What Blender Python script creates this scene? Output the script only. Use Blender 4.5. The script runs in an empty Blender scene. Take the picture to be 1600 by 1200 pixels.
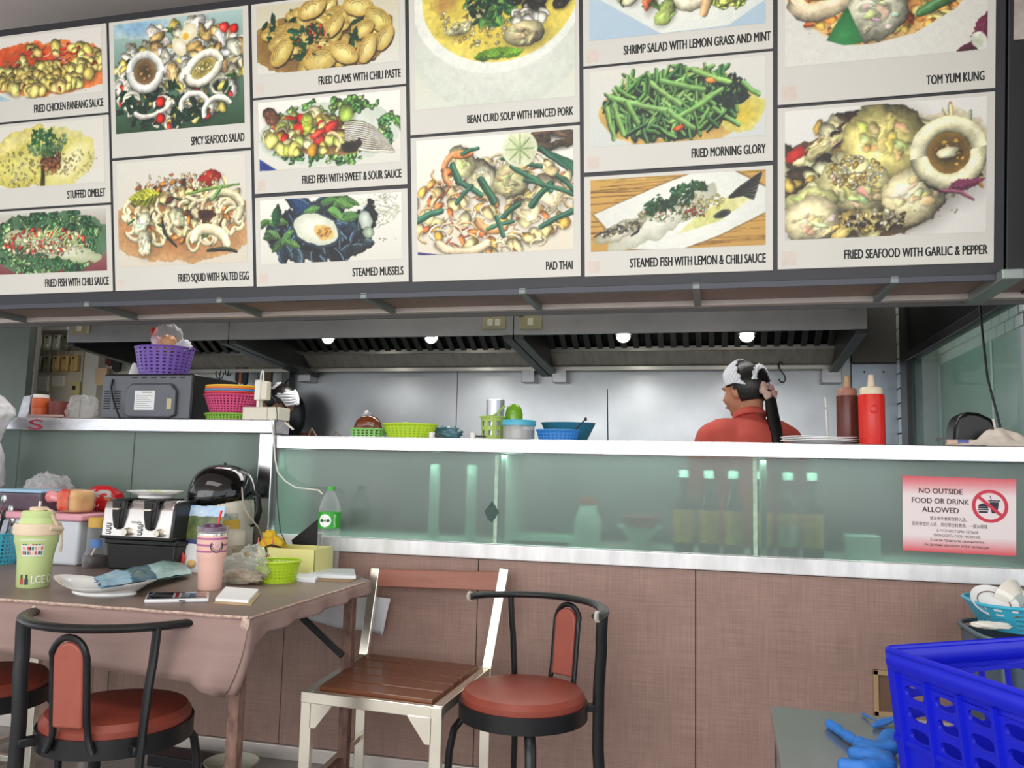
import bpy, bmesh, math, random
import numpy as np
from mathutils import Vector, Matrix, Euler, noise
sin, cos, pi = math.sin, math.cos, math.pi
RD = math.radians
SC = bpy.context.scene
COL = SC.collection

# ------------------------------------------------------------------ camera
FPX, YAW, PITCH, ROLL, CH = 1270.0, RD(13.9), RD(5.98), RD(1.36), 1.15
_f = Vector((-sin(YAW)*cos(PITCH), cos(YAW)*cos(PITCH), sin(PITCH)))
_rt = Vector((cos(YAW), sin(YAW), 0)); _up = _rt.cross(_f)
R2 = cos(ROLL)*_rt + sin(ROLL)*_up; U2 = -sin(ROLL)*_rt + cos(ROLL)*_up
CO = Vector((0, 0, CH))
cam = bpy.data.cameras.new('camera'); camo = bpy.data.objects.new('camera', cam); COL.objects.link(camo)
cam.sensor_width = 36.0; cam.lens = FPX/1600*36.0; cam.clip_start = 0.05; cam.clip_end = 200
Mx = Matrix((R2, U2, -_f)).transposed().to_4x4(); Mx.translation = CO
camo.matrix_world = Mx
SC.camera = camo
def at(px, py, **k):
    """world point seen at photo pixel (px,py) on the plane X=, Y= or Z="""
    d = _f + (px-800)/FPX*R2 - (py-600)/FPX*U2
    (a, v), = k.items(); i = 'XYZ'.index(a)
    return CO + d*((v-CO[i])/d[i])

# ------------------------------------------------------------------ light
w = bpy.data.worlds.new('sky'); SC.world = w; w.use_nodes = True
bg = w.node_tree.nodes['Background']; bg.inputs[0].default_value = (0.93, 0.97, 1.0, 1); bg.inputs[1].default_value = 1.15
SC.view_settings.view_transform = 'Standard'; SC.view_settings.look = 'None'
SC.view_settings.gamma = 1.0; SC.view_settings.use_curve_mapping = False
SC.view_settings.exposure = 0.35
def area(name, loc, tgt, sx, sy, power, col=(1, 1, 1)):
    l = bpy.data.lights.new(name, 'AREA'); l.shape = 'RECTANGLE'; l.size = sx; l.size_y = sy
    l.energy = power; l.color = col
    o = bpy.data.objects.new(name, l); COL.objects.link(o); o.location = loc
    o.rotation_euler = (Vector(tgt)-Vector(loc)).to_track_quat('-Z', 'Y').to_euler()
    return o
area('shopfront_daylight', (-1.6, -3.5, 2.2), (-1.2, 3, 1.3), 8, 3.0, 150, (1.0, .985, .97))
area('shop_ceiling_light', (-0.8, 1.0, 2.98), (-0.8, 1.6, 0), 2.4, 1.2, 22, (1.0, .98, .95))
area('kitchen_ceiling_light', (-1.2, 4.1, 2.95), (-1.2, 4.1, 0), 3.2, 0.7, 46, (1.0, .99, .95))
area('added_cabinet_fill', (-.4, 3.05, 1.203), (-.4, 3.16, .9), 2.6, .02, 9, (.97, 1.0, .98))  # no lamp seen here; fill added so the bottles show through the glass

# ------------------------------------------------------------------ materials
def lin(c):
    return tuple(((x/255)/12.92 if x <= 10.31 else (((x/255)+.055)/1.055)**2.4) for x in c)
_mc = {}
def mat(name, rgb=(200, 200, 200), rough=.5, metal=0., var=0., vs=20., bump=0., bs=60., trans=0., alpha=1., ior=1.45,
        stretch=(1, 1, 1), rgb2=None, rvar=0., emit=0., coat=0., spec=.5, sss=0.):
    if name in _mc: return _mc[name]
    m = bpy.data.materials.new(name); m.use_nodes = True; nt = m.node_tree; N = nt.nodes; L = nt.links
    b = N['Principled BSDF']; c = lin(rgb)
    b.inputs['Base Color'].default_value = (*c, 1); b.inputs['Roughness'].default_value = rough
    b.inputs['Metallic'].default_value = metal; b.inputs['IOR'].default_value = ior
    b.inputs['Transmission Weight'].default_value = trans; b.inputs['Alpha'].default_value = alpha
    b.inputs['Coat Weight'].default_value = coat; b.inputs['Specular IOR Level'].default_value = spec
    if sss: b.inputs['Subsurface Weight'].default_value = sss; b.inputs['Subsurface Radius'].default_value = (.01, .005, .003)
    if emit: b.inputs['Emission Color'].default_value = (*c, 1); b.inputs['Emission Strength'].default_value = emit
    if var or bump or rvar or rgb2:
        tc = N.new('ShaderNodeTexCoord'); mp = N.new('ShaderNodeMapping'); L.new(tc.outputs['Object'], mp.inputs['Vector'])
        mp.inputs['Scale'].default_value = stretch
        if var or rgb2:
            n = N.new('ShaderNodeTexNoise'); n.inputs['Scale'].default_value = vs; n.inputs['Detail'].default_value = 5; n.inputs['Roughness'].default_value = .65
            L.new(mp.outputs[0], n.inputs['Vector'])
            r = N.new('ShaderNodeMapRange'); r.inputs[1].default_value = .3; r.inputs[2].default_value = .7
            L.new(n.outputs['Fac'], r.inputs[0])
            mx = N.new('ShaderNodeMix'); mx.data_type = 'RGBA'
            c2 = lin(rgb2) if rgb2 else tuple(x*(1-var) for x in c); c1 = c if rgb2 else tuple(min(1, x*(1+var)) for x in c)
            mx.inputs[6].default_value = (*c1, 1); mx.inputs[7].default_value = (*c2, 1)
            L.new(r.outputs[0], mx.inputs[0]); L.new(mx.outputs[2], b.inputs['Base Color'])
        if rvar:
            n3 = N.new('ShaderNodeTexNoise'); n3.inputs['Scale'].default_value = vs*.6; n3.inputs['Detail'].default_value = 4
            L.new(mp.outputs[0], n3.inputs['Vector'])
            r3 = N.new('ShaderNodeMapRange'); r3.inputs[1].default_value = .3; r3.inputs[2].default_value = .7
            r3.inputs[3].default_value = max(0, rough-rvar); r3.inputs[4].default_value = rough+rvar
            L.new(n3.outputs['Fac'], r3.inputs[0]); L.new(r3.outputs[0], b.inputs['Roughness'])
        if bump:
            n2 = N.new('ShaderNodeTexNoise'); n2.inputs['Scale'].default_value = bs; n2.inputs['Detail'].default_value = 4
            L.new(mp.outputs[0], n2.inputs['Vector'])
            bp = N.new('ShaderNodeBump'); bp.inputs['Strength'].default_value = bump; bp.inputs['Distance'].default_value = .004
            L.new(n2.outputs['Fac'], bp.inputs['Height']); L.new(bp.outputs[0], b.inputs['Normal'])
    _mc[name] = m; return m
def film(name, rgb=(240, 240, 240), op=.15, rough=.08, bump=0., bs=30., edge=.6):
    """thin clear plastic: transparent, with a glossy skin and a little body"""
    if name in _mc: return _mc[name]
    m = bpy.data.materials.new(name); m.use_nodes = True; nt = m.node_tree; N = nt.nodes; L = nt.links
    N.remove(N['Principled BSDF']); out = N['Material Output']
    t = N.new('ShaderNodeBsdfTransparent'); g = N.new('ShaderNodeBsdfPrincipled')
    g.inputs['Base Color'].default_value = (*lin(rgb), 1); g.inputs['Roughness'].default_value = rough
    g.inputs['Specular IOR Level'].default_value = .9
    lw = N.new('ShaderNodeLayerWeight'); lw.inputs[0].default_value = .35
    r = N.new('ShaderNodeMapRange'); r.inputs[3].default_value = op; r.inputs[4].default_value = edge
    mx = N.new('ShaderNodeMixShader'); L.new(lw.outputs['Facing'], r.inputs[0]); L.new(r.outputs[0], mx.inputs[0])
    L.new(t.outputs[0], mx.inputs[1]); L.new(g.outputs[0], mx.inputs[2]); L.new(mx.outputs[0], out.inputs[0])
    if bump:
        tc = N.new('ShaderNodeTexCoord'); n2 = N.new('ShaderNodeTexNoise'); n2.inputs['Scale'].default_value = bs; n2.inputs['Detail'].default_value = 3
        L.new(tc.outputs['Object'], n2.inputs['Vector'])
        bp = N.new('ShaderNodeBump'); bp.inputs['Strength'].default_value = bump; bp.inputs['Distance'].default_value = .01
        L.new(n2.outputs['Fac'], bp.inputs['Height']); L.new(bp.outputs[0], g.inputs['Normal']); L.new(bp.outputs[0], lw.inputs['Normal'])
    _mc[name] = m; return m

STEEL = mat('brushed_steel', (176, 176, 178), .3, 1, var=.12, vs=3, stretch=(1, 1, 6), rvar=.08, bump=.03, bs=5)
HOODST = mat('hood_steel', (168, 168, 170), .42, .6, var=.14, vs=2.5, rvar=.08)
WALLST = mat('wall_steel', (172, 175, 178), .36, 1, var=.1, vs=2.2, rvar=.1, bump=.06, bs=3)
LEDGE = mat('ledge_aluminium', (224, 224, 229), .26, 1, var=.12, vs=9, stretch=(1, 1, 3), rvar=.1, bump=.12, bs=9)
CHROME = mat('polished_steel', (238, 232, 216), .2, .85, var=.05, vs=8)
BLACKP = mat('black_enamel', (24, 25, 28), .32, 0, var=.2, vs=30)
BLACKPL = mat('black_plastic', (22, 22, 24), .38)
GLOSSBLK = mat('gloss_black', (12, 12, 14), .08, coat=.6)
WHITEPL = mat('white_plastic', (225, 222, 212), .35, var=.03)
CREAM = mat('cream_plastic', (222, 214, 196), .4)
CERAM = mat('white_ceramic', (238, 238, 236), .12, coat=.5)
VINYL = mat('red_brown_vinyl', (142, 66, 52), .42, var=.12, vs=14, bump=.06, bs=90)
DARK = mat('dark_grey', (38, 38, 42), .5)
CLEAR = film('clear_plastic', (235, 238, 240), .03, .04, edge=.45)
BAGCL = film('bag_film', (228, 228, 230), .10, .12, bump=.5, bs=22, edge=.42)
BAGWH = mat('white_bag', (232, 230, 232), .36, var=.04, vs=10, bump=.9, bs=16, trans=0)

# ------------------------------------------------------------------ mesh builder
class MB:
    def __init__(s): s.v = []; s.f = []
    def add(s, vs, fs):
        n = len(s.v); s.v += [tuple(p) for p in vs]; s.f += [tuple(i+n for i in f) for f in fs]; return s
    def box(s, c, d, rot=None):
        R = Euler(rot).to_matrix() if rot is not None and not isinstance(rot, Matrix) else rot
        vs = []
        for z in (-.5, .5):
            for y in (-.5, .5):
                for x in (-.5, .5):
                    p = Vector((x*d[0], y*d[1], z*d[2]))
                    if R is not None: p = R @ p
                    vs.append(p+Vector(c))
        return s.add(vs, [(0, 2, 3, 1), (4, 5, 7, 6), (0, 1, 5, 4), (2, 6, 7, 3), (0, 4, 6, 2), (1, 3, 7, 5)])
    def bb(s, x0, x1, y0, y1, z0, z1): return s.box(((x0+x1)/2, (y0+y1)/2, (z0+z1)/2), (abs(x1-x0), abs(y1-y0), abs(z1-z0)))
    def hexa(s, b4, t4):
        return s.add(list(b4)+list(t4), [(3, 2, 1, 0), (4, 5, 6, 7), (0, 1, 5, 4), (1, 2, 6, 5), (2, 3, 7, 6), (3, 0, 4, 7)])
    def bar(s, a, b, wx, wy, up=(0, 0, 1)):
        a = Vector(a); b = Vector(b); d = (b-a).normalized(); u = Vector(up)
        if abs(d.dot(u)) > .95: u = Vector((0, 1, 0))
        sx = d.cross(u).normalized(); sy = sx.cross(d).normalized()
        q = [sx*(i*wx/2)+sy*(j*wy/2) for i, j in ((-1, -1), (1, -1), (1, 1), (-1, 1))]
        return s.hexa([a+k for k in q], [b+k for k in q])
    def lathe(s, prof, n=32, c=(0, 0, 0), sx=1, sy=1, ax='z', sq=0, caps=True):
        vs = []; fs = []; m = len(prof)
        for i in range(n):
            t = 2*pi*i/n; ct, st = cos(t), sin(t)
            if sq:
                k = (abs(ct)**sq+abs(st)**sq)**(-1/sq); ct *= k; st *= k
            for r, z in prof:
                p = (r*ct*sx, r*st*sy, z)
                if ax == 'y': p = (p[0], p[2], p[1])
                if ax == 'x': p = (p[2], p[0], p[1])
                vs.append(Vector(p)+Vector(c))
        for i in range(n):
            for j in range(m-1):
                a = i*m+j; b = ((i+1) % n)*m+j
                fs.append((a, b, b+1, a+1))
        if caps and prof[0][0] > 1e-5: fs.append(tuple(i*m for i in range(n))[::-1])
        if caps and prof[-1][0] > 1e-5: fs.append(tuple(i*m+m-1 for i in range(n)))
        return s.add(vs, fs)
    def tube(s, path, r, n=8, closed=False, ell=None, ref=(0, 0, 1)):
        """swept tube; r float or list; ell=(a,b) gives an elliptic section with a along side axis"""
        P = [Vector(p) for p in path]; m = len(P); vs = []; fs = []; last = None
        for i, p in enumerate(P):
            if closed: d = P[(i+1) % m]-P[i-1]
            else: d = P[min(i+1, m-1)]-P[max(i-1, 0)]
            d = d.normalized() if d.length > 1e-9 else Vector((0, 0, 1))
            if last is None:
                u = Vector(ref)
                if abs(d.dot(u)) > .95: u = Vector((1, 0, 0)) if abs(d.x) < .9 else Vector((0, 1, 0))
                sx = d.cross(u).normalized()
            else:
                sx = (last - d*last.dot(d)); sx = sx.normalized() if sx.length > 1e-6 else d.orthogonal().normalized()
            last = sx; sy = d.cross(sx)
            rr = r[i] if isinstance(r, (list, tuple)) else r
            a, b = (rr, rr) if ell is None else (rr*ell[0], rr*ell[1])
            for k in range(n):
                t = 2*pi*k/n; vs.append(p+sx*(a*cos(t))+sy*(b*sin(t)))
        for i in range(m if closed else m-1):
            j = (i+1) % m
            for k in range(n):
                l = (k+1) % n; fs.append((i*n+k, i*n+l, j*n+l, j*n+k))
        if not closed: fs.append(tuple(range(n))[::-1]); fs.append(tuple((m-1)*n+k for k in range(n)))
        return s.add(vs, fs)
    def prism(s, poly, y0, y1, plane='xz'):
        n = len(poly)
        def P(a, b, h): return {'xz': (a, h, b), 'xy': (a, b, h), 'yz': (h, a, b)}[plane]
        vs = [P(a, b, y0) for a, b in poly]+[P(a, b, y1) for a, b in poly]
        fs = [tuple(range(n)), tuple(range(2*n-1, n-1, -1))]+[((i+1) % n, i, i+n, (i+1) % n+n) for i in range(n)]
        return s.add(vs, fs)
    def sphere(s, c, r, n=16, m=10, R=None, fn=None):
        c = Vector(c); r = (r, r, r) if isinstance(r, (int, float)) else r; vs = []; fs = []
        for j in range(m+1):
            ph = pi*j/m
            for i in range(n):
                t = 2*pi*i/n; d = Vector((sin(ph)*cos(t), sin(ph)*sin(t), cos(ph)))
                k = fn(d) if fn else 1
                p = Vector((d.x*r[0]*k, d.y*r[1]*k, d.z*r[2]*k))
                if R is not None: p = R @ p
                vs.append(c+p)
        for j in range(m):
            for i in range(n):
                a = j*n+i; b = j*n+(i+1) % n
                if j == 0: fs.append((a, a+n, b+n))
                elif j == m-1: fs.append((a, a+n, b))
                else: fs.append((a, a+n, b+n, b))
        return s.add(vs, fs)
    def build(s, name, m, parent=None, smooth=35, bevel=0, seg=2, solid=0, loc=None, rot=None, sub=0, recalc=True):
        me = bpy.data.meshes.new(name); me.from_pydata(s.v, [], s.f); me.validate()
        if recalc:
            bm = bmesh.new(); bm.from_mesh(me); bmesh.ops.remove_doubles(bm, verts=bm.verts, dist=1e-6)
            bmesh.ops.recalc_face_normals(bm, faces=bm.faces); bm.to_mesh(me); bm.free()
        if m is not None: me.materials.append(m)
        if getattr(s, 'soft', 0) and smooth: smooth = 120
        if smooth:
            me.polygons.foreach_set('use_smooth', [True]*len(me.polygons)); me.set_sharp_from_angle(angle=RD(smooth))
        o = bpy.data.objects.new(name, me); COL.objects.link(o)
        if parent is not None: o.parent = parent
        if loc is not None: o.location = loc
        if rot is not None: o.rotation_euler = rot
        if solid: k = o.modifiers.new('solid', 'SOLIDIFY'); k.thickness = solid; k.offset = 0
        if bevel: k = o.modifiers.new('bevel', 'BEVEL'); k.width = bevel; k.segments = seg; k.limit_method = 'ANGLE'; k.angle_limit = RD(40); k.harden_normals = False
        if sub: k = o.modifiers.new('sub', 'SUBSURF'); k.levels = sub; k.render_levels = sub
        return o
def thing(name, label, cat, loc=(0, 0, 0), rz=0, group=None, rot=None):
    o = bpy.data.objects.new(name, None); COL.objects.link(o); o.empty_display_size = .05
    o.location = loc; o.rotation_euler = rot if rot else (0, 0, rz)
    return tag(o, label, cat, group)
def tag(o, label, cat, group=None, kind=None):
    o['label'] = label; o['category'] = cat
    if group: o['group'] = group
    if kind: o['kind'] = kind
    return o
def struct(o, label=None):
    o['kind'] = 'structure'
    if label: o['label'] = label
    return o
def lab(o, t): o['label'] = t; return o
def copy_tree(o, parent=None):
    c = o.copy(); COL.objects.link(c)
    if parent is not None: c.parent = parent
    for ch in list(o.children): copy_tree(ch, c)
    return c
def text(s, m, parent, o3, width, height, normal='-y', align='R', bold=0., thick=.0004, name='lettering', R=None):
    """flat printed letters; o3 = baseline corner; fitted to width x cap height"""
    cu = bpy.data.curves.new(name, 'FONT'); cu.body = s; cu.size = 1; cu.resolution_u = 3
    t = bpy.data.objects.new(name, cu); COL.objects.link(t)
    dg = bpy.context.evaluated_depsgraph_get(); me = bpy.data.meshes.new_from_object(t.evaluated_get(dg)); bpy.data.objects.remove(t)
    n = len(me.vertices); co = np.empty(n*3); me.vertices.foreach_get('co', co); co = co.reshape(-1, 3)
    x0, x1 = co[:, 0].min(), co[:, 0].max(); y0 = 0; y1 = .72 if s.upper() == s or True else co[:, 1].max()
    k = width/(x1-x0); h = height/.72
    off = {'R': -width, 'L': 0, 'C': -width/2}[align]
    X = (co[:, 0]-x0)*k+off; Z = co[:, 1]*h; REP = 3 if bold else 1
    out = np.stack([X, np.full(n, -thick), Z], 1)
    if bold:      # heavier strokes: the same letters laid three times, side by side
        polys = [tuple(p.vertices) for p in me.polygons]; me = bpy.data.meshes.new(name); db = bold*h; vs = []; fs = []
        for r_, (dx, dz) in enumerate(((-db, 0), (db, 0), (0, db*.5))):
            q = out.copy(); q[:, 0] += dx; q[:, 1] -= r_*2e-5; q[:, 2] += dz; vs += q.tolist(); fs += [tuple(i+r_*n for i in p) for p in polys]
        me.from_pydata(vs, [], fs)
    else: me.vertices.foreach_set('co', out.ravel())
    me.update(); me.materials.clear(); me.materials.append(m)
    o = bpy.data.objects.new(name, me); COL.objects.link(o); o.parent = parent; o.location = o3
    if R: o.rotation_euler = R
    return o
def rring(sx, sy, z, r, n=48, sq=0, tube=.003, c=(0, 0)):
    pts = []
    for i in range(n):
        t = 2*pi*i/n; ct, st = cos(t), sin(t)
        if sq: k = (abs(ct)**sq+abs(st)**sq)**(-1/sq); ct *= k; st *= k
        pts.append((c[0]+sx*ct, c[1]+sy*st, z))
    return pts
def basket(parent, m, rt, rb, h, ry=1., nu=30, nv=5, sq=0, rim=.004, name='basket', z0=0, th=.0018, solidband=.0):
    """woven plastic basket: tapered wall with real holes, rim and base as parts"""
    A = MB(); NU, NV = nu*2, nv*2+1
    def P(i, j):
        t = 2*pi*i/NU; ct, st = cos(t), sin(t)
        if sq: k = (abs(ct)**sq+abs(st)**sq)**(-1/sq); ct *= k; st *= k
        f = j/NV; r = rb+(rt-rb)*f
        return (r*ct, r*ry*st, z0+h*f)
    vs = [P(i, j) for j in range(NV+1) for i in range(NU)]
    fs = [(j*NU+i, j*NU+(i+1) % NU, (j+1)*NU+(i+1) % NU, (j+1)*NU+i) for j in range(NV) for i in range(NU) if not (i % 2 and j % 2)]
    A.add(vs, fs); o = A.build('lattice_wall', m, parent, solid=th, smooth=0)
    B = MB(); B.tube(rring(rt, rt*ry, z0+h, 0, 64, sq), rim, 8, closed=True); B.build('rim', m, parent)
    C = MB(); C.lathe([(0, z0), (rb, z0), (rb, z0+.003), (0, z0+.003)], 48, sx=1, sy=ry, sq=sq); C.build('base', m, parent)
    return o
def blobm(r, seed=0, amp=.2, fr=2.5, n=40, m=26, flat=-1., squash=None, crease=.0, c=(0, 0, 0)):
    A = MB(); A.soft = True; so = Vector((seed*7.3, seed*3.1, seed*1.7))
    def fn(d):
        k = 1+amp*noise.noise(d*fr+so)+amp*.5*noise.noise(d*fr*2.3+so)
        if crease: k += crease*.5*(abs(noise.noise(d*fr*1.8+so*2))-.25)+crease*.12*(abs(noise.noise(d*fr*4+so))-.25)
        return k
    A.sphere(c, r, n, m, fn=fn)
    if flat > -1: A.v = [(x, y, max(z, c[2]-r[2]*flat)) for x, y, z in A.v]
    return A
def copyrot(o, **k):
    for a, b in k.items(): setattr(o, a, b)
    return o

# ================================================================== SETTING
WY = 3.02                       # face of the serving counter
BROWN = mat('brown_laminate', (157, 128, 117), .5, var=.1, vs=5, stretch=(1, 1, 1), bump=.1, bs=200)
def brown_mat():
    m = BROWN; nt = m.node_tree; N = nt.nodes; L = nt.links; b = N['Principled BSDF']
    tc = N.new('ShaderNodeTexCoord'); cols = []
    for sc, s in (((6, 6, 260), 1), ((260, 260, 6), 1)):      # woven horizontal and vertical threads
        mp = N.new('ShaderNodeMapping'); mp.inputs['Scale'].default_value = sc; L.new(tc.outputs['Object'], mp.inputs[0])
        n = N.new('ShaderNodeTexNoise'); n.inputs['Scale'].default_value = 1; n.inputs['Detail'].default_value = 3; L.new(mp.outputs[0], n.inputs['Vector']); cols.append(n)
    ad = N.new('ShaderNodeMath'); ad.operation = 'ADD'; L.new(cols[0].outputs['Fac'], ad.inputs[0]); L.new(cols[1].outputs['Fac'], ad.inputs[1])
    r = N.new('ShaderNodeMapRange'); r.inputs[1].default_value = .7; r.inputs[2].default_value = 1.3; r.inputs[3].default_value = .80; r.inputs[4].default_value = 1.14
    L.new(ad.outputs[0], r.inputs[0])
    src = b.inputs['Base Color'].links[0].from_socket
    mx = N.new('ShaderNodeMix'); mx.data_type = 'RGBA'; mx.blend_type = 'MULTIPLY'; mx.inputs[0].default_value = 1
    L.new(src, mx.inputs[6]); L.new(r.outputs[0], mx.inputs[7]); L.new(mx.outputs[2], b.inputs['Base Color'])
brown_mat()
FLOORM = mat('floor_tile', (150, 144, 140), .3, var=.08, vs=3, rvar=.1)
def mk_floor():
    a = MB().bb(-7, 4, -6, 9, -.1, -.004); o = a.build('floor', mat('grout', (96, 90, 86), .8), smooth=0); struct(o)
    me = None; k = 0
    for i in range(-7, 1):
        for j in range(2, 6):
            if me is None:
                t = MB().bb(-.2985, .2985, -.2985, .2985, -.004, 0).build('tile', FLOORM, o, smooth=0, bevel=.0015, seg=1)
                me = t
            else:
                t = me.copy(); COL.objects.link(t)
            t.location = (i*.6+.1, j*.6+.2, 0); t.name = 'tile'
    b = MB().bb(-7, 4, -1.6, 1.1, -.0039, 0).build('floor_covering', FLOORM, o, smooth=0); b['kind'] = 'stuff'
    b = MB().bb(-12, 10, -14, -1.6, -.0039, 0).build('added_pavement', mat('added_pavement', (196, 192, 186), .8, var=.06, vs=2), o, smooth=0)  # unseen pale ground behind the camera, added to brighten the steel trims
mk_floor()
struct(MB().bb(-7, 4, -2.4, 3.1, 3.02, 3.1).build('ceiling', mat('ceiling_paint', (226, 216, 212), .8, var=.03, vs=2), smooth=0))
struct(MB().bb(-7, 4, 3.1, 8, 3.02, 3.1).build('ceiling', mat('kitchen_ceiling', (190, 188, 182), .8), smooth=0))
PAINT = mat('kitchen_paint', (206, 200, 186), .7, var=.04, vs=3)
GREYG = mat('grey_green_paint', (118, 126, 120), .6, var=.06, vs=2)
TILEW = mat('white_glazed_tile', (212, 218, 214), .15, var=.03, vs=6, coat=.4)
# back wall with its steel cladding panels
wb = struct(MB().bb(-6.8, 1.03, 5.012, 5.2, 0, 3.02).build('wall_back', PAINT, smooth=0))
def X5(px, py=620): return at(px, py, Y=5.0).x
edges = [X5(458), X5(714), X5(1196), X5(1330)]
for a, b in zip(edges, edges[1:]):
    MB().bb(a+.002, b-.002, 5.0, 5.012, .8, 1.86).build('wall_panel', WALLST, wb, smooth=0, bevel=.001, seg=1)
MB().bb(X5(1330)+.002, X5(1402)-.002, 4.99, 5.012, .8, 1.80).build('wall_panel', mat('blue_steel', (178, 188, 200), .4, 1, var=.1, vs=3), wb, smooth=0, bevel=.002, seg=1)
MB().bb(X5(1330)+.002, X5(1402)-.002, 4.97, 5.012, 1.805, 2.4).build('wall_panel', mat('dull_steel', (112, 110, 104), .5, .7, var=.1, vs=3), wb, smooth=0, bevel=.002, seg=1)
for px in (1351, 1381):
    MB().lathe([(0, 0), (.006, 0), (.004, -.003), (0, -.004)], 10, c=(X5(px), 4.99, at(px, 581, Y=4.99).z), ax='y').build('bolt', DARK, wb)
MB().bb(X5(330), X5(447), 5.0, 5.012, .8, 1.9).build('wall_panel', mat('pale_steel', (200, 206, 205), .45, .6, var=.06, vs=3), wb, smooth=0)
MB().bb(X5(447), X5(459), 4.93, 5.012, .8, 1.9).build('cover_strip', mat('dull_strip', (95, 98, 98), .45, .8), wb, smooth=0, bevel=.004)
wl = struct(MB().bb(-6.8, at(46, 530, Y=4.6).x, 4.6, 4.65, 0, 3.02).build('wall_left', GREYG, smooth=0))
MB().bb(at(44, 530, Y=4.655).x, at(58, 530, Y=4.655).x, 4.655, 4.69, 0, 3.02).build('pilaster', mat('pale_pilaster', (168, 166, 156), .6), wl, smooth=0, bevel=.004)
# side wall at the right: tiled return, dark window frame, the tiled room beyond
wr = struct(MB().bb(1.035, 1.07, 4.62, 5.2, 0, 3.02).bb(1.035, 1.07, 3.1, 4.62, 0, 1.22).build('wall_right', mat('grout_dark', (58, 58, 56), .8), smooth=0))
z0 = at(1410, 686, X=1.03).z; t0 = None
for i in range(16):
    z = z0+i*.0845-.05
    o = MB().bb(1.022, 1.035, 4.812, 4.998, 0, .078).build('tile', TILEW, wr, smooth=0, bevel=.003) if t0 is None else t0.copy()
    if t0 is not None: COL.objects.link(o)
    t0 = o; o.location = (0, 0, z)
FRM = mat('dark_window_frame', (36, 36, 40), .35)
wn = struct(MB().bb(1.0, 1.05, 4.64, 4.80, 1.22, 3.0).bb(1.0, 1.05, 2.0, 4.64, 1.769, 1.815).build('window_1', FRM, smooth=0, bevel=.004))
MB().bb(1.015, 1.035, 2.0, 4.64, 1.815, 3.0).build('upper_panel', mat('black_panel', (22, 22, 25), .35), wn, smooth=0)
MB().bb(1.02, 1.028, 3.1, 4.64, 1.2, 1.772).build('window_pane', film('tinted_glass', (120, 165, 150), .08, .03, edge=.35), wn, smooth=0)
wt = struct(MB().bb(1.72, 1.8, 2.4, 7.0, 0, 3.02).build('wall_far', mat('grout_pale', (160, 168, 164), .8), smooth=0))
t0 = None
for r in range(8):
    for k in range(27):
        y = 2.6+k*.155+(r % 2)*.0775; z = at(1560, 527, X=1.70).z+.006+r*.0805
        o = MB().bb(1.71, 1.722, 0, .15, 0, .0755).build('tile', TILEW, wt, smooth=0, bevel=.006, seg=1) if t0 is None else t0.copy()
        if t0 is not None: COL.objects.link(o)
        t0 = o; o.location = (0, y, z)
GRP = mat('green_back_glass', (104, 138, 124), .25, var=.08, vs=2, coat=.3)
PT = at(1560, 527, X=1.70).z
ys = [2.5, 3.35, 4.02, 4.52, 4.98, 5.6, 6.8]
for a, b in zip(ys, ys[1:]):
    MB().bb(1.70, 1.722, a+.02, b-.02, .9, PT).build('panel', GRP, wt, smooth=0, bevel=.002)
    MB().bb(1.695, 1.722, b-.018, b+.018, .9, PT).build('joint_strip', mat('pale_joint', (190, 205, 196), .4), wt, smooth=0)
MB().bb(1.672, 1.70, 4.60, 4.80, 1.23, 1.43).build('notice_sheet', mat('dull_paper', (186, 190, 188), .7), wt, smooth=0)
MB().bb(1.58, 1.70, 3.45, 3.78, 1.36, 1.50).build('junction_box', mat('grey_green_box', (98, 126, 116), .4), wt, smooth=0, bevel=.006)
struct(MB().bb(1.07, 1.8, 7.0, 7.1, 0, 3.02).build('wall_beyond', TILEW, smooth=0))
# wall over the counter opening, behind the menu board
struct(MB().bb(-6.8, 3.2, 3.03, 3.1, 1.80, 3.02).build('wall_front', mat('bulkhead', (120, 116, 112), .7), smooth=0))

# ================================================================== SERVING COUNTER
ct = thing('serving_counter', 'long serving counter with brown laminate front, green frosted glass band and steel ledge', 'counter', (0, WY, 0))
xe = [-4.0, -3.26, -2.46, -1.66, -.862, -.058, .885, 1.9, 2.9]
p0 = None
for a, b in zip(xe, xe[1:]):
    MB().bb(a+.0015, b-.0015, 0, .012, .055, .808).build('front_panel', BROWN, ct, smooth=0, bevel=.001, seg=1)
MB().bb(-4.0, 2.9, .012, .03, .0, .82).build('carcass', DARK, ct, smooth=0)
for a, b in zip(xe, xe[1:]):
    pass
TRIM = mat('trim_aluminium', (242, 242, 244), .22, .15, var=.18, vs=7, stretch=(2.2, 1, .4), rvar=.12, bump=.2, bs=8)
MB().bb(-4.0, 2.9, -.012, .03, .0, .053).build('kick_board', mat('kick_steel', (222, 214, 206), .4, .4, var=.1, vs=4, stretch=(1.5, 1, 5)), ct, smooth=0, bevel=.003)
MB().bb(-1.735, 2.9, -.016, .03, .811, .866).build('lower_trim', TRIM, ct, smooth=0, bevel=.004)
MB().bb(-1.735, 2.9, -.03, .20, 1.21, 1.264).build('ledge', LEDGE, ct, smooth=0, bevel=.004)
MB().bb(-4.0, -1.738, -.03, .10, 1.272, 1.328).build('upper_ledge', LEDGE, ct, smooth=0, bevel=.004)
MB().bb(-1.802, -1.738, -.028, .03, .80, 1.272).build('corner_post', mat('post_steel', (205, 205, 208), .2, 1, var=.1, vs=5, stretch=(1, 1, 3)), ct, smooth=0, bevel=.004)
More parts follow.
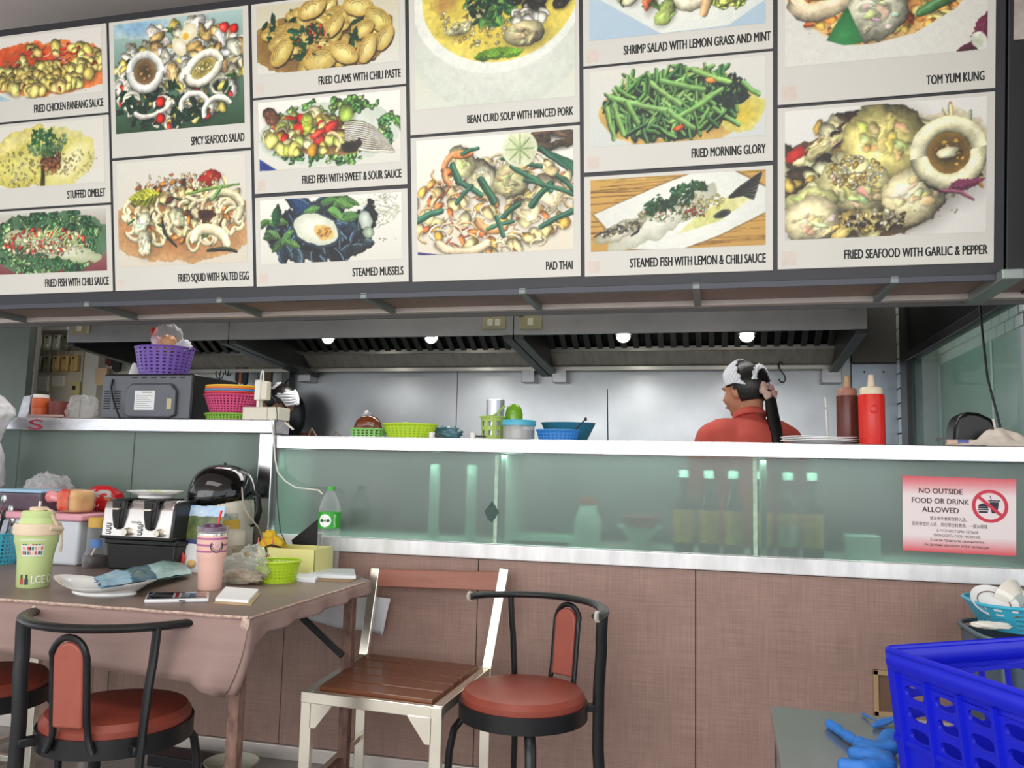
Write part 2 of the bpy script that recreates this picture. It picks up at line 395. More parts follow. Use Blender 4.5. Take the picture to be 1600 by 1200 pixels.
def frosted():
    m = bpy.data.materials.new('frosted_green_glass'); m.use_nodes = True; N = m.node_tree.nodes; L = m.node_tree.links
    N.remove(N['Principled BSDF']); out = N['Material Output']
    rf = N.new('ShaderNodeBsdfRefraction'); rf.inputs['Color'].default_value = (*lin((204, 222, 214)), 1); rf.inputs['Roughness'].default_value = .42; rf.inputs['IOR'].default_value = 1.12
    pr = N.new('ShaderNodeBsdfPrincipled'); pr.inputs['Base Color'].default_value = (*lin((140, 154, 148)), 1); pr.inputs['Roughness'].default_value = .16; pr.inputs['Specular IOR Level'].default_value = .6
    tc = N.new('ShaderNodeTexCoord'); n = N.new('ShaderNodeTexNoise'); n.inputs['Scale'].default_value = 2.4; n.inputs['Detail'].default_value = 4; L.new(tc.outputs['Object'], n.inputs['Vector'])
    r = N.new('ShaderNodeMapRange'); r.inputs[1].default_value = .3; r.inputs[2].default_value = .7; r.inputs[3].default_value = .38; r.inputs[4].default_value = .52; L.new(n.outputs['Fac'], r.inputs[0])
    mx = N.new('ShaderNodeMixShader'); tr = N.new('ShaderNodeBsdfTransparent'); tr.inputs[0].default_value = (*lin((208, 224, 216)), 1); m2 = N.new('ShaderNodeMixShader'); m2.inputs[0].default_value = .13; L.new(rf.outputs[0], m2.inputs[1]); L.new(tr.outputs[0], m2.inputs[2])
    L.new(r.outputs[0], mx.inputs[0]); L.new(m2.outputs[0], mx.inputs[1]); L.new(pr.outputs[0], mx.inputs[2]); L.new(mx.outputs[0], out.inputs[0])
    return m
FROST = frosted()
j1, j2 = at(775, 770, Y=WY).x, at(1180, 790, Y=WY).x
gx = [-1.735, j1, j2, 1.55, 2.9]
for a, b in zip(gx, gx[1:]):
    MB().bb(a+.006, b-.006, .004, .012, .868, 1.208).build('glass_pane', FROST, ct, smooth=0)
    MB().bb(b-.007, b+.007, .001, .014, .868, 1.208).build('joint_strip', mat('silicone', (170, 196, 176), .6, var=.2, vs=40), ct, smooth=0)
gl = [-4.0, -3.02, -2.42, -1.802]
for a, b in zip(gl, gl[1:]):
    MB().bb(a+.004, b-.004, .006, .014, .80, 1.27).build('glass_pane', FROST, ct, smooth=0)
INS = mat('cabinet_inside', (170, 196, 184), .6)
MB().bb(-4.0, 2.9, .03, .36, .80, .862).build('shelf_board', INS, ct, smooth=0)
for x in (-1.76, j1+.02, j2+.03, 1.56): MB().bb(x-.01, x+.01, .03, .34, .862, 1.21).build('divider', INS, ct, smooth=0)
# broken patch in the middle pane
c = at(768, 800, Y=WY)
MB().prism([(c.x+.028*cos(t)*k, c.z+.04*sin(t)*k) for t, k in ((0, 1), (.9, .8), (1.6, 1), (2.3, .7), (3.1, 1), (4, .85), (4.7, .95), (5.5, .8))], 0, -.003).build('repair_patch', mat('dark_green_patch', (34, 66, 58), .3, var=.5, vs=60), ct, loc=(0, .003, 0), smooth=0)
# red letters stuck on the upper ledge, at its left end
text('S', mat('red_marker', (170, 40, 60), .6), ct, at(44, 671, Y=WY-.031)-Vector((0, WY, 0)), .075, .045, align='L', bold=.02)

# things standing behind the frosted glass
def bottle_prof(h, r, neck=.38): return [(0, 0), (r*.9, 0), (r, .006), (r, h*.55), (r*.8, h*.66), (r*neck, h*.76), (r*neck, h*.93), (r*neck*1.15, h*.94), (r*neck*1.15, h), (0, h)]
def sauce_bottle(px, kind):
    b = at(px, 845, Y=WY+.10); x = b.x
    t = thing('sauce_bottle', f'sauce bottle behind frosted glass, {kind}', 'bottle', (x, WY+.10, .862), group='bottles behind the frosted glass')
    MB().lathe(bottle_prof(.29, .037), 24).build('glass_body', mat('dark_bottle', (38, 46, 44), .2), t)
    MB().lathe([(0, .272), (.019, .272), (.019, .30), (0, .30)], 16).build('cap', mat('pale_cap', (190, 232, 215), .4), t)
    A = MB(); 
    A.lathe([(.0378, .035), (.0378, .155)], 24); A.build('paper_label', mat('yellow_label', (216, 204, 70), .5, rgb2=(226, 130, 70), vs=22), t)
    MB().lathe([(.0383, .04), (.0383, .11)], 24, sx=1).build('white_panel', mat('label_white', (215, 228, 220), .5, rgb2=(120, 170, 80), vs=14), t) if kind.startswith('with a pale') else None
    return t
for px, k in ((1068, 'leftmost, with yellow label'), (1108, 'dark, second from the left of its row'), (1146, 'yellow label, just left of the right joint'), (1190, 'dark, behind the right joint'), (1232, 'with a pale narrow label'), (1270, 'rightmost, with wide yellow label')):
    sauce_bottle(px, k)
def simple(name, label, cat, A, m, loc, group=None, rz=0, bevel=0, smooth=35, rot=None, solid=0):
    o = A.build(name, m, None, smooth=smooth, bevel=bevel, solid=solid); o.location = loc; o.rotation_euler = rot if rot else (0, 0, rz); return tag(o, label, cat, group)
BOWLP = [(0, 0), (.5, 0), (.55, .12), (.8, .5), (1, 1), (.96, 1), (.76, .5), (.5, .2), (0, .16)]
def bowl(r, h, n=40): return MB().lathe([(a*r, b*h) for a, b in BOWLP], n)
p = at(1000, 848, Y=WY+.13)
simple('footed_bowl', 'pale footed bowl behind the frosted glass under a red bowl', 'bowl', MB().lathe([(0, 0), (.05, 0), (.045, .03), (.05, .05), (.09, .085), (.087, .085), (.045, .055), (0, .05)], 32), mat('mint_ceramic', (190, 225, 212), .4), (p.x, WY+.13, .862))
simple('red_bowl', 'dull red plastic bowl behind the frosted glass', 'bowl', bowl(.075, .06), mat('dull_red', (168, 84, 84), .5), (p.x, WY+.13, .922))
p = at(918, 850, Y=WY+.14)
t = thing('storage_jar', 'pale storage jar with red lid behind the frosted glass', 'jar', (p.x, WY+.14, .862))
MB().lathe([(0, 0), (.05, 0), (.052, .1), (.035, .14), (.035, .16), (0, .16)], 28).build('jar_body', mat('mint_glass', (176, 205, 194), .4), t)
MB().lathe([(0, .16), (.037, .16), (.037, .185), (0, .185)], 28).build('lid', mat('dull_red', (168, 84, 84), .5), t)
p = at(1347, 856, Y=WY+.12)
simple('tissue_box', 'pale mint box behind the frosted glass at the right', 'box', MB().bb(-.055, .055, -.04, .04, 0, .085), mat('mint_card', (188, 226, 212), .5), (p.x, WY+.12, .862), bevel=.004)
for px, lb in ((678, 'pale upright tube behind the left pane'), (736, 'pale upright tube nearer the first glass joint')):
    p = at(px, 800, Y=WY+.1); simple('paper_roll', lb, 'tube', MB().lathe([(0, 0), (.02, 0), (.02, .3), (0, .3)], 20), mat('mint_roll', (160, 196, 180), .5), (p.x, WY+.1, .862))
p = at(820, 830, Y=WY+.2)
simple('tray', 'pale flat tray standing behind the frosted glass right of the broken patch', 'tray', MB().bb(-.11, .11, -.09, .09, 0, .012).bb(-.11, .11, -.09, -.08, 0, .03).bb(-.11, .11, .08, .09, 0, .03), mat('mint_card', (188, 226, 212), .5), (p.x+.08, WY+.2, .862))

# ================================================================== HOODS
def hood(pa, pb, label, side_l=True, side_r=True):
    xa, xb = at(pa, 525, Y=4.0).x, at(pb, 523, Y=4.0).x
    t = thing('exhaust_hood', label, 'exhaust hood', (xa, 4.0, 1.835)); W = xb-xa
    MB().bb(0, W, 0, .02, 0, .32).build('fascia', HOODST, t, smooth=0, bevel=.003)
    for x in ([0] if side_l else [])+([W] if side_r else []):
        s = .027 if x == 0 else -.027
        MB().prism([(.02, 0), (1.0, -.075), (1.0, .42), (.02, .42)], x+s-.009, x+s+.009, 'yz').build('side_panel', mat('hood_side', (96, 98, 98), .4, 1, var=.1, vs=3), t, smooth=0)
        MB().bar((x+s, .0, -.012), (x+s, 1.0, -.09), .05, .022).build('bottom_rail', mat('rail_dark_steel', (84, 86, 86), .4, .9), t, smooth=0, bevel=.003)
    MB().bb(0, W, 0, 1.0, .42, .44).build('top_panel', HOODST, t, smooth=0)
    MB().add([(0, .86, .04), (W, .86, .04), (W, .2, .42), (0, .2, .42)], [(0, 1, 2, 3)]).build('filter_bed', mat('filter_dark', (14, 15, 15), .45, .6), t, solid=.01, smooth=0)
    d = Vector((0, -.66, .38)); n = Vector((0, -.38, -.66)).normalized()
    r0 = None; k = 0; x = .05
    while x < W-.03:
        if r0 is None:
            a = Vector((0, .86, .035))+n*.014
            r0 = MB().bar(a, a+d*.98, .034, .016, up=n).build('filter_rib', mat('rib_steel', (84, 86, 84), .42, .7), t, smooth=0, bevel=.003)
            o = r0
        else: o = r0.copy(); COL.objects.link(o)
        o.location = (x, 0, 0); x += .072
    # grease gutter at the back
    MB().bb(.03, W-.03, .80, .815, .028, .056).build('gutter_lip', mat('lip_steel', (196, 194, 186), .3, 1), t, smooth=0, bevel=.002)
    MB().add([(.02, .80, .028), (W-.02, .80, .028), (W-.02, .90, -.045), (.02, .90, -.045)], [(0, 1, 2, 3)]).build('gutter', mat('gutter_steel', (178, 176, 168), .5, .5, var=.25, vs=6, stretch=(4, 1, 1), rgb2=(152, 148, 136)), t, solid=.006, smooth=0)
    MB().bb(.02, W-.02, .885, .91, -.075, -.05).build('bottom_lip', mat('lip_steel', (196, 194, 186), .3, 1), t, smooth=0, bevel=.002)
    return t, xa, W
hood(105, 356.5, 'left exhaust hood with dark filter ribs behind the purple basket')
hood(357.5, 801.5, 'middle exhaust hood with two lamps and a double switch on its face', side_l=True)
hood(802.5, 1356, 'right exhaust hood with two lamps above the woman in the red shirt')
LAMP = mat('lamp_glass', (255, 250, 235), .2, emit=9)
for px, py, lb in ((513, 528, 'round hood lamp above the left end of the steel wall'), (674, 527, 'round hood lamp right of centre in the middle hood'), (974, 525, 'round hood lamp at the left of the right hood'), (1167, 524, 'round hood lamp above the woman\'s head')):
    c = at(px, py, Y=4.3)
    t = thing('hood_lamp', lb, 'lamp', (c.x, 4.3, c.z))
    MB().sphere((0, 0, 0), (.034, .034, .03), 20, 12).build('bulb_glass', LAMP, t)
    MB().lathe([(.03, .008), (.046, .008), (.046, .03), (0, .06)], 24).build('fitting', mat('grey_fitting', (120, 118, 110), .4, .8), t)
    g = MB()
    g.tube([(.038*cos(a), 0, -.036*sin(a)) for a in [pi*i/10 for i in range(11)]], .0022, 6); g.tube([(.038*cos(2*pi*i/20), .038*sin(2*pi*i/20), -.004) for i in range(20)], .0022, 6, closed=True)
    g.build('wire_guard', STEEL, t)
    MB().bar((0, .03, .045), (0, .22, .16), .02, .02).build('bracket', DARK, t)
    l = bpy.data.lights.new('hood_lamp_light', 'SPOT'); l.energy = 8; l.spot_size = RD(150); l.spot_blend = .6; l.shadow_soft_size = .03; l.color = (1, .985, .94)
    lo = bpy.data.objects.new('hood_lamp_light', l); COL.objects.link(lo); lo.location = (c.x, 4.34, c.z-.05); lo.rotation_euler = (RD(8), 0, 0)
# switches on the hood faces
def switch(px0, px1, py0, py1, label, n=1, dirty=False):
    a = at(px0, py1, Y=3.995); b = at(px1, py0, Y=3.995); W = b.x-a.x; H = b.z-a.z
    t = thing('light_switch', label, 'switch', (a.x, 3.998, a.z))
    MB().bb(0, W, -.014, 0, 0, H).build('cover_plate', mat('switch_cream', (206, 202, 182) if not dirty else (170, 162, 130), .4), t, bevel=.003, smooth=0)
    for i in range(n):
        cx = W*(i+1)/(n+1) if n > 1 else W*.5
        MB().bb(cx-.014, cx+.014, -.019, -.013, H*.25, H*.75).build('rocker', mat('switch_rocker', (222, 218, 200), .35), t, bevel=.002, smooth=0)
switch(112, 140, 503, 523, 'grimy cream socket plate at the left end of the left hood', 1, True)
switch(755, 790, 494, 515, 'cream double switch plate on the middle hood', 2)
switch(812, 847, 492, 515, 'cream single switch plate on the right hood', 1)
for px, py, lb in ((358, 497, 'small black clip where the left and middle hoods meet'), (1325, 474, 'small black clip near the right end of the right hood'), (815, 489, 'small black clip above the single switch')):
    c = at(px, py, Y=3.99); simple('cable_clip', lb, 'clip', MB().bb(-.022, .022, -.012, 0, -.014, .014).bb(-.012, .012, -.02, -.01, -.02, .004), DARK, (c.x, 4.001, c.z), bevel=.002)
for px, w_, lb in ((478, .085, 'steel box under the gutter at the left end of the steel wall'), (826, .085, 'left one of the two steel boxes under the hood joint'), (875, .09, 'right one of the two steel boxes under the hood joint'), (1299, .11, 'steel box under the gutter left of the brown bottle')):
    c = at(px, 587, Y=4.92); simple('wall_box', lb, 'box', MB().bb(-w_/2, w_/2, -.05, .05, -.045, .05), STEEL, (c.x, 4.948, c.z), bevel=.004)
# hook and rods
c = at(1222, 573, Y=4.86)
A = MB(); A.tube([(0, 0, .02), (-.012, 0, .028), (-.02, 0, .015), (-.01, 0, -.02), (.012, 0, -.05), (.018, 0, -.075), (.008, 0, -.09), (-.008, 0, -.088), (-.02, 0, -.07)], .004, 8)
simple('steel_hook', 'steel S-hook hanging from the gutter right of the woman', 'hook', A, DARK, (c.x, 4.86, c.z))
a = at(950, 688, Y=3.3); b = at(949, 608, Y=3.3); a.z = LGZ_ = 1.2645
simple('thin_skewer', 'thin dark rod standing upright behind the ledge left of the woman', 'rod', MB().tube([(0, 0, 0), (b.x-a.x, 0, b.z-a.z)], .0022, 8), DARK, tuple(a))

# ================================================================== MENU BOARD
TILT = RD(8)
mb_ = thing('menu_board', 'large black-framed menu board with fifteen dish pictures above the counter', 'menu board', (0, 2.70, 1.778), rot=(0, 0, 0))
board = bpy.data.objects.new('board_frame', None)
UPB = Vector((0, -sin(TILT), cos(TILT))); NB = Vector((0, -cos(TILT), -sin(TILT)))   # up along the board, out of the board
FRAMEM = mat('board_black', (40, 41, 47), .4, var=.08, vs=4)
def bmap(u, v, h): return (u, UPB.y*v+NB.y*h, UPB.z*v+NB.z*h)
def bbox3(u0, u1, v0, v1, h0, h1):
    return MB().hexa([bmap(u0, v0, h0), bmap(u1, v0, h0), bmap(u1, v0, h1), bmap(u0, v0, h1)], [bmap(u0, v1, h0), bmap(u1, v1, h0), bmap(u1, v1, h1), bmap(u0, v1, h1)])
bbox3(-2.93, .862, -.006, 1.112, -.05, 0).build('backing_frame', FRAMEM, mb_, smooth=0, bevel=.003)
bd2 = thing('menu_board', 'second darker menu board continuing at the right edge of the photo', 'menu board', (0, 2.70, 1.778))
bbox3(.868, 1.9, -.006, 1.112, -.05, -.004).build('backing_frame', mat('board_dark', (30, 31, 34), .45), bd2, smooth=0, bevel=.003)
bbox3(.882, 1.75, .695, 1.08, -.006, .001).build('menu_panel', mat('panel_beige', (205, 196, 190), .5, var=.1, vs=8, rgb2=(150, 135, 125)), bd2, smooth=0)
PAPER = mat('panel_white', (216, 213, 204), .42, var=.02, vs=4)
INK = mat('black_ink', (26, 26, 28), .6)
STAMP = mat('faded_orange', (220, 206, 195), .6, var=.06, vs=60)

def vcol_mat():
    m = bpy.data.materials.new('printed_ink'); m.use_nodes = True; N = m.node_tree.nodes; L = m.node_tree.links; b = N['Principled BSDF']
    a = N.new('ShaderNodeVertexColor'); a.layer_name = 'ink'
    tc = N.new('ShaderNodeTexCoord'); n = N.new('ShaderNodeTexNoise'); n.inputs['Scale'].default_value = 150; n.inputs['Detail'].default_value = 6; n.inputs['Roughness'].default_value = .7; L.new(tc.outputs['Object'], n.inputs['Vector'])
    r = N.new('ShaderNodeMapRange'); r.inputs[1].default_value = .3; r.inputs[2].default_value = .7; r.inputs[3].default_value = .94; r.inputs[4].default_value = 1.05; L.new(n.outputs['Fac'], r.inputs[0])
    mx = N.new('ShaderNodeMix'); mx.data_type = 'RGBA'; mx.blend_type = 'MULTIPLY'; mx.inputs[0].default_value = 1; mx.clamp_result = True
    L.new(a.outputs[0], mx.inputs[6]); L.new(r.outputs[0], mx.inputs[7]); L.new(mx.outputs[2], b.inputs['Base Color']); b.inputs['Roughness'].default_value = .45
    return m
INKM = vcol_mat()
PITCH_ = .0013           # paint grid of the flat prints (metres); every second point becomes a coloured vertex
def fractal(h, w, seed, base=4, oct=5):
    r = np.random.RandomState(seed); o = np.zeros((h, w)); amp = 1.; tot = 0
    for k in range(oct):
        n = base*2**k; gy, gx = max(2, int(n*h/max(h, w))+2), max(2, int(n*w/max(h, w))+2); g = r.rand(gy, gx)*2-1
        y = np.linspace(0, gy-1.001, h); x = np.linspace(0, gx-1.001, w); yi = y.astype(int); xi = x.astype(int); fy = y-yi; fx = x-xi
        fy = (fy*fy*(3-2*fy))[:, None]; fx = (fx*fx*(3-2*fx))[None, :]
        a = g[yi][:, xi]; b = g[yi][:, xi+1]; c = g[yi+1][:, xi]; d = g[yi+1][:, xi+1]
        o += amp*((a*(1-fx)+b*fx)*(1-fy)+(c*(1-fx)+d*fx)*fy); tot += amp; amp *= .6
    return o/tot
class Art:
    """flat food print, painted in memory and stored as vertex colours on a fine sheet of W x H metres"""
    def __init__(s, W, H, seed):
        s.W, s.H = W, H; s.r = random.Random(seed); s.w = int(W/PITCH_)//2*2+1; s.h = int(H/PITCH_)//2*2+1; s.p = W/(s.w-1)
        s.img = np.ones((s.h, s.w, 3))*.84
        s.wx = fractal(s.h, s.w, seed, 14, 4); s.wy = fractal(s.h, s.w, seed+1, 14, 4); s.tx = fractal(s.h, s.w, seed+2, 40, 4); s.t2 = fractal(s.h, s.w, seed+3, 10, 5)
        s.ys, s.xs = np.mgrid[0:s.h, 0:s.w]*s.p
    def win(s, x0, x1, y0, y1):
        a, b = max(0, int(y0/s.p)), min(s.h, int(y1/s.p)+2); c, d = max(0, int(x0/s.p)), min(s.w, int(x1/s.p)+2)
        return None if a >= b or c >= d else (slice(a, b), slice(c, d))
    def put(s, w, m, col):
        m = np.clip(m, 0, 1)[..., None]; s.img[w] = s.img[w]*(1-m)+np.clip(col, 0, 1)*m
    def rect(s, c1, c2=None):
        f = (s.ys/s.H)[..., None]; s.img = np.array(c1)/255*(1-f)+np.array(c2 or c1)/255*f
    def jit(s, c, a=18):
        d = s.r.uniform(-a, a); return tuple(max(0, min(255, x+d+s.r.uniform(-a, a)*.3)) for x in c)
    def poly(s, pts, cc, ce, ctr=None):
        if isinstance(ce, list): ce = ce[0]
        X = [p[0] for p in pts]; Y = [p[1] for p in pts]; w = s.win(min(X), max(X), min(Y), max(Y))
        if not w: return
        x = s.xs[w]+s.wx[w]*.0015; y = s.ys[w]+s.wy[w]*.0015; ins = np.zeros(x.shape, bool); n = len(pts); dmin = np.full(x.shape, 9.)
        for i in range(n):
            x0, y0 = pts[i]; x1, y1 = pts[(i+1) % n]; t = np.clip(((x-x0)*(x1-x0)+(y-y0)*(y1-y0))/((x1-x0)**2+(y1-y0)**2+1e-12), 0, 1); dmin = np.minimum(dmin, np.hypot(x-x0-t*(x1-x0), y-y0-t*(y1-y0)))
            if y0 != y1: ins ^= ((y0 > y) != (y1 > y)) & (x < (x1-x0)*(y-y0)/(y1-y0)+x0)
        cx, cy = sum(X)/n, sum(Y)/n; R = max(1e-4, max(math.hypot(a-cx, b-cy) for a, b in pts)); f = np.clip(np.hypot(x-cx, y-cy)/R, 0, 1)[..., None]
        s.put(w, np.where(ins, np.clip(dmin/s.p+.5, 0, 1), np.clip(.5-dmin/s.p, 0, 1)), (np.array(cc)/255*(1-f)+np.array(ce)/255*f)*(1+(.03 if min(cc) > 185 else .10)*s.tx[w][..., None]))
    def loc(s, x, y, rot, w, amp):
        dx = s.xs[w]+s.wx[w]*amp-x; dy = s.ys[w]+s.wy[w]*amp-y; c, q = cos(rot), sin(rot); return dx*c+dy*q, -dx*q+dy*c
    def ell(s, x, y, rx, ry, rot, cc, ce, jag=.12, n=12, soft=1.2, lit=0.):
        R = max(rx, ry)*1.35+.004; w = s.win(x-R, x+R, y-R, y+R)
        if not w: return
        a, b = s.loc(x, y, rot, w, min(.02, jag*max(rx, ry)*2.2)); q = np.sqrt((a/rx)**2+(b/ry)**2)
        m = (1-q)*min(rx, ry)/(s.p*soft)+.5; f = (np.clip(q, 0, 1)**1.6)[..., None]; col = np.array(cc)/255*(1-f)+np.array(ce)/255*f
        if lit:
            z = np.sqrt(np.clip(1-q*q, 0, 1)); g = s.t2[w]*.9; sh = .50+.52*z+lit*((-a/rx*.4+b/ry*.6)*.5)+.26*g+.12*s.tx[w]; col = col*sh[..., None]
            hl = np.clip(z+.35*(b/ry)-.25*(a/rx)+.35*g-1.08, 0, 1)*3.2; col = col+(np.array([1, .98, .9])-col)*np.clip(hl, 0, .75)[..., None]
        else: k_ = .35 if min(cc) > 185 else 1.; col = col*(1+k_*(.13*s.tx[w]+.10*s.t2[w]))[..., None]
        s.put(w, m, col)
    def chunk(s, x, y, r, col, asp=.7, dark=.72, shadow=True, rot=None, jag=.16, hl=True):
        rot = s.r.uniform(0, 3.1) if rot is None else rot; col = s.jit(col); asp *= s.r.uniform(.85, 1.15)
        if shadow:
            R = r*1.7; w = s.win(x-R, x+R, y-R, y+R)
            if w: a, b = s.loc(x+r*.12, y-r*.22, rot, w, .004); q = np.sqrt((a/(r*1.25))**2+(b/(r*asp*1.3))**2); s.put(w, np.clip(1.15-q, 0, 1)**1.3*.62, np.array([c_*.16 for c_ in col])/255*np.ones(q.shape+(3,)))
        s.ell(x, y, r, r*asp, rot, tuple(min(255, k*1.12+10) for k in col), tuple(k*.86 for k in col), jag*1.2, lit=.9)
        if r > .034:
            for _ in range(int(r*160)):
                a_ = s.r.uniform(0, 6.28); q_ = s.r.uniform(.1, .7); s.ell(x+r*q_*cos(a_), y+r*asp*q_*sin(a_), r*s.r.uniform(.12, .34), r*s.r.uniform(.05, .14), rot+s.r.uniform(-.7, .7), tuple(min(255, k*s.r.uniform(.8, 1.15)) for k in col), col, .5, lit=.6, soft=5)
    def stroke(s, pts, w_, col, dark=.65, taper=True, edge=True):
        col = np.array(s.jit(col, 14))/255; X = [p[0] for p in pts]; Y = [p[1] for p in pts]; w = s.win(min(X)-w_, max(X)+w_, min(Y)-w_, max(Y)+w_)
        if not w: return
        x = s.xs[w]+s.wx[w]*min(.004, w_*.35); y = s.ys[w]+s.wy[w]*min(.004, w_*.35); best = np.full(x.shape, 99.); side = np.zeros(x.shape); n = len(pts)-1
        for i in range(n):
            (x0, y0), (x1, y1) = pts[i], pts[i+1]; L2 = (x1-x0)**2+(y1-y0)**2+1e-12; t = np.clip(((x-x0)*(x1-x0)+(y-y0)*(y1-y0))/L2, 0, 1)
            hw = w_*.5*((.45+.55*np.sin(pi*(i+t+.3)/(n+.6))) if taper else 1.); d = np.hypot(x-x0-t*(x1-x0), y-y0-t*(y1-y0))/hw; sd = np.sign((x1-x0)*(y-y0)-(y1-y0)*(x-x0))*(1 if x1 >= x0 else -1)
            k = d < best; best = np.where(k, d, best); side = np.where(k, sd*d, side)
        if w_ > .006:
            w2 = s.win(min(X)-w_, max(X)+w_, min(Y)-w_*1.6, max(Y)+w_); 
            if w2 and w2 == w: s.put(w, np.clip(1.7-best, 0, 1)*.35, np.zeros(x.shape+(3,))+col*.15)
        z = np.sqrt(np.clip(1-best**2, 0, 1)); sh = .55+.40*z+.28*side*(1 if edge else 0)+.22*s.t2[w]+.12*s.tx[w]; c3 = col*sh[..., None]; hl = np.clip(1-np.abs(side-.35)*3.2, 0, 1)*.28*(w_ > .007); c3 = c3+(1-c3)*hl[..., None]
        s.put(w, (1-best)*w_*.5/s.p+.5, c3)
    def arc(s, x, y, r, a0, a1, w, col, asp=.75, rot=0, n=9, dark=.7, taper=False):
        pts = []
        for i in range(n+1):
            t = a0+(a1-a0)*i/n; a, b = r*cos(t), r*asp*sin(t); pts.append((x+a*cos(rot)-b*sin(rot), y+a*sin(rot)+b*cos(rot)))
        s.stroke(pts, w, col, dark, taper)
    def ring(s, x, y, r, w, col, asp=.8, rot=0, hole=(110, 90, 60)):
        s.chunk(x, y-r*.1, r*1.2, tuple(k*.45 for k in hole), asp, rot=rot, hl=False); s.ell(x, y, r*.8, r*asp*.8, rot, tuple(k*.5 for k in hole), hole, .1); s.crumbs(x, y, r*.5, r*.5*asp, 14, [hole, tuple(min(255, k*1.5) for k in hole)], .008)
        s.arc(x, y, r, .2, 2*pi+.25, w, col, asp, rot, 20, .78)
    def leaf(s, x, y, l, rot, col):
        c = np.array(s.jit(col))/255; w = s.win(x-l*1.1, x+l*1.1, y-l*1.1, y+l*1.1)
        if not w: return
        a, b = s.loc(x, y, rot, w, l*.25); a = a/l; b = b/l; e = .40*(1-a*a)+.03*np.sin(a*30+s.tx[w]*3); m = (e-np.abs(b))*l/s.p+.5; m = np.where(np.abs(a) < 1, m, 0)
        sh = .62+.5*(b > 0)*.5+.35*s.t2[w]+.3*np.clip(1-np.abs(b)*25, 0, 1)+.15*np.sin(a*24+np.abs(b)*20); s.put(w, m, c*sh[..., None])
    def frill(s, x, y, r, col):
        for _ in range(5):
            q = s.r.uniform(.3, .6); s.ell(x+s.r.uniform(-r, r)*.7, y+s.r.uniform(-r, r)*.5, r*q, r*q*.7, s.r.uniform(0, 3), s.jit(tuple(min(255, k*1.25) for k in col), 20), tuple(k*.42 for k in col), .9, lit=.8)
    def field(s, cx, cy, rx, ry, n, fn):
        P = []
        for _ in range(n):
            a = s.r.uniform(0, 2*pi); q = math.sqrt(s.r.random()); P.append((cx+rx*q*cos(a), cy+ry*q*sin(a)))
        P.sort(key=lambda p: -p[1])
        for x, y in P: fn(x, y)
    def herb(s, x, y, r, col=(60, 120, 60)):
        for _ in range(4): s.leaf(x+s.r.uniform(-r, r)*.5, y+s.r.uniform(-r, r)*.5, r*s.r.uniform(.35, .6), s.r.uniform(0, 6), col)
    def crumbs(s, cx, cy, rx, ry, n, cols, r=.003):
        def g(x, y): c = s.jit(s.r.choice(cols), 25); s.ell(x, y, r*s.r.uniform(.5, 1.4), r*s.r.uniform(.4, 1), s.r.uniform(0, 3), c, tuple(k*.6 for k in c), .5, lit=.5)
        s.field(cx, cy, rx, ry, n, g)
    def build(s, parent, loc, rot):
        im = s.img; d = im[::2, ::2].copy()
        d[1:-1, 1:-1] = (im[2:-2:2, 2:-2:2]*2+im[1:-3:2, 2:-2:2]+im[3:-1:2, 2:-2:2]+im[2:-2:2, 1:-3:2]+im[2:-2:2, 3:-1:2])/6
        g = d.mean(2, keepdims=True); d = g+(d-g)*1.12; d = np.clip(.5+(d-.5)*1.08, 0, 1)
        h, w, _ = d.shape; X, Y = np.meshgrid(np.linspace(0, s.W, w), np.linspace(0, s.H, h)); n = w*h
        co = np.stack([X, Y, np.full_like(X, .0006)], -1).reshape(-1).astype(np.float32); idx = np.arange(n).reshape(h, w)
        q = np.stack([idx[:-1, :-1], idx[:-1, 1:], idx[1:, 1:], idx[1:, :-1]], -1).reshape(-1, 4); nf = len(q)
        me = bpy.data.meshes.new('photo_print'); me.vertices.add(n); me.vertices.foreach_set('co', co); me.loops.add(nf*4); me.loops.foreach_set('vertex_index', q.reshape(-1).astype(np.int32))
        me.polygons.add(nf); me.polygons.foreach_set('loop_start', (np.arange(nf)*4).astype(np.int32)); me.polygons.foreach_set('loop_total', np.full(nf, 4, dtype=np.int32)); me.update(calc_edges=True); me.validate()
        at_ = me.color_attributes.new('ink', 'FLOAT_COLOR', 'POINT'); L_ = np.where(d <= .04045, d/12.92, ((d+.055)/1.055)**2.4); arr = np.ones((n, 4), dtype=np.float32); arr[:, :3] = L_.reshape(-1, 3); at_.data.foreach_set('color', arr.ravel())
        me.materials.append(INKM); o = bpy.data.objects.new('photo_print', me); COL.objects.link(o); o.parent = parent; o.location = loc; o.rotation_euler = rot
        return o
WHT = (238, 236, 226); CRM = (232, 222, 180); GRN = (70, 125, 62); DGR = (28, 62, 44); RED = (196, 42, 34); ORG = (222, 128, 48); YEL = (226, 206, 110); BRN = (130, 84, 44); PLT = (222, 226, 218); BG = (218, 216, 206)
def U(A): return A.W, A.H, A.r
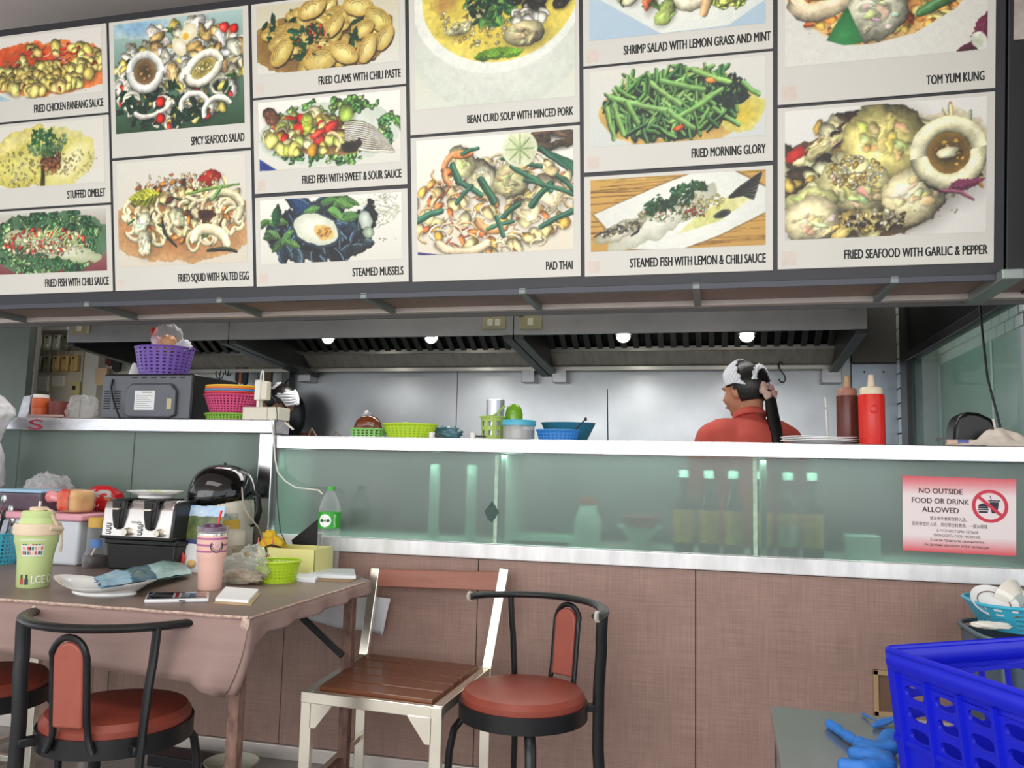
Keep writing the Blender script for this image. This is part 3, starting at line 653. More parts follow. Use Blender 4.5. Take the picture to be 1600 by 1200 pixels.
def d_paneang(A):
    W, H, r = U(A); A.rect(BG, (222, 218, 212)); A.poly([(0, 0), (W*.24, 0), (0, H*.22)], (150, 180, 190), (190, 205, 210))
    A.ell(W*.5, H*.46, W*.62, H*.42, -.06, (206, 104, 56), (222, 140, 84), .03, 24); A.ell(W*.3, H*.62, W*.4, H*.25, 0, (188, 78, 44), (206, 104, 56), .1, 16)
    def g(x, y):
        q = r.random()
        if y > H*.58 and q < .5: a = r.uniform(-1.2, .4); A.stroke([(x, y), (x+.022*cos(a), y+.02*sin(a)), (x+.04*cos(a+.3), y+.04*sin(a+.3))], .009, RED if r.random() < .6 else (228, 150, 120))
        elif y > H*.5 and q < .72: a = r.uniform(-1, 1); A.stroke([(x, y), (x+.03*cos(a), y+.03*sin(a))], .003, (70, 100, 70))
        elif q < .9: A.chunk(x, y, r.uniform(.016, .032), (222, 202, 122), .75)
        else: A.chunk(x, y, .012, (150, 60, 40), .6)
    A.field(W*.55, H*.45, W*.46, H*.36, 210, g)
def d_omelet(A):
    W, H, r = U(A); A.rect(BG)
    A.ell(W*.52, H*.45, W*.42, H*.48, 0, (196, 190, 96), (214, 208, 150), .06, 22); A.ell(W*.3, H*.32, W*.3, H*.32, .1, (222, 216, 140), (196, 186, 90), .1, 20)
    A.ell(W*.72, H*.34, W*.24, H*.22, .6, (238, 234, 190), (214, 206, 130), .08, 20); A.ell(W*.55, H*.42, W*.09, H*.16, .2, (60, 38, 26), (110, 74, 40), .25, 14)
    A.ell(W*.24, H*.72, W*.28, H*.14, .35, (226, 216, 150), (200, 190, 110), .15, 16); A.poly([(W*.46, 0), (W*.5, 0), (W*.5, H*.32), (W*.47, H*.3)], (40, 34, 20), (70, 60, 30))
    A.crumbs(W*.35, H*.3, W*.34, H*.3, 130, [(206, 196, 110), (236, 230, 180), (176, 160, 70)], .006); A.crumbs(W*.74, H*.35, W*.2, H*.2, 70, [(240, 232, 196), (206, 190, 110)], .005)
    A.field(W*.55, H*.35, W*.08, H*.12, 20, lambda x, y: A.chunk(x, y, .014, (140, 88, 50)))
    A.field(W*.52, H*.68, W*.16, H*.2, 60, lambda x, y: A.herb(x, y, .022, r.choice([GRN, (40, 110, 70), (150, 180, 130)])))
def d_fishchili(A):
    W, H, r = U(A); A.rect((120, 60, 64), (200, 200, 190)); A.ell(W*.5, H*.5, W*.56, H*.5, 0, (60, 100, 66), (90, 120, 90), .04, 22)
    A.field(W*.5, H*.5, W*.52, H*.5, 110, lambda x, y: A.frill(x, y, .028, r.choice([(84, 140, 84), (50, 104, 62), (140, 176, 120)])))
    A.ell(W*.55, H*.42, W*.42, H*.17, -.25, (226, 226, 208), (170, 176, 140), .08, 20)
    def g(x, y):
        q = r.random()
        if q < .34: A.chunk(x, y, .014, (200, 66, 40), .5)
        elif q < .6: a = r.uniform(-.2, 1.2); A.stroke([(x, y), (x+.035*cos(a), y+.035*sin(a))], .008, (176, 196, 130))
        else: A.chunk(x, y, r.uniform(.008, .016), (216, 206, 166))
    A.field(W*.45, H*.52, W*.36, H*.2, 130, g); A.crumbs(W*.5, H*.4, W*.36, H*.15, 140, [(232, 228, 210), (200, 80, 50), (120, 150, 90), (220, 214, 180)], .005)
def d_spicy(A):
    W, H, r = U(A); A.rect((44, 74, 50), (176, 200, 196)); A.ell(W*.18, H*.96, W*.3, H*.12, 0, (140, 176, 200), (190, 205, 200), .1)
    def g(x, y):
        q = r.random()
        if q < .3: A.chunk(x, y, r.uniform(.022, .045), (232, 230, 204), .6)
        elif q < .5: A.herb(x, y, .035, r.choice([DGR, (40, 96, 60), (90, 130, 70)]))
        elif q < .62: A.chunk(x, y, .018, RED, .5)
        elif q < .8: A.arc(x, y, r.uniform(.022, .04), r.uniform(0, 3), r.uniform(4, 6), .014, (236, 232, 210))
        else: A.chunk(x, y, .024, (214, 196, 106))
    A.field(W*.5, H*.48, W*.52, H*.46, 210, g)
    A.field(W*.62, H*.7, W*.36, H*.22, 50, lambda x, y: A.chunk(x, y, r.uniform(.02, .042), r.choice([(240, 240, 226), (236, 232, 206), (214, 180, 120)]), .6))
    A.field(W*.4, H*.2, W*.4, H*.16, 22, lambda x, y: A.herb(x, y, .045, DGR))
    A.ring(W*.245, H*.54, .068, .034, (243, 243, 232), .98, 0, (150, 122, 84)); A.ring(W*.7, H*.52, .075, .032, (240, 238, 218), .62, .5, (214, 196, 120))
    A.arc(W*.62, H*.2, .055, .3, 3.3, .024, (242, 242, 230), .8); A.arc(W*.8, H*.12, .06, .2, 2.9, .022, (242, 242, 230), .9, .4); A.arc(W*.3, H*.25, .09, 3.4, 5.6, .02, (236, 234, 216), .5, .3)
    A.ell(W*.58, H*.83, .045, .03, .7, (246, 244, 230), (220, 210, 170)); A.ell(W*.52, H*.74, .04, .025, -1, (246, 244, 230), (220, 210, 170)); A.ell(W*.57, H*.82, .016, .014, 0, (222, 176, 70), (226, 196, 110))
    for x, y in ((.36, .26), (.36, .11), (.86, .86), (.93, .84)): A.chunk(W*x, H*y, .02, (206, 40, 30), .9, rot=1.2)
def d_squid(A):
    W, H, r = U(A); A.rect((214, 206, 190), BG); A.ell(W*.5, H*.36, W*.6, H*.34, 0, (160, 104, 62), (196, 160, 116), .05, 24)
    def g(x, y):
        q = r.random()
        if q < .42: A.arc(x, y, r.uniform(.02, .04), r.uniform(0, 3), r.uniform(3.5, 5.5), r.uniform(.014, .024), (234, 222, 182), .7, r.uniform(0, 3))
        elif q < .62: A.chunk(x, y, .026, (226, 204, 150), .6)
        elif q < .78: A.chunk(x, y, .022, (88, 44, 24), .5)
        elif q < .9: A.chunk(x, y, .02, (190, 130, 60), .5)
        else: A.stroke([(x, y), (x+.03, y+r.uniform(-.03, .03))], .01, (60, 84, 40))
    A.field(W*.52, H*.5, W*.48, H*.3, 150, g)
    A.chunk(W*.2, H*.42, .05, (236, 226, 190), .5, rot=1.1); A.chunk(W*.2, H*.22, .05, (240, 230, 190), .7, rot=1.6); A.chunk(W*.46, H*.45, .045, (240, 228, 190), .7)
    A.arc(W*.72, H*.2, .07, .3, 3.2, .04, (238, 226, 190), .7, -.3); A.arc(W*.82, H*.5, .08, -.5, 2.2, .034, (240, 230, 196), .8, 0); A.leaf(W*.22, H*.66, .085, .12, (196, 200, 70))
    A.chunk(W*.72, H*.8, .05, (180, 36, 26), .4, rot=.25); A.stroke([(W*.55, H*.66), (W*.72, H*.7), (W*.95, H*.72)], .012, (120, 150, 70)); A.stroke([(W*.75, H*.6), (W*.82, H*.72)], .016, (110, 160, 80))
    A.stroke([(W*.35, H*.45), (W*.37, H*.3), (W*.46, H*.17)], .012, (30, 30, 20)); A.stroke([(W*.7, H*.12), (W*.85, H*.13), (W*.92, H*.1)], .016, (34, 40, 26)); A.ell(W*.7, H*.46, .035, .025, 0, (50, 28, 18), (90, 50, 30), .3)
    A.crumbs(W*.45, H*.78, W*.35, H*.08, 60, [(232, 208, 150), (200, 120, 60), (236, 222, 190)], .008)
def d_clams(A):
    W, H, r = U(A); A.rect(BG, (206, 200, 176)); A.ell(W*.45, H*.4, W*.5, H*.48, 0, (96, 72, 40), (150, 120, 70), .06, 20)
    def shell(x, y, R, rot):
        A.ell(x+.003, y-.006, R, R*.62, rot, (40, 32, 20), (70, 56, 36), .03); A.ell(x, y, R, R*.6, rot, A.jit((234, 220, 150), 14), (176, 146, 76), .03, 14)
        for k in range(3): A.arc(x, y, R*(.4+.2*k), .3, 2.8, .0022, (150, 116, 60), .6, rot, 6)
    def g(x, y):
        q = r.random()
        if q < .5: shell(x, y, r.uniform(.03, .05), r.uniform(-.9, .9))
        elif q < .72: A.leaf(x, y, .032, r.uniform(0, 6), (34, 78, 50))
        elif q < .86: A.crumbs(x, y, .02, .015, 8, [(196, 60, 30), (214, 150, 60), (120, 50, 24)], .005)
        else: A.chunk(x, y, .02, (222, 190, 100))
    A.field(W*.5, H*.48, W*.44, H*.42, 110, g)
    for x, y, R, a in ((.4, .88, .06, .35), (.72, .84, .06, -.2), (.86, .62, .06, -.7), (.9, .35, .05, 1), (.18, .3, .06, .9), (.55, .6, .05, .8), (.75, .5, .05, .4), (.78, .22, .055, 1.1), (.45, .14, .07, .1), (.62, .2, .06, -.5)): shell(W*x, H*y, R, a)
    for x, y in ((.28, .5), (.3, .35), (.38, .55), (.7, .4), (.42, .42), (.1, .7)): A.herb(W*x, H*y, .045, (30, 84, 56))
    A.crumbs(W*.4, H*.45, W*.12, H*.25, 60, [(200, 60, 34), (230, 180, 110), (60, 90, 50)], .006)
def d_sweet(A):
    W, H, r = U(A); A.rect(BG, WHT); A.ell(W*.5, H*.47, W*.5, H*.46, 0, (220, 222, 210), (200, 210, 196), .02, 20); A.poly([(0, 0), (W*.13, 0), (0, H*.18)], (34, 52, 120), (50, 80, 150))
    A.field(W*.5, H*.5, W*.5, H*.46, 95, lambda x, y: A.frill(x, y, .028, r.choice([(110, 160, 80), (70, 130, 66), (164, 196, 120)])) if (abs(y/H-.5) > .2 or x < W*.16 or x > W*.86) else None)
    A.ell(W*.45, H*.45, W*.4, H*.28, -.12, (90, 66, 36), (150, 120, 70), .05, 20)
    def g(x, y):
        q = r.random(); A.chunk(x, y, r.uniform(.016, .034), r.choice([(222, 210, 120), (196, 204, 110), (232, 224, 170), (214, 160, 70)]) if q < .88 else RED, .75)
    A.field(W*.36, H*.5, W*.3, H*.27, 95, g)
    for k in range(26):
        a = -.5+.04*k*.3; y = H*(.58-.012*k); A.stroke([(W*.62, y+.01), (W*.74, y+.004-.001*k), (W*(.86+.004*k), y-.035)], .009, (236, 232, 214) if k % 2 else (60, 54, 40), taper=True)
    A.ell(W*.66, H*.28, W*.07, H*.1, 0, (26, 22, 18), (60, 50, 36), .2); A.chunk(W*.52, H*.56, .04, (206, 50, 36), .55, rot=.5); A.chunk(W*.43, H*.48, .034, (190, 60, 34), .45, rot=.5)
    A.chunk(W*.35, H*.63, .04, (190, 200, 90), .6); A.chunk(W*.63, H*.74, .03, (160, 190, 90), .9); A.chunk(W*.1, H*.78, .04, (110, 70, 50), .6); A.arc(W*.53, H*.33, .03, -1, 2, .014, (226, 214, 160), 1.2)
def d_mussel(A):
    W, H, r = U(A); A.rect(BG, WHT)
    A.field(W*.84, H*.76, W*.15, H*.24, 170, lambda x, y: A.stroke([(x, y), (x+r.uniform(-.02, .02), y+r.uniform(-.014, .014))], .003, r.choice([(190, 196, 160), (236, 236, 222), (206, 212, 186)])))
    A.ell(W*.42, H*.42, W*.38, H*.4, -.1, (24, 28, 34), (40, 46, 52), .08, 20)
    def mus(x, y, R, rot, c=(34, 44, 58)):
        A.leaf(x+.004, y-.005, R*1.03, rot, (12, 12, 16)); A.leaf(x, y, R, rot, c); A.arc(x, y, R*.7, .4, 2.4, .005, (110, 140, 160), .42, rot, 6)
    A.field(W*.42, H*.42, W*.36, H*.38, 75, lambda x, y: mus(x, y, r.uniform(.035, .06), r.uniform(-2, 2), r.choice([(34, 44, 58), (44, 62, 84), (22, 26, 32), (60, 76, 90)])))
    mus(W*.3, H*.86, .08, -.5, (50, 90, 120)); mus(W*.5, H*.9, .09, .1); mus(W*.75, H*.6, .08, 1.3)
    A.ell(W*.4, H*.5, .105, .062, -.32, (26, 34, 40), (40, 60, 72), .04, 18); A.ell(W*.4, H*.51, .095, .054, -.32, (240, 240, 226), (206, 210, 190), .04, 18); A.ell(W*.46, H*.46, .044, .026, -.3, (222, 170, 90), (226, 200, 140), .12)
    A.crumbs(W*.46, H*.46, .03, .018, 30, [(226, 160, 80), (240, 214, 160)], .004); A.ell(W*.75, H*.6, .025, .035, .3, (220, 226, 214), (150, 160, 150)); A.ell(W*.77, H*.42, .024, .022, 0, (190, 204, 180), (110, 126, 110))
    for x, y, n in ((.6, .78, 7), (.1, .55, 4), (.16, .38, 4), (.45, .93, 3)):
        for k in range(n): A.leaf(W*x+r.uniform(-.05, .05), H*y+r.uniform(-.03, .03), .036, r.uniform(-.6, .9), (110, 160, 90))
    A.leaf(W*.12, H*.72, .05, 1.5, (40, 90, 60)); A.crumbs(W*.85, H*.3, W*.12, H*.03, 8, [(150, 150, 110)], .003)
def d_beancurd(A):
    W, H, r = U(A); A.rect((216, 218, 206), (206, 210, 184)); A.ell(W*.52, H*.50, W*.54, H*.56, 0, (224, 226, 216), (206, 210, 198), .0, soft=6); A.ell(W*.52, H*.84, W*.53, H*.60, 0, (240, 241, 232), (230, 232, 222), .0)
    A.ell(W*.535, H*.86, W*.485, H*.535, 0, (206, 184, 70), (222, 206, 110), .0)
    A.ell(W*.3, H*.66, W*.16, H*.1, .3, (232, 218, 130), (206, 186, 84), .1); A.chunk(W*.28, H*.62, .05, (240, 234, 190), .5, rot=.3); A.chunk(W*.46, H*.72, .05, (240, 236, 206), .6); A.ell(W*.2, H*.84, W*.08, H*.1, 0, (170, 130, 80), (200, 180, 90), .2, soft=5)
    A.crumbs(W*.48, H*.66, W*.34, H*.2, 130, [(236, 228, 190), (222, 206, 140), (186, 160, 80)], .008)
    A.field(W*.82, H*.84, W*.17, H*.17, 60, lambda x, y: A.chunk(x, y, .02, (40, 38, 32), .7, .5)); A.field(W*.52, H*.8, W*.17, H*.15, 44, lambda x, y: A.herb(x, y, .038, r.choice([(50, 104, 64), (24, 60, 40), (110, 160, 80)])))
    A.field(W*.72, H*.66, W*.12, H*.06, 20, lambda x, y: A.chunk(x, y, .02, (238, 232, 212))); A.chunk(W*.69, H*.53, .072, (234, 226, 184), .6, rot=.05, jag=.03)
    for k in range(7): A.leaf(W*(.44+.03*k), H*(.385+.008*(k % 3)), .04, r.uniform(-.2, .4), (120, 170, 50))
def d_padthai(A):
    W, H, r = U(A); A.rect((222, 214, 196), WHT)
    A.field(W*.84, H*.93, W*.2, H*.07, 16, lambda x, y: A.chunk(x, y, .04, (96, 74, 50), .3, rot=.1))
    for k in range(7): A.stroke([(W*(.62+.03*k), H*(.98-.02*k)), (W*1.0, H*(.72-.015*k))], .016, (36, 92, 66))
    def g(x, y):
        q = r.random()
        if q < .44: a = r.uniform(0, 6); A.arc(x, y, r.uniform(.02, .045), a, a+2.4, .009, r.choice([(234, 218, 180), (226, 196, 140), (240, 232, 210)]), .7, 0, 6)
        elif q < .64: A.chunk(x, y, .026, (232, 214, 160), .7)
        elif q < .76: A.chunk(x, y, .02, (222, 130, 70), .5)
        elif q < .84: A.chunk(x, y, .022, (230, 186, 90), .7)
        else: A.stroke([(x, y), (x+.03, y+r.uniform(-.04, .04))], .006, (176, 90, 50))
    A.field(W*.5, H*.4, W*.54, H*.42, 300, g)
    for x, y, R in ((.6, .6, .075), (.42, .66, .06), (.3, .8, .06), (.85, .5, .06), (.7, .36, .05)): A.chunk(W*x, H*y, R, (236, 222, 176), .85)
    A.arc(W*.28, H*.72, .055, 1, 4, .022, (226, 160, 96), 1.1); A.stroke([(W*.26, H*.84), (W*.36, H*.86)], .026, (226, 140, 76)); A.arc(W*.5, H*.3, .06, 3.4, 5.4, .03, (228, 180, 120)); A.arc(W*.3, H*.14, .1, 3.6, 5.8, .03, (232, 214, 176), .5)
    for (x0, y0, x1, y1, w_) in ((.24, .76, .28, .62, .026), (.28, .62, .42, .5, .02), (.42, .62, .5, .44, .028), (.36, .58, .26, .44, .016), (.0, .3, .16, .38, .022), (.62, .72, .86, .5, .02), (.56, .8, .8, .7, .014), (.86, .56, .74, .38, .022), (.66, .4, .56, .3, .02), (.8, .2, 1, .32, .02), (.46, .2, .62, .26, .014), (.52, .3, .56, .14, .018), (.7, .6, 1, .46, .016), (.3, .86, .4, .9, .014), (.9, .62, 1, .5, .018)):
        A.stroke([(W*x0, H*y0), (W*(x0+x1)/2, H*(y0+y1)/2+.004), (W*x1, H*y1)], w_, (44, 104, 76), .7, False)
    A.ell(W*.67, H*.87, .062, .062, 0, (196, 206, 160), (226, 228, 200), .02, 18)
    for k in range(8): A.stroke([(W*.67, H*.87), (W*.67+.05*cos(k*.785), H*.87+.05*sin(k*.785))], .006, (172, 190, 140))
    A.poly([(0, 0), (W*.16, 0), (0, H*.03)], (60, 56, 110), (90, 90, 140))
def d_shrimp(A):
    W, H, r = U(A); A.rect((176, 196, 210), (190, 206, 214)); A.poly([(0, H*.62), (W*.42, 0), (W*.8, H*.02), (W, H*.3), (W, H), (0, H)], (236, 236, 226), (214, 220, 214))
    def g(x, y):
        q = r.random()
        if q < .5: A.herb(x, y, .038, r.choice([(44, 84, 50), DGR, (120, 160, 80)]))
        elif q < .75: A.chunk(x, y, .028, (232, 222, 176))
        elif q < .87: A.chunk(x, y, .024, (210, 110, 70), .5)
        else: A.frill(x, y, .024, (180, 204, 120))
    A.field(W*.55, H*.85, W*.44, H*.5, 150, g)
    A.arc(W*.58, H*.56, .06, 1.4, 5.2, .04, (242, 236, 206), 1.0); A.stroke([(W*.66, H*.2), (W*.7, H*.5), (W*.78, H*.75)], .04, (236, 196, 150)); A.chunk(W*.36, H*.5, .05, (216, 130, 90), .45); A.chunk(W*.4, H*.7, .05, (238, 230, 190), .7)
    A.chunk(W*.44, H*.26, .04, (196, 206, 120), .6, rot=.9); A.field(W*.8, H*.36, W*.1, H*.08, 12, lambda x, y: A.frill(x, y, .022, (190, 210, 110)))
def d_morning(A):
    W, H, r = U(A); A.rect((206, 210, 204), BG); A.ell(W*.5, H*.42, W*.44, H*.5, 0, (150, 110, 50), (206, 176, 110), .02, 28); A.ell(W*.86, H*.3, W*.14, H*.24, 0, (196, 176, 70), (206, 200, 130), .1)
    A.ell(W*.47, H*.44, W*.34, H*.42, 0, (24, 40, 28), (40, 60, 40), .06, 20)
    A.field(W*.48, H*.46, W*.38, H*.42, 60, lambda x, y: A.chunk(x, y, .024, (26, 46, 34), .5, .5))
    def g(x, y):
        a = r.choice([r.uniform(-.9, -.3), r.uniform(.2, 1.2), r.uniform(1.2, 1.9)]); L_ = r.uniform(.04, .1); b = a+r.uniform(-.35, .35)
        A.stroke([(x-L_*cos(a)/2+.002, y-L_*sin(a)/2-.005), (x, y-.005), (x+L_*cos(b)/2, y+L_*sin(b)/2-.005)], .012, (20, 34, 22))
        A.stroke([(x-L_*cos(a)/2, y-L_*sin(a)/2), (x, y), (x+L_*cos(b)/2, y+L_*sin(b)/2)], r.uniform(.008, .014), r.choice([(110, 160, 80), (140, 184, 104), (84, 136, 66), (60, 110, 56)]), .6, False)
    A.field(W*.48, H*.52, W*.37, H*.42, 170, g)
    A.field(W*.8, H*.58, W*.1, H*.2, 26, lambda x, y: A.herb(x, y, .028, (24, 52, 46)))
    for x0, y0, x1, y1 in ((.36, .78, .52, .48), (.42, .8, .66, .64), (.12, .64, .46, .4), (.7, .56, .48, .26), (.76, .62, .52, .32), (.46, .4, .6, .16), (.22, .55, .28, .3), (.88, .68, .96, .52), (.6, .9, .8, .7), (.1, .5, .14, .1), (.14, .52, .2, .14)):
        A.stroke([(W*x0, H*y0), (W*(x0+x1)/2, H*(y0+y1)/2-.003), (W*x1, H*y1)], .018, (136, 180, 100), .6, False)
    A.chunk(W*.52, H*.16, .018, (206, 90, 50), .5, rot=.1); A.chunk(W*.7, H*.74, .018, (222, 150, 80), .5, rot=-.1)
def d_steamfish(A):
    W, H, r = U(A); A.rect((188, 150, 84), (198, 160, 90))
    for k in range(60):
        y = H*r.random(); x = r.uniform(-.2, .8)*W; A.stroke([(x, y), (x+W*.3, y+r.uniform(-.008, .008)), (x+W*.6, y+r.uniform(-.01, .01))], .004, r.choice([(150, 112, 56), (206, 170, 100), (176, 136, 72)]))
    for sc, c1, c2 in ((1.03, (120, 100, 70), (150, 120, 70)), (1, (238, 238, 228), (216, 218, 210))):
        pts = [(.02, .52), (.1, .3), (.2, .02), (.52, -.02), (.75, .16), (1.02, .46), (1.04, .7), (.92, .88), (.82, 1.02), (.6, 1.02), (.4, .86), (.2, .68)]
        A.poly([(W*(.5+(x-.5)*sc), H*(.5+(y-.5)*sc)) for x, y in pts], c1, c2)
    A.poly([(W*x, H*y) for x, y in ((.5, .18), (.75, .35), (.92, .62), (.8, .68), (.6, .4))], (206, 206, 130), (222, 220, 176))
    A.ell(W*.42, H*.4, W*.36, H*.19, .5, (232, 232, 218), (180, 180, 160), .04, 22); A.ell(W*.18, H*.28, W*.17, H*.11, .4, (226, 224, 210), (150, 146, 120), .06, 16)
    for k in range(60): x, y = W*r.uniform(.06, .3), 0; y = H*(.2+.9*(x/W)*.62)+r.uniform(-.012, .012); A.chunk(x, y, .009, r.choice([(110, 104, 84), (70, 66, 54), (160, 156, 130)]), .5, shadow=False)
    A.stroke([(W*.24, H*.2), (W*.28, H*.26), (W*.29, H*.34)], .008, (50, 46, 36)); A.stroke([(W*.02, H*.2), (W*.06, H*.26), (W*.12, H*.27)], .006, (40, 36, 30))
    for k in range(12): A.stroke([(W*.8, H*.66), (W*(.88), H*(.68+.012*k)), (W*(.93+.004*k), H*(.62+.03*k))], .012, (36, 36, 34) if k % 2 else (96, 96, 86))
    A.ell(W*.76, H*.44, .03, .014, .2, (34, 36, 34), (90, 90, 80))
    A.crumbs(W*.48, H*.5, W*.2, H*.13, 150, [(206, 206, 150), (120, 160, 90), (236, 232, 206), (200, 90, 60)], .006); A.crumbs(W*.66, H*.62, W*.12, H*.1, 60, [(206, 196, 110), (236, 226, 170)], .006)
    A.field(W*.5, H*.68, W*.17, H*.12, 55, lambda x, y: A.herb(x+0, y+(x-W*.5)*.35, .022, r.choice([(60, 110, 60), (30, 74, 44)])))
def d_tomyum(A):
    W, H, r = U(A); A.rect(BG, (222, 220, 212)); A.ell(W*.48, H*.85, W*.52, H*.74, 0, (206, 120, 44), (226, 190, 130), .01)
    A.field(W*.48, H*.78, W*.48, H*.68, 420, lambda x, y: A.chunk(x, y, r.uniform(.01, .03), r.choice([(226, 176, 84), (212, 120, 44), (238, 208, 134), (200, 96, 36), (232, 156, 74)]), .5, shadow=r.random() < .4, jag=.3))
    for k in range(60): x = W*r.uniform(.08, .9); y = H*r.uniform(.2, .95); A.arc(x, y, .03, r.uniform(0, 3), r.uniform(3, 5), .004, (240, 206, 130))
    A.arc(W*.2, H*.56, .09, 3.2, 6.2, .06, (240, 226, 190), .6, .4); A.arc(W*.26, H*.7, .11, 3.4, 5.9, .05, (242, 222, 176), .5, .2); A.chunk(W*.47, H*.40, .09, (242, 232, 204), 1.0, rot=.2, jag=.1); A.chunk(W*.36, H*.74, .07, (228, 176, 80), .8); A.chunk(W*.75, H*.7, .1, (238, 216, 164), .45, rot=.3)
    A.poly([(W*.2, H*.15), (W*.32, H*.43), (W*.40, H*.14), (W*.3, H*.12)], (60, 140, 80), (34, 96, 54)); A.stroke([(W*.68, H*.32), (W*.84, H*.44), (W*.98, H*.62)], .04, (70, 120, 70)); A.stroke([(W*.62, H*.5), (W*.84, H*.54)], .018, (206, 70, 34)); A.field(W*.56, H*.64, W*.06, H*.08, 10, lambda x, y: A.herb(x, y, .04, (70, 130, 60)))
    A.poly([(0, -.01), (0, H*.48), (W*.03, H*.42), (W*.14, H*.22), (W*.3, H*.13), (W*.45, H*.12), (W*.65, H*.17), (W*.85, H*.33), (W*1.01, H*.62), (W*1.01, -.01)], (222, 221, 214), BG)
    A.leaf(W*.975, H*.14, .06, 1.2, (130, 60, 90)); A.leaf(W*.93, H*.03, .045, .4, (120, 50, 80)); A.ell(W*.96, H*.07, .02, .03, .2, (196, 206, 180), BG)
def d_garlic(A):
    W, H, r = U(A); A.rect((222, 218, 212), (228, 226, 220)); A.ell(W*.36, H*.4, W*.42, H*.42, -.15, (46, 34, 22), (96, 76, 48), .06, 24); A.ell(W*.8, H*.62, W*.24, H*.3, 0, (190, 170, 130), (214, 206, 180), .1, 20)
    def g(x, y):
        q = r.random()
        if q < .35: A.chunk(x, y, r.uniform(.02, .045), (230, 222, 170), .7)
        elif q < .55: A.chunk(x, y, .024, (206, 176, 90), .6)
        elif q < .8: A.crumbs(x, y, .03, .02, 8, [(222, 196, 120), (240, 230, 190), (150, 110, 50)], .006)
        else: A.chunk(x, y, .03, (60, 44, 28), .6)
    A.field(W*.42, H*.5, W*.46, H*.44, 200, g)
    A.field(W*.86, H*.68, W*.12, H*.3, 40, lambda x, y: A.stroke([(x, y), (x+r.uniform(-.03, .03), y-.05)], .012, r.choice([(206, 150, 80), (120, 50, 90), (214, 214, 180), (190, 196, 160)])))
    A.ell(W*.06, H*.66, .035, .02, .6, (190, 50, 36), (150, 30, 26)); A.chunk(W*.22, H*.72, .07, (226, 220, 160), .35, rot=.6)
    A.chunk(W*.5, H*.72, .12, (232, 220, 150), .95, rot=1.8, jag=.1); A.chunk(W*.36, H*.38, .12, (232, 224, 166), .72, rot=-.3, jag=.06); A.crumbs(W*.36, H*.5, W*.14, H*.12, 120, [(232, 206, 130), (244, 238, 206), (206, 170, 90)], .008)
    A.chunk(W*.66, H*.32, .1, (238, 230, 180), .85, rot=.8, jag=.12); A.ring(W*.82, H*.6, .085, .05, (238, 232, 190), 1.05, .2, (150, 120, 60)); A.chunk(W*.82, H*.6, .03, (232, 222, 170), .7)
    A.chunk(W*.14, H*.28, .08, (226, 216, 160), .6, rot=.1); A.chunk(W*.14, H*.14, .09, (236, 230, 186), .85, rot=.3); A.chunk(W*.32, H*.1, .06, (214, 190, 120), .5, rot=.9); A.chunk(W*.42, H*.12, .05, (222, 204, 140), .6)
    A.crumbs(W*.46, H*.12, W*.16, H*.08, 90, [(222, 200, 130), (80, 60, 34), (240, 230, 196)], .008); A.leaf(W*.9, H*.36, .05, .3, (120, 46, 84)); A.stroke([(W*.78, H*.33), (W*.88, H*.3), (W*.94, H*.24)], .012, (150, 90, 110)); A.crumbs(W*.72, H*.14, W*.2, H*.06, 10, [(170, 160, 130)], .003)
panels = [
 ((-2.912, -2.302, .737, 1.083), d_paneang, 'FRIED CHICKEN PANEANG SAUCE', (55, 163, 168), (170, 40), 0, 'menu picture of orange chicken curry'),
 ((-2.912, -2.302, .385, .729), d_omelet, 'STUFFED OMELET', (107, 166, 305), None, 0, 'menu picture of a yellow stuffed omelet'),
 ((-2.912, -2.302, .036, .376), d_fishchili, 'FRIED FISH WITH CHILI SAUCE', (72.5, 171.5, 447), None, 0, 'menu picture of fish on lettuce with chilies'),
 ((-2.29, -1.68, .556, 1.083), d_spicy, 'SPICY SEAFOOD SALAD', (300, 383, 218), None, 0, 'menu picture of squid ring salad'),
 ((-2.29, -1.68, .036, .546), d_squid, 'FRIED SQUID WITH SALTED EGG', (280, 390, 440), None, .030, 'menu picture of squid in brown sauce'),
 ((-1.667, -1.057, .737, 1.083), d_clams, 'FRIED CLAMS WITH CHILI PASTE', (499, 627, 126), None, .036, 'menu picture of clams with basil'),
 ((-1.667, -1.057, .381, .729), d_sweet, 'FRIED FISH WITH SWEET & SOUR SAUCE', (473.5, 628, 284), None, .036, 'menu picture of fish with tomato and cucumber'),
 ((-1.667, -1.057, .034, .367), d_mussel, 'STEAMED MUSSELS', (552, 631, 435), None, .036, 'menu picture of black mussels'),
 ((-1.043, -.433, .553, 1.083), d_beancurd, 'BEAN CURD SOUP WITH MINCED PORK', (731, 896, 186), None, 0, 'menu picture of clear yellow soup in a white bowl'),
 ((-1.043, -.433, .032, .543), d_padthai, 'PAD THAI', (854, 895, 425), None, 0, 'menu picture of noodles with scallions and lime'),
 ((-.42, .192, .737, 1.083), d_shrimp, 'SHRIMP SALAD WITH LEMON GRASS AND MINT', (975, 1204, 76), None, .04, 'menu picture of shrimp salad on a white plate'),
 ((-.42, .192, .381, .729), d_morning, 'FRIED MORNING GLORY', (1081, 1196, 244), None, .04, 'menu picture of green stir fried stems'),
 ((-.42, .192, .03, .367), d_steamfish, 'STEAMED FISH WITH LEMON & CHILI SAUCE', (985, 1196, 417), None, .04, 'menu picture of a whole fish on an oval plate'),
 ((.206, .832, .556, 1.083), d_tomyum, 'TOM YUM KUNG', (1447, 1537, 127), None, .045, 'menu picture of orange soup'),
 ((.206, .832, .032, .546), d_garlic, 'FRIED SEAFOOD WITH GARLIC & PEPPER', (1319, 1542, 405), None, .045, 'menu picture of golden squid with garlic'),
]
NBn = Vector((0, cos(TILT), sin(TILT))); P0 = Vector((0, 2.70, 1.778))
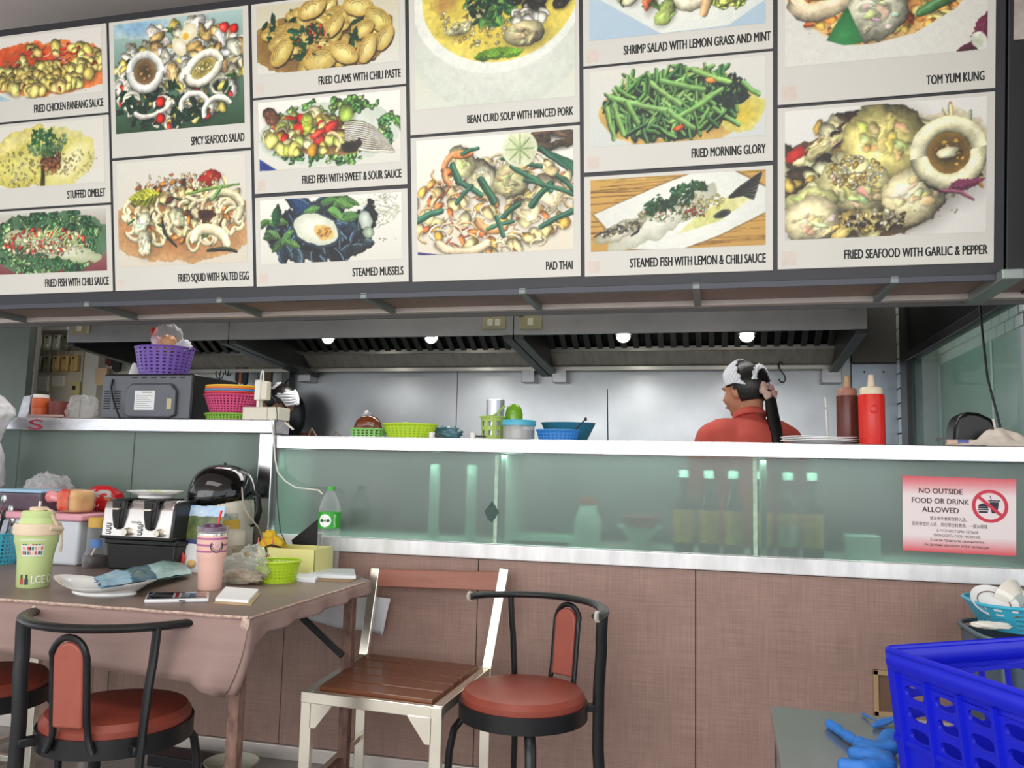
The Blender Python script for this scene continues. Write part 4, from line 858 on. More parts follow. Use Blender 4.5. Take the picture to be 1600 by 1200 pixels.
def bduv(px, py):
    d = _f + (px-800)/FPX*R2 - (py-600)/FPX*U2; p = CO+d*(((P0-CO).dot(NBn))/d.dot(NBn))-P0; return p.x, p.dot(UPB)
RB = (pi/2+TILT, 0, 0)     # local xy -> board plane
for i, ((u0, u1, v0, v1), fn, cap, (cx0, cx1, cyb), _, st, lb) in enumerate(panels):
    W = u1-u0; H = v1-v0
    p = bbox3(u0, u1, v0, v1, 0, .005).build('menu_panel', PAPER, mb_, smooth=0, bevel=.0012, seg=1); lab(p, lb)
    ib = .075 if H < .4 else .085
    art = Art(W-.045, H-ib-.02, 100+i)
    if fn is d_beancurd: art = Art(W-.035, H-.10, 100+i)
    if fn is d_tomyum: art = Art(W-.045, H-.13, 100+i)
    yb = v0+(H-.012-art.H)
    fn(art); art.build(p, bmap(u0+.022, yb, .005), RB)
    a = bduv(cx0, cyb); b = bduv(cx1, cyb)
    hgt = (bduv(cx1, cyb-13.5 if cx1 > 300 else cyb-13)[1]-b[1])*(1.12 if cx1 > 1000 else 1.0)
    t = text(cap, INK, p, bmap(b[0], v0+.026, .0052), b[0]-a[0], hgt, name='caption', bold=.024)
    t.rotation_euler = (TILT, 0, 0)
    if st: bbox3(u0+.012, u0+.012+st, v0+.012, v0+.012+st, .005, .0054).build('stamp', STAMP, p, smooth=0)
# underside of the board: soffit, ribs and back rail
MB().bb(-4.2, 1.03, .01, .325, 0, .012).build('soffit_panel', mat('soffit_paint', (142, 122, 112), .55, var=.1, vs=3, bump=.05, bs=20), mb_, smooth=0)
RIB = mat('grey_rib', (128, 136, 134), .45, .3)
for x in (-3.01, -2.43, -1.83, -1.235, -.64, -.05, .555):
    MB().bb(x-.012, x+.012, .0, .30, -.022, 0).build('soffit_rib', RIB, mb_, smooth=0, bevel=.002)
MB().bb(-4.2, 1.03, .285, .325, -.02, 0).build('soffit_rail', mat('worn_rail', (214, 204, 198), .4, .4, var=.08, vs=8), mb_, smooth=0, bevel=.002)
MB().bb(-4.2, 1.03, .325, .335, -.034, .01).build('soffit_edge', mat('rail_edge', (92, 92, 92), .4, .5), mb_, smooth=0)
bbox3(-2.93, .862, -.022, -.004, -.05, .001).build('bottom_lip', mat('lip_grey', (70, 72, 80), .4, .2), mb_, smooth=0)
MB().bb(.84, .90, -.05, .33, -.03, 0).build('end_bracket', mat('end_bracket', (150, 160, 156), .4, .4), mb_, smooth=0, bevel=.003)

# ================================================================== TABLE
TZ = .75
TOPM = mat('table_vinyl', (126, 108, 98), .42, var=.12, vs=4, bump=.08, bs=120)
CLOTH = mat('table_cloth', (148, 123, 116), .6, var=.08, vs=5, bump=.15, bs=160, stretch=(1, 1, 8))
EDGE = mat('worn_edge', (216, 196, 182), .7, rgb2=(150, 112, 96), vs=60)
RUST = mat('rusty_brown_paint', (92, 60, 55), .5, rgb2=(140, 112, 98), vs=40, stretch=(1, 1, .5), bump=.2, bs=60)
XR, YF, YB = -1.168, 1.94, 2.93
tb = thing('dining_table', 'folding dining table with rusty brown legs under a brown vinyl cover', 'table', (-2.3, 2.4, 0))
MB().prism([(-1.1, -.455), (1.115, -.455), (1.115, .30), (.92, .5), (-1.1, .5)], .722, .742, 'xy').build('tabletop', mat('table_board', (90, 74, 66), .6), tb, smooth=0)
for x, y in ((1.06, -.38), (1.08, .27), (-.95, -.38)):
    MB().bb(x-.017, x+.017, y-.017, y+.017, 0, .722).build('leg', RUST, tb, smooth=0, bevel=.003)
MB().bb(1.052, 1.088, -.36, .26, .13, .165).build('stretcher', RUST, tb, smooth=0, bevel=.003)
MB().bb(.85, 1.09, .25, .29, .69, .722).build('apron_bar', RUST, tb, smooth=0, bevel=.003)
MB().bar((.80, .25, .70), (1.07, .25, .50), .012, .022).build('brace', DARK, tb, smooth=0, bevel=.002)
MB().bar((.82, -.36, .70), (1.05, -.36, .52), .012, .022).build('brace', RUST, tb, smooth=0, bevel=.002)
def tablecloth():
    A = MB(); vs = []; fs = []
    # perimeter path: front edge left->right, corner, right edge, chamfer, back
    per = []
    for i in range(61): per.append((-3.4+(XR+3.4)*i/60, YF, 'f', i/60))
    for i in range(1, 5): a = -pi/2+pi/2*i/5; per.append((XR-.012+.012*cos(a), YF+.012+.012*sin(a), 'c', i/5))
    for i in range(21): per.append((XR, YF+.012+(2.70-YF)*i/20, 'r', i/20))
    for i in range(1, 9): per.append((XR-.2*i/8, 2.71+.2*i/8, 'k', i/8))
    n = len(per); NR = 9
    for k, (x, y, tp, f) in enumerate(per):
        if tp == 'f': drop = .145+.016*sin(f*9)+.05*max(0, (f-.9)/.1)**1.5; out = (0, -1)
        elif tp == 'c': drop = .195; out = (cos(-pi/2+pi/2*f), sin(-pi/2+pi/2*f))
        elif tp == 'r': drop = .15*max(0, 1-f*14)**1.2+.050-.012*f; out = (1, 0)
        else: drop = .03; out = (.7, .7)
        for j in range(NR):
            v = j/(NR-1); amp = .0 if v < .15 else (v-.1)*.012
            wv = amp*(1.0+.6*sin(k*.9)+.5*sin(k*.37+1)) if tp == 'f' else amp*(.6+sin(k*1.3))
            if tp == 'f' and f > .87: wv += .024*v*abs(sin((f-.87)*48))
            inx = -.055*v*v if tp == 'c' else (-.055*v*v*max(0, (f-.94)/.06) if tp == 'f' else (-.045*v*v*max(0, 1-f*14) if tp == 'r' else 0))
            rr = min(v*drop, .006); o = .002+wv+.004*min(1, v*5)
            vs.append((x+out[0]*o+inx, y+out[1]*o, TZ-.001-v*drop))
    for k in range(n-1):
        for j in range(NR-1):
            a = k*NR+j; fs.append((a, a+1, a+1+NR, a+NR))
    A.add(vs, fs); o = A.build('tablecloth', CLOTH, None, smooth=60, solid=.002, recalc=False)
    tag(o, 'pinkish brown vinyl cloth draped over the front and side of the table', 'tablecloth')
    top = MB().prism([(-3.4, YF-.001), (XR+.002, YF-.001), (XR+.002, 2.71), (XR-.2, YB), (-3.4, YB)], TZ-.006, TZ, 'xy').build('cloth_top', TOPM, o, smooth=0)
    B = MB(); pth = [(-3.4, YF-.003, TZ)]+[(-3.4+(XR+3.4)*i/40, YF-.003, TZ+.0008*sin(i*2.1)) for i in range(1, 41)]
    B.tube(pth, .0045, 6); B.build('worn_hem', EDGE, o)
    B = MB(); B.tube([(XR+.003, YF+.72*i/14, TZ+.0005*sin(i*1.7)) for i in range(15)], .003, 6); B.build('worn_hem', EDGE, o)
    B = MB().sphere((XR-.008, YF-.004, TZ-.014), (.013, .004, .018), 14, 10, fn=lambda d: 1+.4*noise.noise(d*4)); B.build('worn_corner', EDGE, o)
tablecloth()

# ================================================================== CHAIRS
PADM = mat('brown_red_pad', (158, 84, 70), .48, var=.1, vs=9, bump=.08, bs=120)
def round_chair(loc, back_deg, label):
    """tube chair: four posts at 45 degrees, bent rail, keyhole back with pad; back_deg = direction of its back"""
    t = thing('cafe_chair', label, 'chair', loc, RD(back_deg))      # local +x is the back
    R = .19; r_ = .235
    MB().lathe([(0, .436), (R-.012, .436), (R, .445), (R, .462), (R-.012, .478), (R-.05, .486), (0, .488)], 48).build('seat', VINYL, t)
    MB().lathe([(R-.006, .398), (R+.008, .398), (R+.008, .446), (R-.006, .446)], 48).build('seat_ring', BLACKP, t)
    for a in (45, -45):
        c, s = cos(RD(a)), sin(RD(a))
        MB().tube([((r_+.02)*c, (r_+.02)*s, 0), (r_*c, r_*s, .3), (.161, .170*(1 if s > 0 else -1), .48), (.160, .179*(1 if s > 0 else -1), .60), (.155, .181*(1 if s > 0 else -1), .635), (.154, .185*(1 if s > 0 else -1), .70), (.154, .186 if s > 0 else -.186, .726)], .0105, 12, ell=(1.0, 1.75), ref=(c, s, 0)).build('rear_leg', BLACKP, t)
        MB().bar(((R+.003)*c, (R+.003)*s, .422), ((r_+.0)*c, (r_+.0)*s, .422), .028, .022).build('link_bar', BLACKP, t, bevel=.003)
    for a in (135, -135):
        c, s = cos(RD(a)), sin(RD(a))
        P = [(.10*c, .10*s, .405), (.15*c, .15*s, .404), (.185*c, .185*s, .392), (.21*c, .21*s, .36), (.222*c, .222*s, .30), (.232*c, .232*s, .1), (.236*c, .236*s, 0)]
        MB().tube(P, .0115, 12, ell=(1.0, 1.45), ref=(-s, c, 0)).build('front_leg', BLACKP, t)
    rail = []
    for i in range(41):
        a = RD(-76+152*i/40); q = abs(i-20)/20
        rail.append((-.045+.275*cos(a), .262*sin(a), .724+.004*cos(a)))
    MB().tube(rail, .0115, 12, ell=(1.7, .95), ref=(0, 0, 1)).build('back_rail', BLACKP, t)
    for P in (rail[0], rail[-1]): MB().lathe([(0, -.004), (.012, -.004), (.012, .004), (0, .004)], 12, c=P, sy=1.4, ax='y').build('rail_end', mat('worn_tip', (196, 190, 176), .5), t)
    loop = []
    zt = .655; w_ = .047
    for i in range(4): loop.append((.20+.0*i, -w_-.016*(1-i/3)**1.5, .418+.05*i/3))
    for i in range(6): loop.append((.205+.02*i/6, -w_, .47+(zt-.47)*(i+1)/6))
    for i in range(1, 12): a = pi-pi*i/12; loop.append((.228+.003*sin(a), w_*cos(a), zt+.052*sin(a)))
    for i in range(6): loop.append((.225-.02*i/6, w_, zt-(zt-.47)*(i)/6))
    for i in range(4): loop.append((.20, w_+.016*(i/3)**1.5, .468-.05*i/3))
    MB().tube(loop, .0085, 10, ref=(1, 0, 0)).build('back_loop', BLACKP, t)
    pp = [(-.040, .485), (.040, .485)]+[(.040*cos(pi*i/14), .655+.043*sin(pi*i/14)) for i in range(15)]
    A = MB().prism(pp, -.011, .011, 'yz'); o = A.build('back_pad', PADM, t, bevel=.006, seg=3); o.location = (.164, 0, 0); o.rotation_euler = (0, RD(5), 0)
    return t
sc1 = at(818, 1076, Z=.478)
round_chair((sc1.x, sc1.y, 0), 64, 'black tube chair with round red-brown seat standing right of the wooden chair')
sc2 = at(186, 1084, Z=.478); sc2.y -= .10; sc2.x = at(186, 1084, Y=sc2.y).x
round_chair((sc2.x, sc2.y, 0), 277, 'black tube chair with red-brown back pad in front of the table')
sc3 = at(-38, 1060, Z=.478)
round_chair((sc3.x-.02, sc3.y+.04, 0), 178, 'black tube chair with round seat cut by the left edge of the photo')
# steel and wood chair
WOODS = mat('slat_wood', (128, 76, 48), .35, rgb2=(104, 60, 38), vs=5, stretch=(1, 14, 14), coat=.2)
WOODB = mat('backrest_wood', (168, 108, 90), .4, rgb2=(146, 90, 74), vs=3, stretch=(1.2, 8, 8))
t = thing('slatted_chair', 'steel framed chair with wooden slat seat and wooden back board', 'chair', (0, 0, 0))
FL, FR, BL, BR = Vector((-1.218, 2.387, 0)), Vector((-.785, 2.353, 0)), Vector((-1.262, 2.90, 0)), Vector((-.775, 2.86, 0))
def up(v, z): return Vector((v.x, v.y, z))
for v in (FL, FR): MB().bar(up(v, 0), up(v, .45), .036, .022, up=(0, 1, 0)).build('leg', CHROME, t, smooth=0, bevel=.002)
for v, d in ((BL, Vector((.01, .06, .32))), (BR, Vector((.035, .085, .345)))):
    MB().bar(up(v, 0), up(v, .45), .036, .022, up=(0, 1, 0)).build('leg', CHROME, t, smooth=0, bevel=.002)
    MB().bar(up(v, .44), up(v, .44)+d, .034, .022, up=(0, 1, 0)).build('back_post', CHROME, t, smooth=0, bevel=.002)
MB().bar(up(FL, .435)-Vector((.018, 0, 0)), up(FR, .435)+Vector((.018, 0, 0)), .024, .034, up=(0, 0, 1)).build('seat_rail', CHROME, t, smooth=0, bevel=.002)
MB().bar(up(BL, .435), up(BR, .435), .024, .03).build('seat_rail', CHROME, t, smooth=0, bevel=.002)
for a, b in ((FL, BL), (FR, BR)): MB().bar(up(a, .438), up(b, .438), .03, .03).build('seat_rail', CHROME, t, smooth=0, bevel=.002)
for v, s in ((FL, 1), (FR, -1)):
    MB().prism([(0, 0), (s*.075, 0), (s*.018, -.075), (0, -.075)], -.011, .011, 'xz').build('corner_gusset', CHROME, t, loc=(v.x+s*.014, v.y, .42), smooth=0)
MB().bar(up(FL, .16), up(BL, .16), .02, .02).build('stretcher', CHROME, t, smooth=0, bevel=.002)
L0, R0, L1, R1 = up(FL, .446)+Vector((.025, .02, 0)), up(FR, .446)+Vector((-.025, .02, 0)), up(BL, .446)+Vector((.025, -.02, 0)), up(BR, .446)+Vector((-.025, -.02, 0))
for k in range(5):
    f0, f1 = k/5+.009, (k+1)/5-.009
    a, b, c, d = L0.lerp(L1, f0), R0.lerp(R1, f0), R0.lerp(R1, f1), L0.lerp(L1, f1); h = Vector((0, 0, .016))
    MB().hexa([a, b, c, d], [a+h, b+h, c+h, d+h]).build('slat', WOODS, t, smooth=0, bevel=.003)
MB().hexa([L0+Vector((.004, .008, -.004)), R0+Vector((-.004, .008, -.004)), R1-Vector((0, 0, .004)), L1-Vector((0, 0, .004))], [L0+Vector((.004, .008, .012)), R0+Vector((-.004, .008, .012)), R1+Vector((0, 0, .012)), L1+Vector((0, 0, .012))]).build('seat_board', mat('orange_groove', (206, 128, 84), .5), t, smooth=0)
a = up(BL, .44)+Vector((.01, .06, .32))*.99; b = up(BR, .44)+Vector((.035, .085, .345))*.97
pl = up(BL, .44)+Vector((.01, .06, .32))*.80; pr = up(BR, .44)+Vector((.035, .085, .345))*.78
MB().hexa([pl+Vector((.01, -.006, 0)), pr+Vector((-.01, -.006, 0)), pr+Vector((-.01, .01, 0)), pl+Vector((.01, .01, 0))], [a+Vector((.01, -.006, 0)), b+Vector((-.01, -.006, 0)), b+Vector((-.01, .01, 0)), a+Vector((.01, .01, 0))]).build('back_board', WOODB, t, smooth=0, bevel=.003)

# ================================================================== THINGS ON THE TABLE
def base(px, py, r=0, Z=TZ):
    p = at(px, py, Z=Z); p.y += r; q = at(px, py, Y=p.y); return Vector((q.x, p.y, Z))
# green tumbler
G = mat('tumbler_green', (196, 214, 148), .4); CB = mat('tumbler_beige', (226, 204, 176), .45)
b_ = base(51, 921, .048); t = thing('tumbler', 'pale green travel tumbler with beige carry ring and stickers', 'tumbler', b_, RD(38))
MB().lathe([(0, 0), (.044, 0), (.047, .004), (.05, .09), (.058, .13), (.062, .14), (.063, .18), (0, .18)], 48).build('body', G, t)
MB().lathe([(0, .178), (.062, .178), (.06, .188), (.048, .214), (0, .214)], 48).build('shoulder', G, t)
MB().lathe([(0, .212), (.047, .212), (.048, .216), (.048, .228), (.043, .235), (0, .236)], 48).build('lid', G, t)
MB().lathe([(.06, .160), (.066, .162), (.068, .172), (.066, .178), (.068, .186), (.065, .196), (.058, .197)], 48).build('carry_ring', CB, t)
MB().lathe([(0, .236), (.026, .236), (.027, .243), (.022, .247), (0, .248)], 32).build('spout_cover', CB, t)
MB().tube([(0, 0, .245), (.001, 0, .264)], .004, 10).build('straw_tip', WHITEPL, t)
MB().tube([(.015, -.01, .244), (.035, -.02, .236), (.045, -.028, .21), (.052, -.034, .198), (.058, -.034, .192)], .006, 8, ell=(1.5, .6)).build('strap', CB, t)
MB().tube([(.038, -.052, .184), (.06, -.035, .182), (.068, -.018, .178)], .0085, 10).build('hinge', CB, t)
MB().tube([(.069, -.008, .17), (.071, -.006, .13), (.068, -.004, .105)], .005, 8, ell=(1.4, .7)).build('loop_end', CB, t)
def wrap(Rf, u0, u1, z0, z1, d=.0006, nu=14, nz=1):
    """patch of a turned surface; u in degrees around z, -90 faces the camera side"""
    A = MB(); vs = []; fs = []
    for j in range(nz+1):
        z = z0+(z1-z0)*j/nz
        for i in range(nu+1):
            a = RD(u0+(u1-u0)*i/nu); r = Rf(z)+d; vs.append((r*cos(a), r*sin(a), z))
    for j in range(nz):
        for i in range(nu): a = j*(nu+1)+i; fs.append((a, a+1, a+nu+2, a+nu+1))
    return A.add(vs, fs)
Rg = lambda z: .050+(z-.09)*.2 if z > .09 else .047+.003*z/.09
wrap(Rg, -128, -62, .098, .15, nz=3).build('sticker', mat('sticker_white', (232, 232, 232), .4), t, smooth=0)
rr = random.Random(4)
for k in range(24):
    a = -124+58*((k % 8)+.5)/8+rr.uniform(-2, 2); z = .103+.0145*(k//8)
    wrap(Rg, a-2.6, a+2.6, z, z+.011, d=.0011+.0001*(k % 3), nu=2).build('sticker_mark', mat(f'sticker_{k%5}', [(210, 90, 60), (60, 60, 66), (70, 140, 110), (226, 150, 150), (236, 200, 170)][k % 5], .4), t, smooth=0)
for a, c in ((-126, (196, 70, 70)), (-108, (52, 66, 80))):
    wrap(Rg, a-6, a+6, .012, .030, d=.001, nu=4).build('sticker', mat('st%d' % a, c, .4), t, smooth=0); wrap(Rg, a-3.5, a+3.5, .030, .042, d=.001, nu=3).build('sticker', mat('stt%d' % a, (60, 50, 48), .4), t, smooth=0)
def bend(o, R, cyl=True):
    """wrap flat letters around a turned body of radius R"""
    me = o.data; n = len(me.vertices); co = np.empty(n*3); me.vertices.foreach_get('co', co); co = co.reshape(-1, 3)
    a = co[:, 0]/R; rr_ = R-co[:, 1]; me.vertices.foreach_set('co', np.stack([rr_*np.sin(a), -rr_*np.cos(a), co[:, 2]], 1).ravel()); me.update()
o = text('LCE D', mat('print_white', (236, 238, 228), .5), t, (0, 0, .016), .062, .024, align='L', bold=.02, thick=.0012); bend(o, .0485); o.rotation_euler = (0, 0, RD(-2))
# teal basket with cutlery
TEAL = mat('teal_plastic', (64, 172, 196), .4)
b_ = base(-8, 884, .06); t = thing('cutlery_basket', 'turquoise perforated cutlery basket at the left edge of the table', 'basket', b_)
basket(t, TEAL, .068, .058, .112, ry=.9, nu=26, nv=7, sq=4)
for k, (dx, dz, m_) in enumerate(((.045, .24, STEEL), (.02, .18, DARK), (.03, .16, STEEL), (-.01, .2, STEEL))):
    s = MB().tube([(0, 0, .01), (dx*.5, .0, dz*.6), (dx, .01, dz)], .005, 8, ell=(1.6, .6)).sphere((dx, .01, dz), (.012, .005, .02), 12, 8)
    o = s.build('spoon', m_, None); o.location = b_+Vector((-.03+.02*k, -.01+.01*k, 0)); tag(o, ['long steel spoon handle leaning right in the turquoise basket', 'dark handled utensil in the turquoise basket', 'steel spoon beside the dark utensil in the turquoise basket', 'steel fork handle at the back of the turquoise basket'][k], 'spoon')
# storage box with pink lid
xb0, xb1 = -2.72, at(128, 850, Y=2.62).x
t = thing('storage_box', 'translucent white storage box with pink lid', 'box', ((xb0+xb1)/2, 2.72, TZ)); w2 = (xb1-xb0)/2
MB().hexa([(-w2+.02, -.10, 0), (w2-.02, -.10, 0), (w2-.02, .10, 0), (-w2+.02, .10, 0)], [(-w2, -.12, .17), (w2, -.12, .17), (w2, .12, .17), (-w2, .12, .17)]).build('box_body', mat('milky_plastic', (212, 218, 226), .35, sss=.2), t, bevel=.012, seg=3)
MB().bb(-w2-.012, w2+.02, -.135, .135, .168, .195).build('lid', mat('pink_plastic', (222, 160, 172), .4), t, bevel=.008, seg=3)
LZ = TZ+.195
b_ = Vector((at(52, 790, Y=2.70).x, 2.70, LZ)); w2 = .10
t = thing('food_container', 'smoky purple food container with light blue lid on the pink lid', 'container', b_)
MB().hexa([(-w2+.008, -.06, 0), (w2-.008, -.06, 0), (w2-.008, .06, 0), (-w2+.008, .06, 0)], [(-w2, -.07, .072), (w2, -.07, .072), (w2, .07, .072), (-w2, .07, .072)]).build('box_body', mat('smoky_purple', (98, 84, 96), .25, coat=.3), t, bevel=.01, seg=3)
MB().bb(-w2-.006, w2+.006, -.078, .078, .07, .082).build('lid', mat('light_blue_lid', (156, 196, 222), .35), t, bevel=.004)
# bread in its bag
b_ = Vector((at(119, 790, Y=2.64).x, 2.64, LZ)); t = thing('bread_bag', 'bagged loaf of sliced bread with red printed wrapper', 'bread', b_, RD(-12))
MB().sphere((0, 0, .046), (.056, .05, .046), 40, 28, fn=lambda d: (abs(d.x)**5+abs(d.y)**5+abs(d.z)**5)**(-1/5)*.93).build('loaf', mat('bread_crust', (206, 150, 84), .7, rgb2=(226, 184, 124), vs=30, bump=.2), t)
MB().sphere((0, 0, .047), (.060, .054, .0465), 48, 32, fn=lambda d: (abs(d.x)**5+abs(d.y)**5+abs(d.z)**5)**(-1/5)*(.94+.03*noise.noise(d*9))).build('wrapper', film('bread_film', (240, 225, 215), .06, .08, bump=.8, bs=60, edge=.3), t)
def patch(c, r, seed, m_, a0, a1, e0, e1, name, par, amp=.1, cr=.12, n=22, rot=None):
    A = MB(); vs = []; fs = []; so = Vector((seed*7.3, seed*3.1, seed*1.7))
    for j in range(n+1):
        for i in range(n+1):
            a = RD(a0+(a1-a0)*i/n); e = RD(e0+(e1-e0)*j/n); d = Vector((cos(e)*cos(a), cos(e)*sin(a), sin(e)))
            k = 1+amp*noise.noise(d*3+so)+amp*.5*noise.noise(d*6.9+so)+cr*(abs(noise.noise(d*9+so*2))-.25)+cr*.5*(abs(noise.noise(d*21+so))-.25)
            vs.append((c[0]+d.x*r[0]*k, c[1]+d.y*r[1]*k, c[2]+d.z*r[2]*k))
    for j in range(n):
        for i in range(n): a = j*(n+1)+i; fs.append((a, a+1, a+n+2, a+n+1))
    return A.add(vs, fs).build(name, m_, par)
A = MB(); vs = []; fs = []
for j in range(19):
    for i in range(19):
        a_ = RD(-168+100*i/18); e_ = RD(-40+92*j/18); d = Vector((cos(e_)*cos(a_), cos(e_)*sin(a_), sin(e_))); k = (abs(d.x)**5+abs(d.y)**5+abs(d.z)**5)**(-1/5)*.955; vs.append((d.x*.060*k, d.y*.054*k, .047+d.z*.0465*k))
for j in range(18):
    for i in range(18): q_ = j*19+i; fs.append((q_, q_+1, q_+20, q_+19))
A.add(vs, fs).build('red_print', mat('red_print', (198, 36, 40), .3, rgb2=(222, 110, 60), vs=34, bump=.4, bs=60), t)
MB().tube([(-.05, -.03, .045), (-.075, -.035, .058), (-.10, -.035, .06)], [.006, .018, .024], 12).build('twisted_end', mat('pink_red_film', (222, 90, 100), .3, rgb2=(236, 200, 200), vs=30), t)
# red bag
b_ = Vector((at(160, 793, Y=2.78).x, 2.78, LZ)); t = thing('bread_bag', 'red bread bag with grey panel lying behind the clear bagged loaf', 'bread', b_)
blobm((.085, .05, .052), 5, .1, 2, 44, 28, flat=.92, crease=.06, c=(0, 0, .05)).build('bag_body', mat('red_bag', (190, 32, 38), .32, var=.12, vs=14, bump=.4, bs=30), t)
patch((0, 0, .05), (.087, .052, .054), 5, mat('silver_panel', (176, 170, 170), .35, var=.1, vs=20), -110, -40, 8, 42, 'grey_panel', t, amp=.1, cr=.06, n=14)
patch((0, 0, .05), (.0866, .0516, .0536), 5, mat('toast_band', (196, 120, 60), .45), -112, -30, -4, 7, 'toast_band', t, amp=.1, cr=.06, n=12)
text('B U', mat('print_pink', (236, 190, 190), .5), t, (-.02, -.056, .022), .05, .012, align='L')
# clear bag behind
b_ = Vector((at(72, 762, Y=2.82).x, 2.83, LZ+.0)); t = thing('plastic_bag', 'crumpled clear plastic bag with dark contents behind the loaf', 'bag', b_)
blobm((.125, .055, .085), 9, .25, 2.5, 60, 36, flat=.2, crease=.28, c=(0, 0, .055)).build('bag_film', film('bag_film2', (214, 214, 216), .24, .1, bump=.9, bs=40, edge=.75), t)
blobm((.09, .035, .045), 11, .3, 3, 30, 20, flat=.5, crease=.2, c=(.01, .005, .06)).build('bag_contents', mat('dark_contents', (86, 66, 62), .5, rgb2=(190, 176, 170), vs=18), t)
# big white sack
b_ = Vector((at(-46, 700, Y=2.80).x, 2.80, LZ)); t = thing('white_sack', 'big white plastic sack knotted at the top at the left edge', 'bag', b_)
def sackf():
    A = MB(); vs = []; fs = []; n = 110; key = [(.001, 0), (.09, 0), (.125, .03), (.142, .09), (.146, .15), (.138, .20), (.120, .245), (.108, .262), (.118, .30), (.145, .345), (.168, .385), (.16, .42), (.115, .46), (.06, .49), (.001, .50)]; prof = []
    for (r0, z0), (r1, z1) in zip(key, key[1:]):
        for k in range(4): prof.append((r0+(r1-r0)*k/4, z0+(z1-z0)*k/4))
    prof.append(key[-1]); m = len(prof)
    for i in range(n):
        a = 2*pi*i/n
        for r, z in prof:
            P = Vector((cos(a)*2.2, sin(a)*2.2, z*9)); cr = abs(noise.noise(P*1.6+Vector((0, 0, z*4))))+.6*abs(noise.noise(P*3.7)); k = 1+.07*noise.noise(P)-.075*(cr-.3)+.03*sin(a*13+z*26)*(1 if .18 < z < .4 else .3)
            vs.append((r*k*cos(a), r*k*sin(a)*.8, max(0, z+.016*noise.noise(P*1.2)*(1 if z > .01 else 0))))
    for i in range(n):
        for j in range(m-1): fs.append((i*m+j, ((i+1) % n)*m+j, ((i+1) % n)*m+j+1, i*m+j+1))
    return A.add(vs, fs)
sackf().build('sack_body', BAGWH, t, smooth=50)
# sauce jar with gold lid
b_ = base(148, 889, .036); t = thing('sauce_jar', 'glass jar of dark sauce with a yellow lid and a spoon', 'jar', b_)
MB().lathe([(.040, 0), (.044, .004), (.045, .035), (.036, .06), (.034, .065), (.034, .14), (.030, .15)], 36).build('glass_body', CLEAR, t)
MB().lathe([(0, .002), (.039, .002), (.042, .008), (.042, .034), (.038, .044), (0, .044)], 36).build('sauce', mat('dark_sauce', (34, 16, 14), .35), t)
MB().lathe([(0, .148), (.034, .148), (.034, .180), (.031, .184), (0, .184)], 36).build('lid', mat('mustard_lid', (206, 166, 78), .4), t)
wrap(lambda z: .0345, -90, -20, .075, .105).build('label', mat('label_blue', (90, 130, 190), .4), t, smooth=0)
MB().tube([(-.02, 0, .04), (.0, -.005, .07), (.028, -.01, .105)], .004, 8).build('spoon', WHITEPL, t)
# black box + toaster
xa, xc = at(166, 880, Y=2.60).x, at(274, 880, Y=2.60).x
t = thing('black_box', 'black plastic box the toaster stands on', 'box', ((xa+xc)/2, 2.71, TZ)); w2 = (xc-xa)/2
MB().hexa([(-w2+.004, -.11, 0), (w2-.006, -.11, 0), (w2-.006, .045, 0), (-w2+.004, .045, 0)], [(-w2, -.115, .098), (w2, -.115, .098), (w2, .05, .098), (-w2, .05, .098)]).build('box_body', mat('matt_black', (30, 29, 29), .45, bump=.05, bs=50), t, bevel=.008)
MB().bb(-w2-.006, w2+.006, -.12, .052, .094, .112).build('rim', BLACKPL, t, bevel=.004)
TB = TZ+.112
xa, xc = at(158, 810, Y=2.58).x, at(266, 810, Y=2.58).x; w2 = (xc-xa)/2
zt = at(205, 781, Y=2.60).z; Ht = zt-TB
t = thing('toaster', 'four-slot steel toaster with two black lever panels on a black box', 'toaster', ((xa+xc)/2, 2.70, TB))
prof = [(-.115, .006), (-.108, Ht*.75), (-.098, Ht*.93), (-.08, Ht), (.035, Ht), (.045, Ht*.9), (.05, .006)]
MB().prism(prof, -w2, w2, 'yz').build('steel_shell', mat('toaster_steel', (212, 206, 202), .24, 1, var=.06, vs=9), t, smooth=40, bevel=.004)
MB().prism([(a*1.005, b) for a, b in prof], w2, w2+.012, 'yz').build('side_cap', mat('dark_side', (60, 60, 64), .25, .6), t, smooth=40, bevel=.004)
MB().bb(-w2-.004, w2+.014, -.118, .052, -.0, .012).build('base_plate', BLACKPL, t, bevel=.003)
for s in (-.5, .42):
    cx = w2*s
    P = [(cx-.028, Ht*1.0), (cx+.028, Ht*1.0), (cx+.025, Ht*.6), (cx+.016, Ht*.3), (cx, Ht*.24), (cx-.016, Ht*.3), (cx-.025, Ht*.6)]
    lp = MB().prism(P, -.124, -.104, 'xz').build('lever_panel', BLACKPL, t, bevel=.004)
    MB().bb(cx-.010, cx+.010, -.1265, -.1235, Ht*.3, Ht*.92).build('lever_slot', mat('slot_black', (8, 8, 9), .3), lp, smooth=0)
    MB().bb(cx-.014, cx+.014, -.14, -.122, Ht*.74, Ht*.80).build('lever', CHROME, lp, bevel=.003)
    MB().bb(cx-.028, cx+.028, -.105, .035, Ht-.002, Ht+.004).build('slot_cover', BLACKPL, t, bevel=.002)
    kn = MB().lathe([(0, -.024), (.012, -.024), (.013, -.02), (.015, 0), (0, 0)], 28, c=(cx+.042, -.113, Ht*.2), ax='y').build('knob', CHROME, t)
    for j in range(3):
        MB().tube([(cx-.052, -.1155, Ht*(.13+.1*j)), (cx-.036, -.1155, Ht*(.13+.1*j)), (cx-.033, -.1155, Ht*(.16+.1*j)), (cx-.036, -.1155, Ht*(.19+.1*j)), (cx-.050, -.1155, Ht*(.19+.1*j))], .0016, 6).build('button_mark', DARK, t)
text('morphy', DARK, t, (.0, -.1118, Ht*.42), .042, .010, align='C')
PZ = TB+Ht+.006
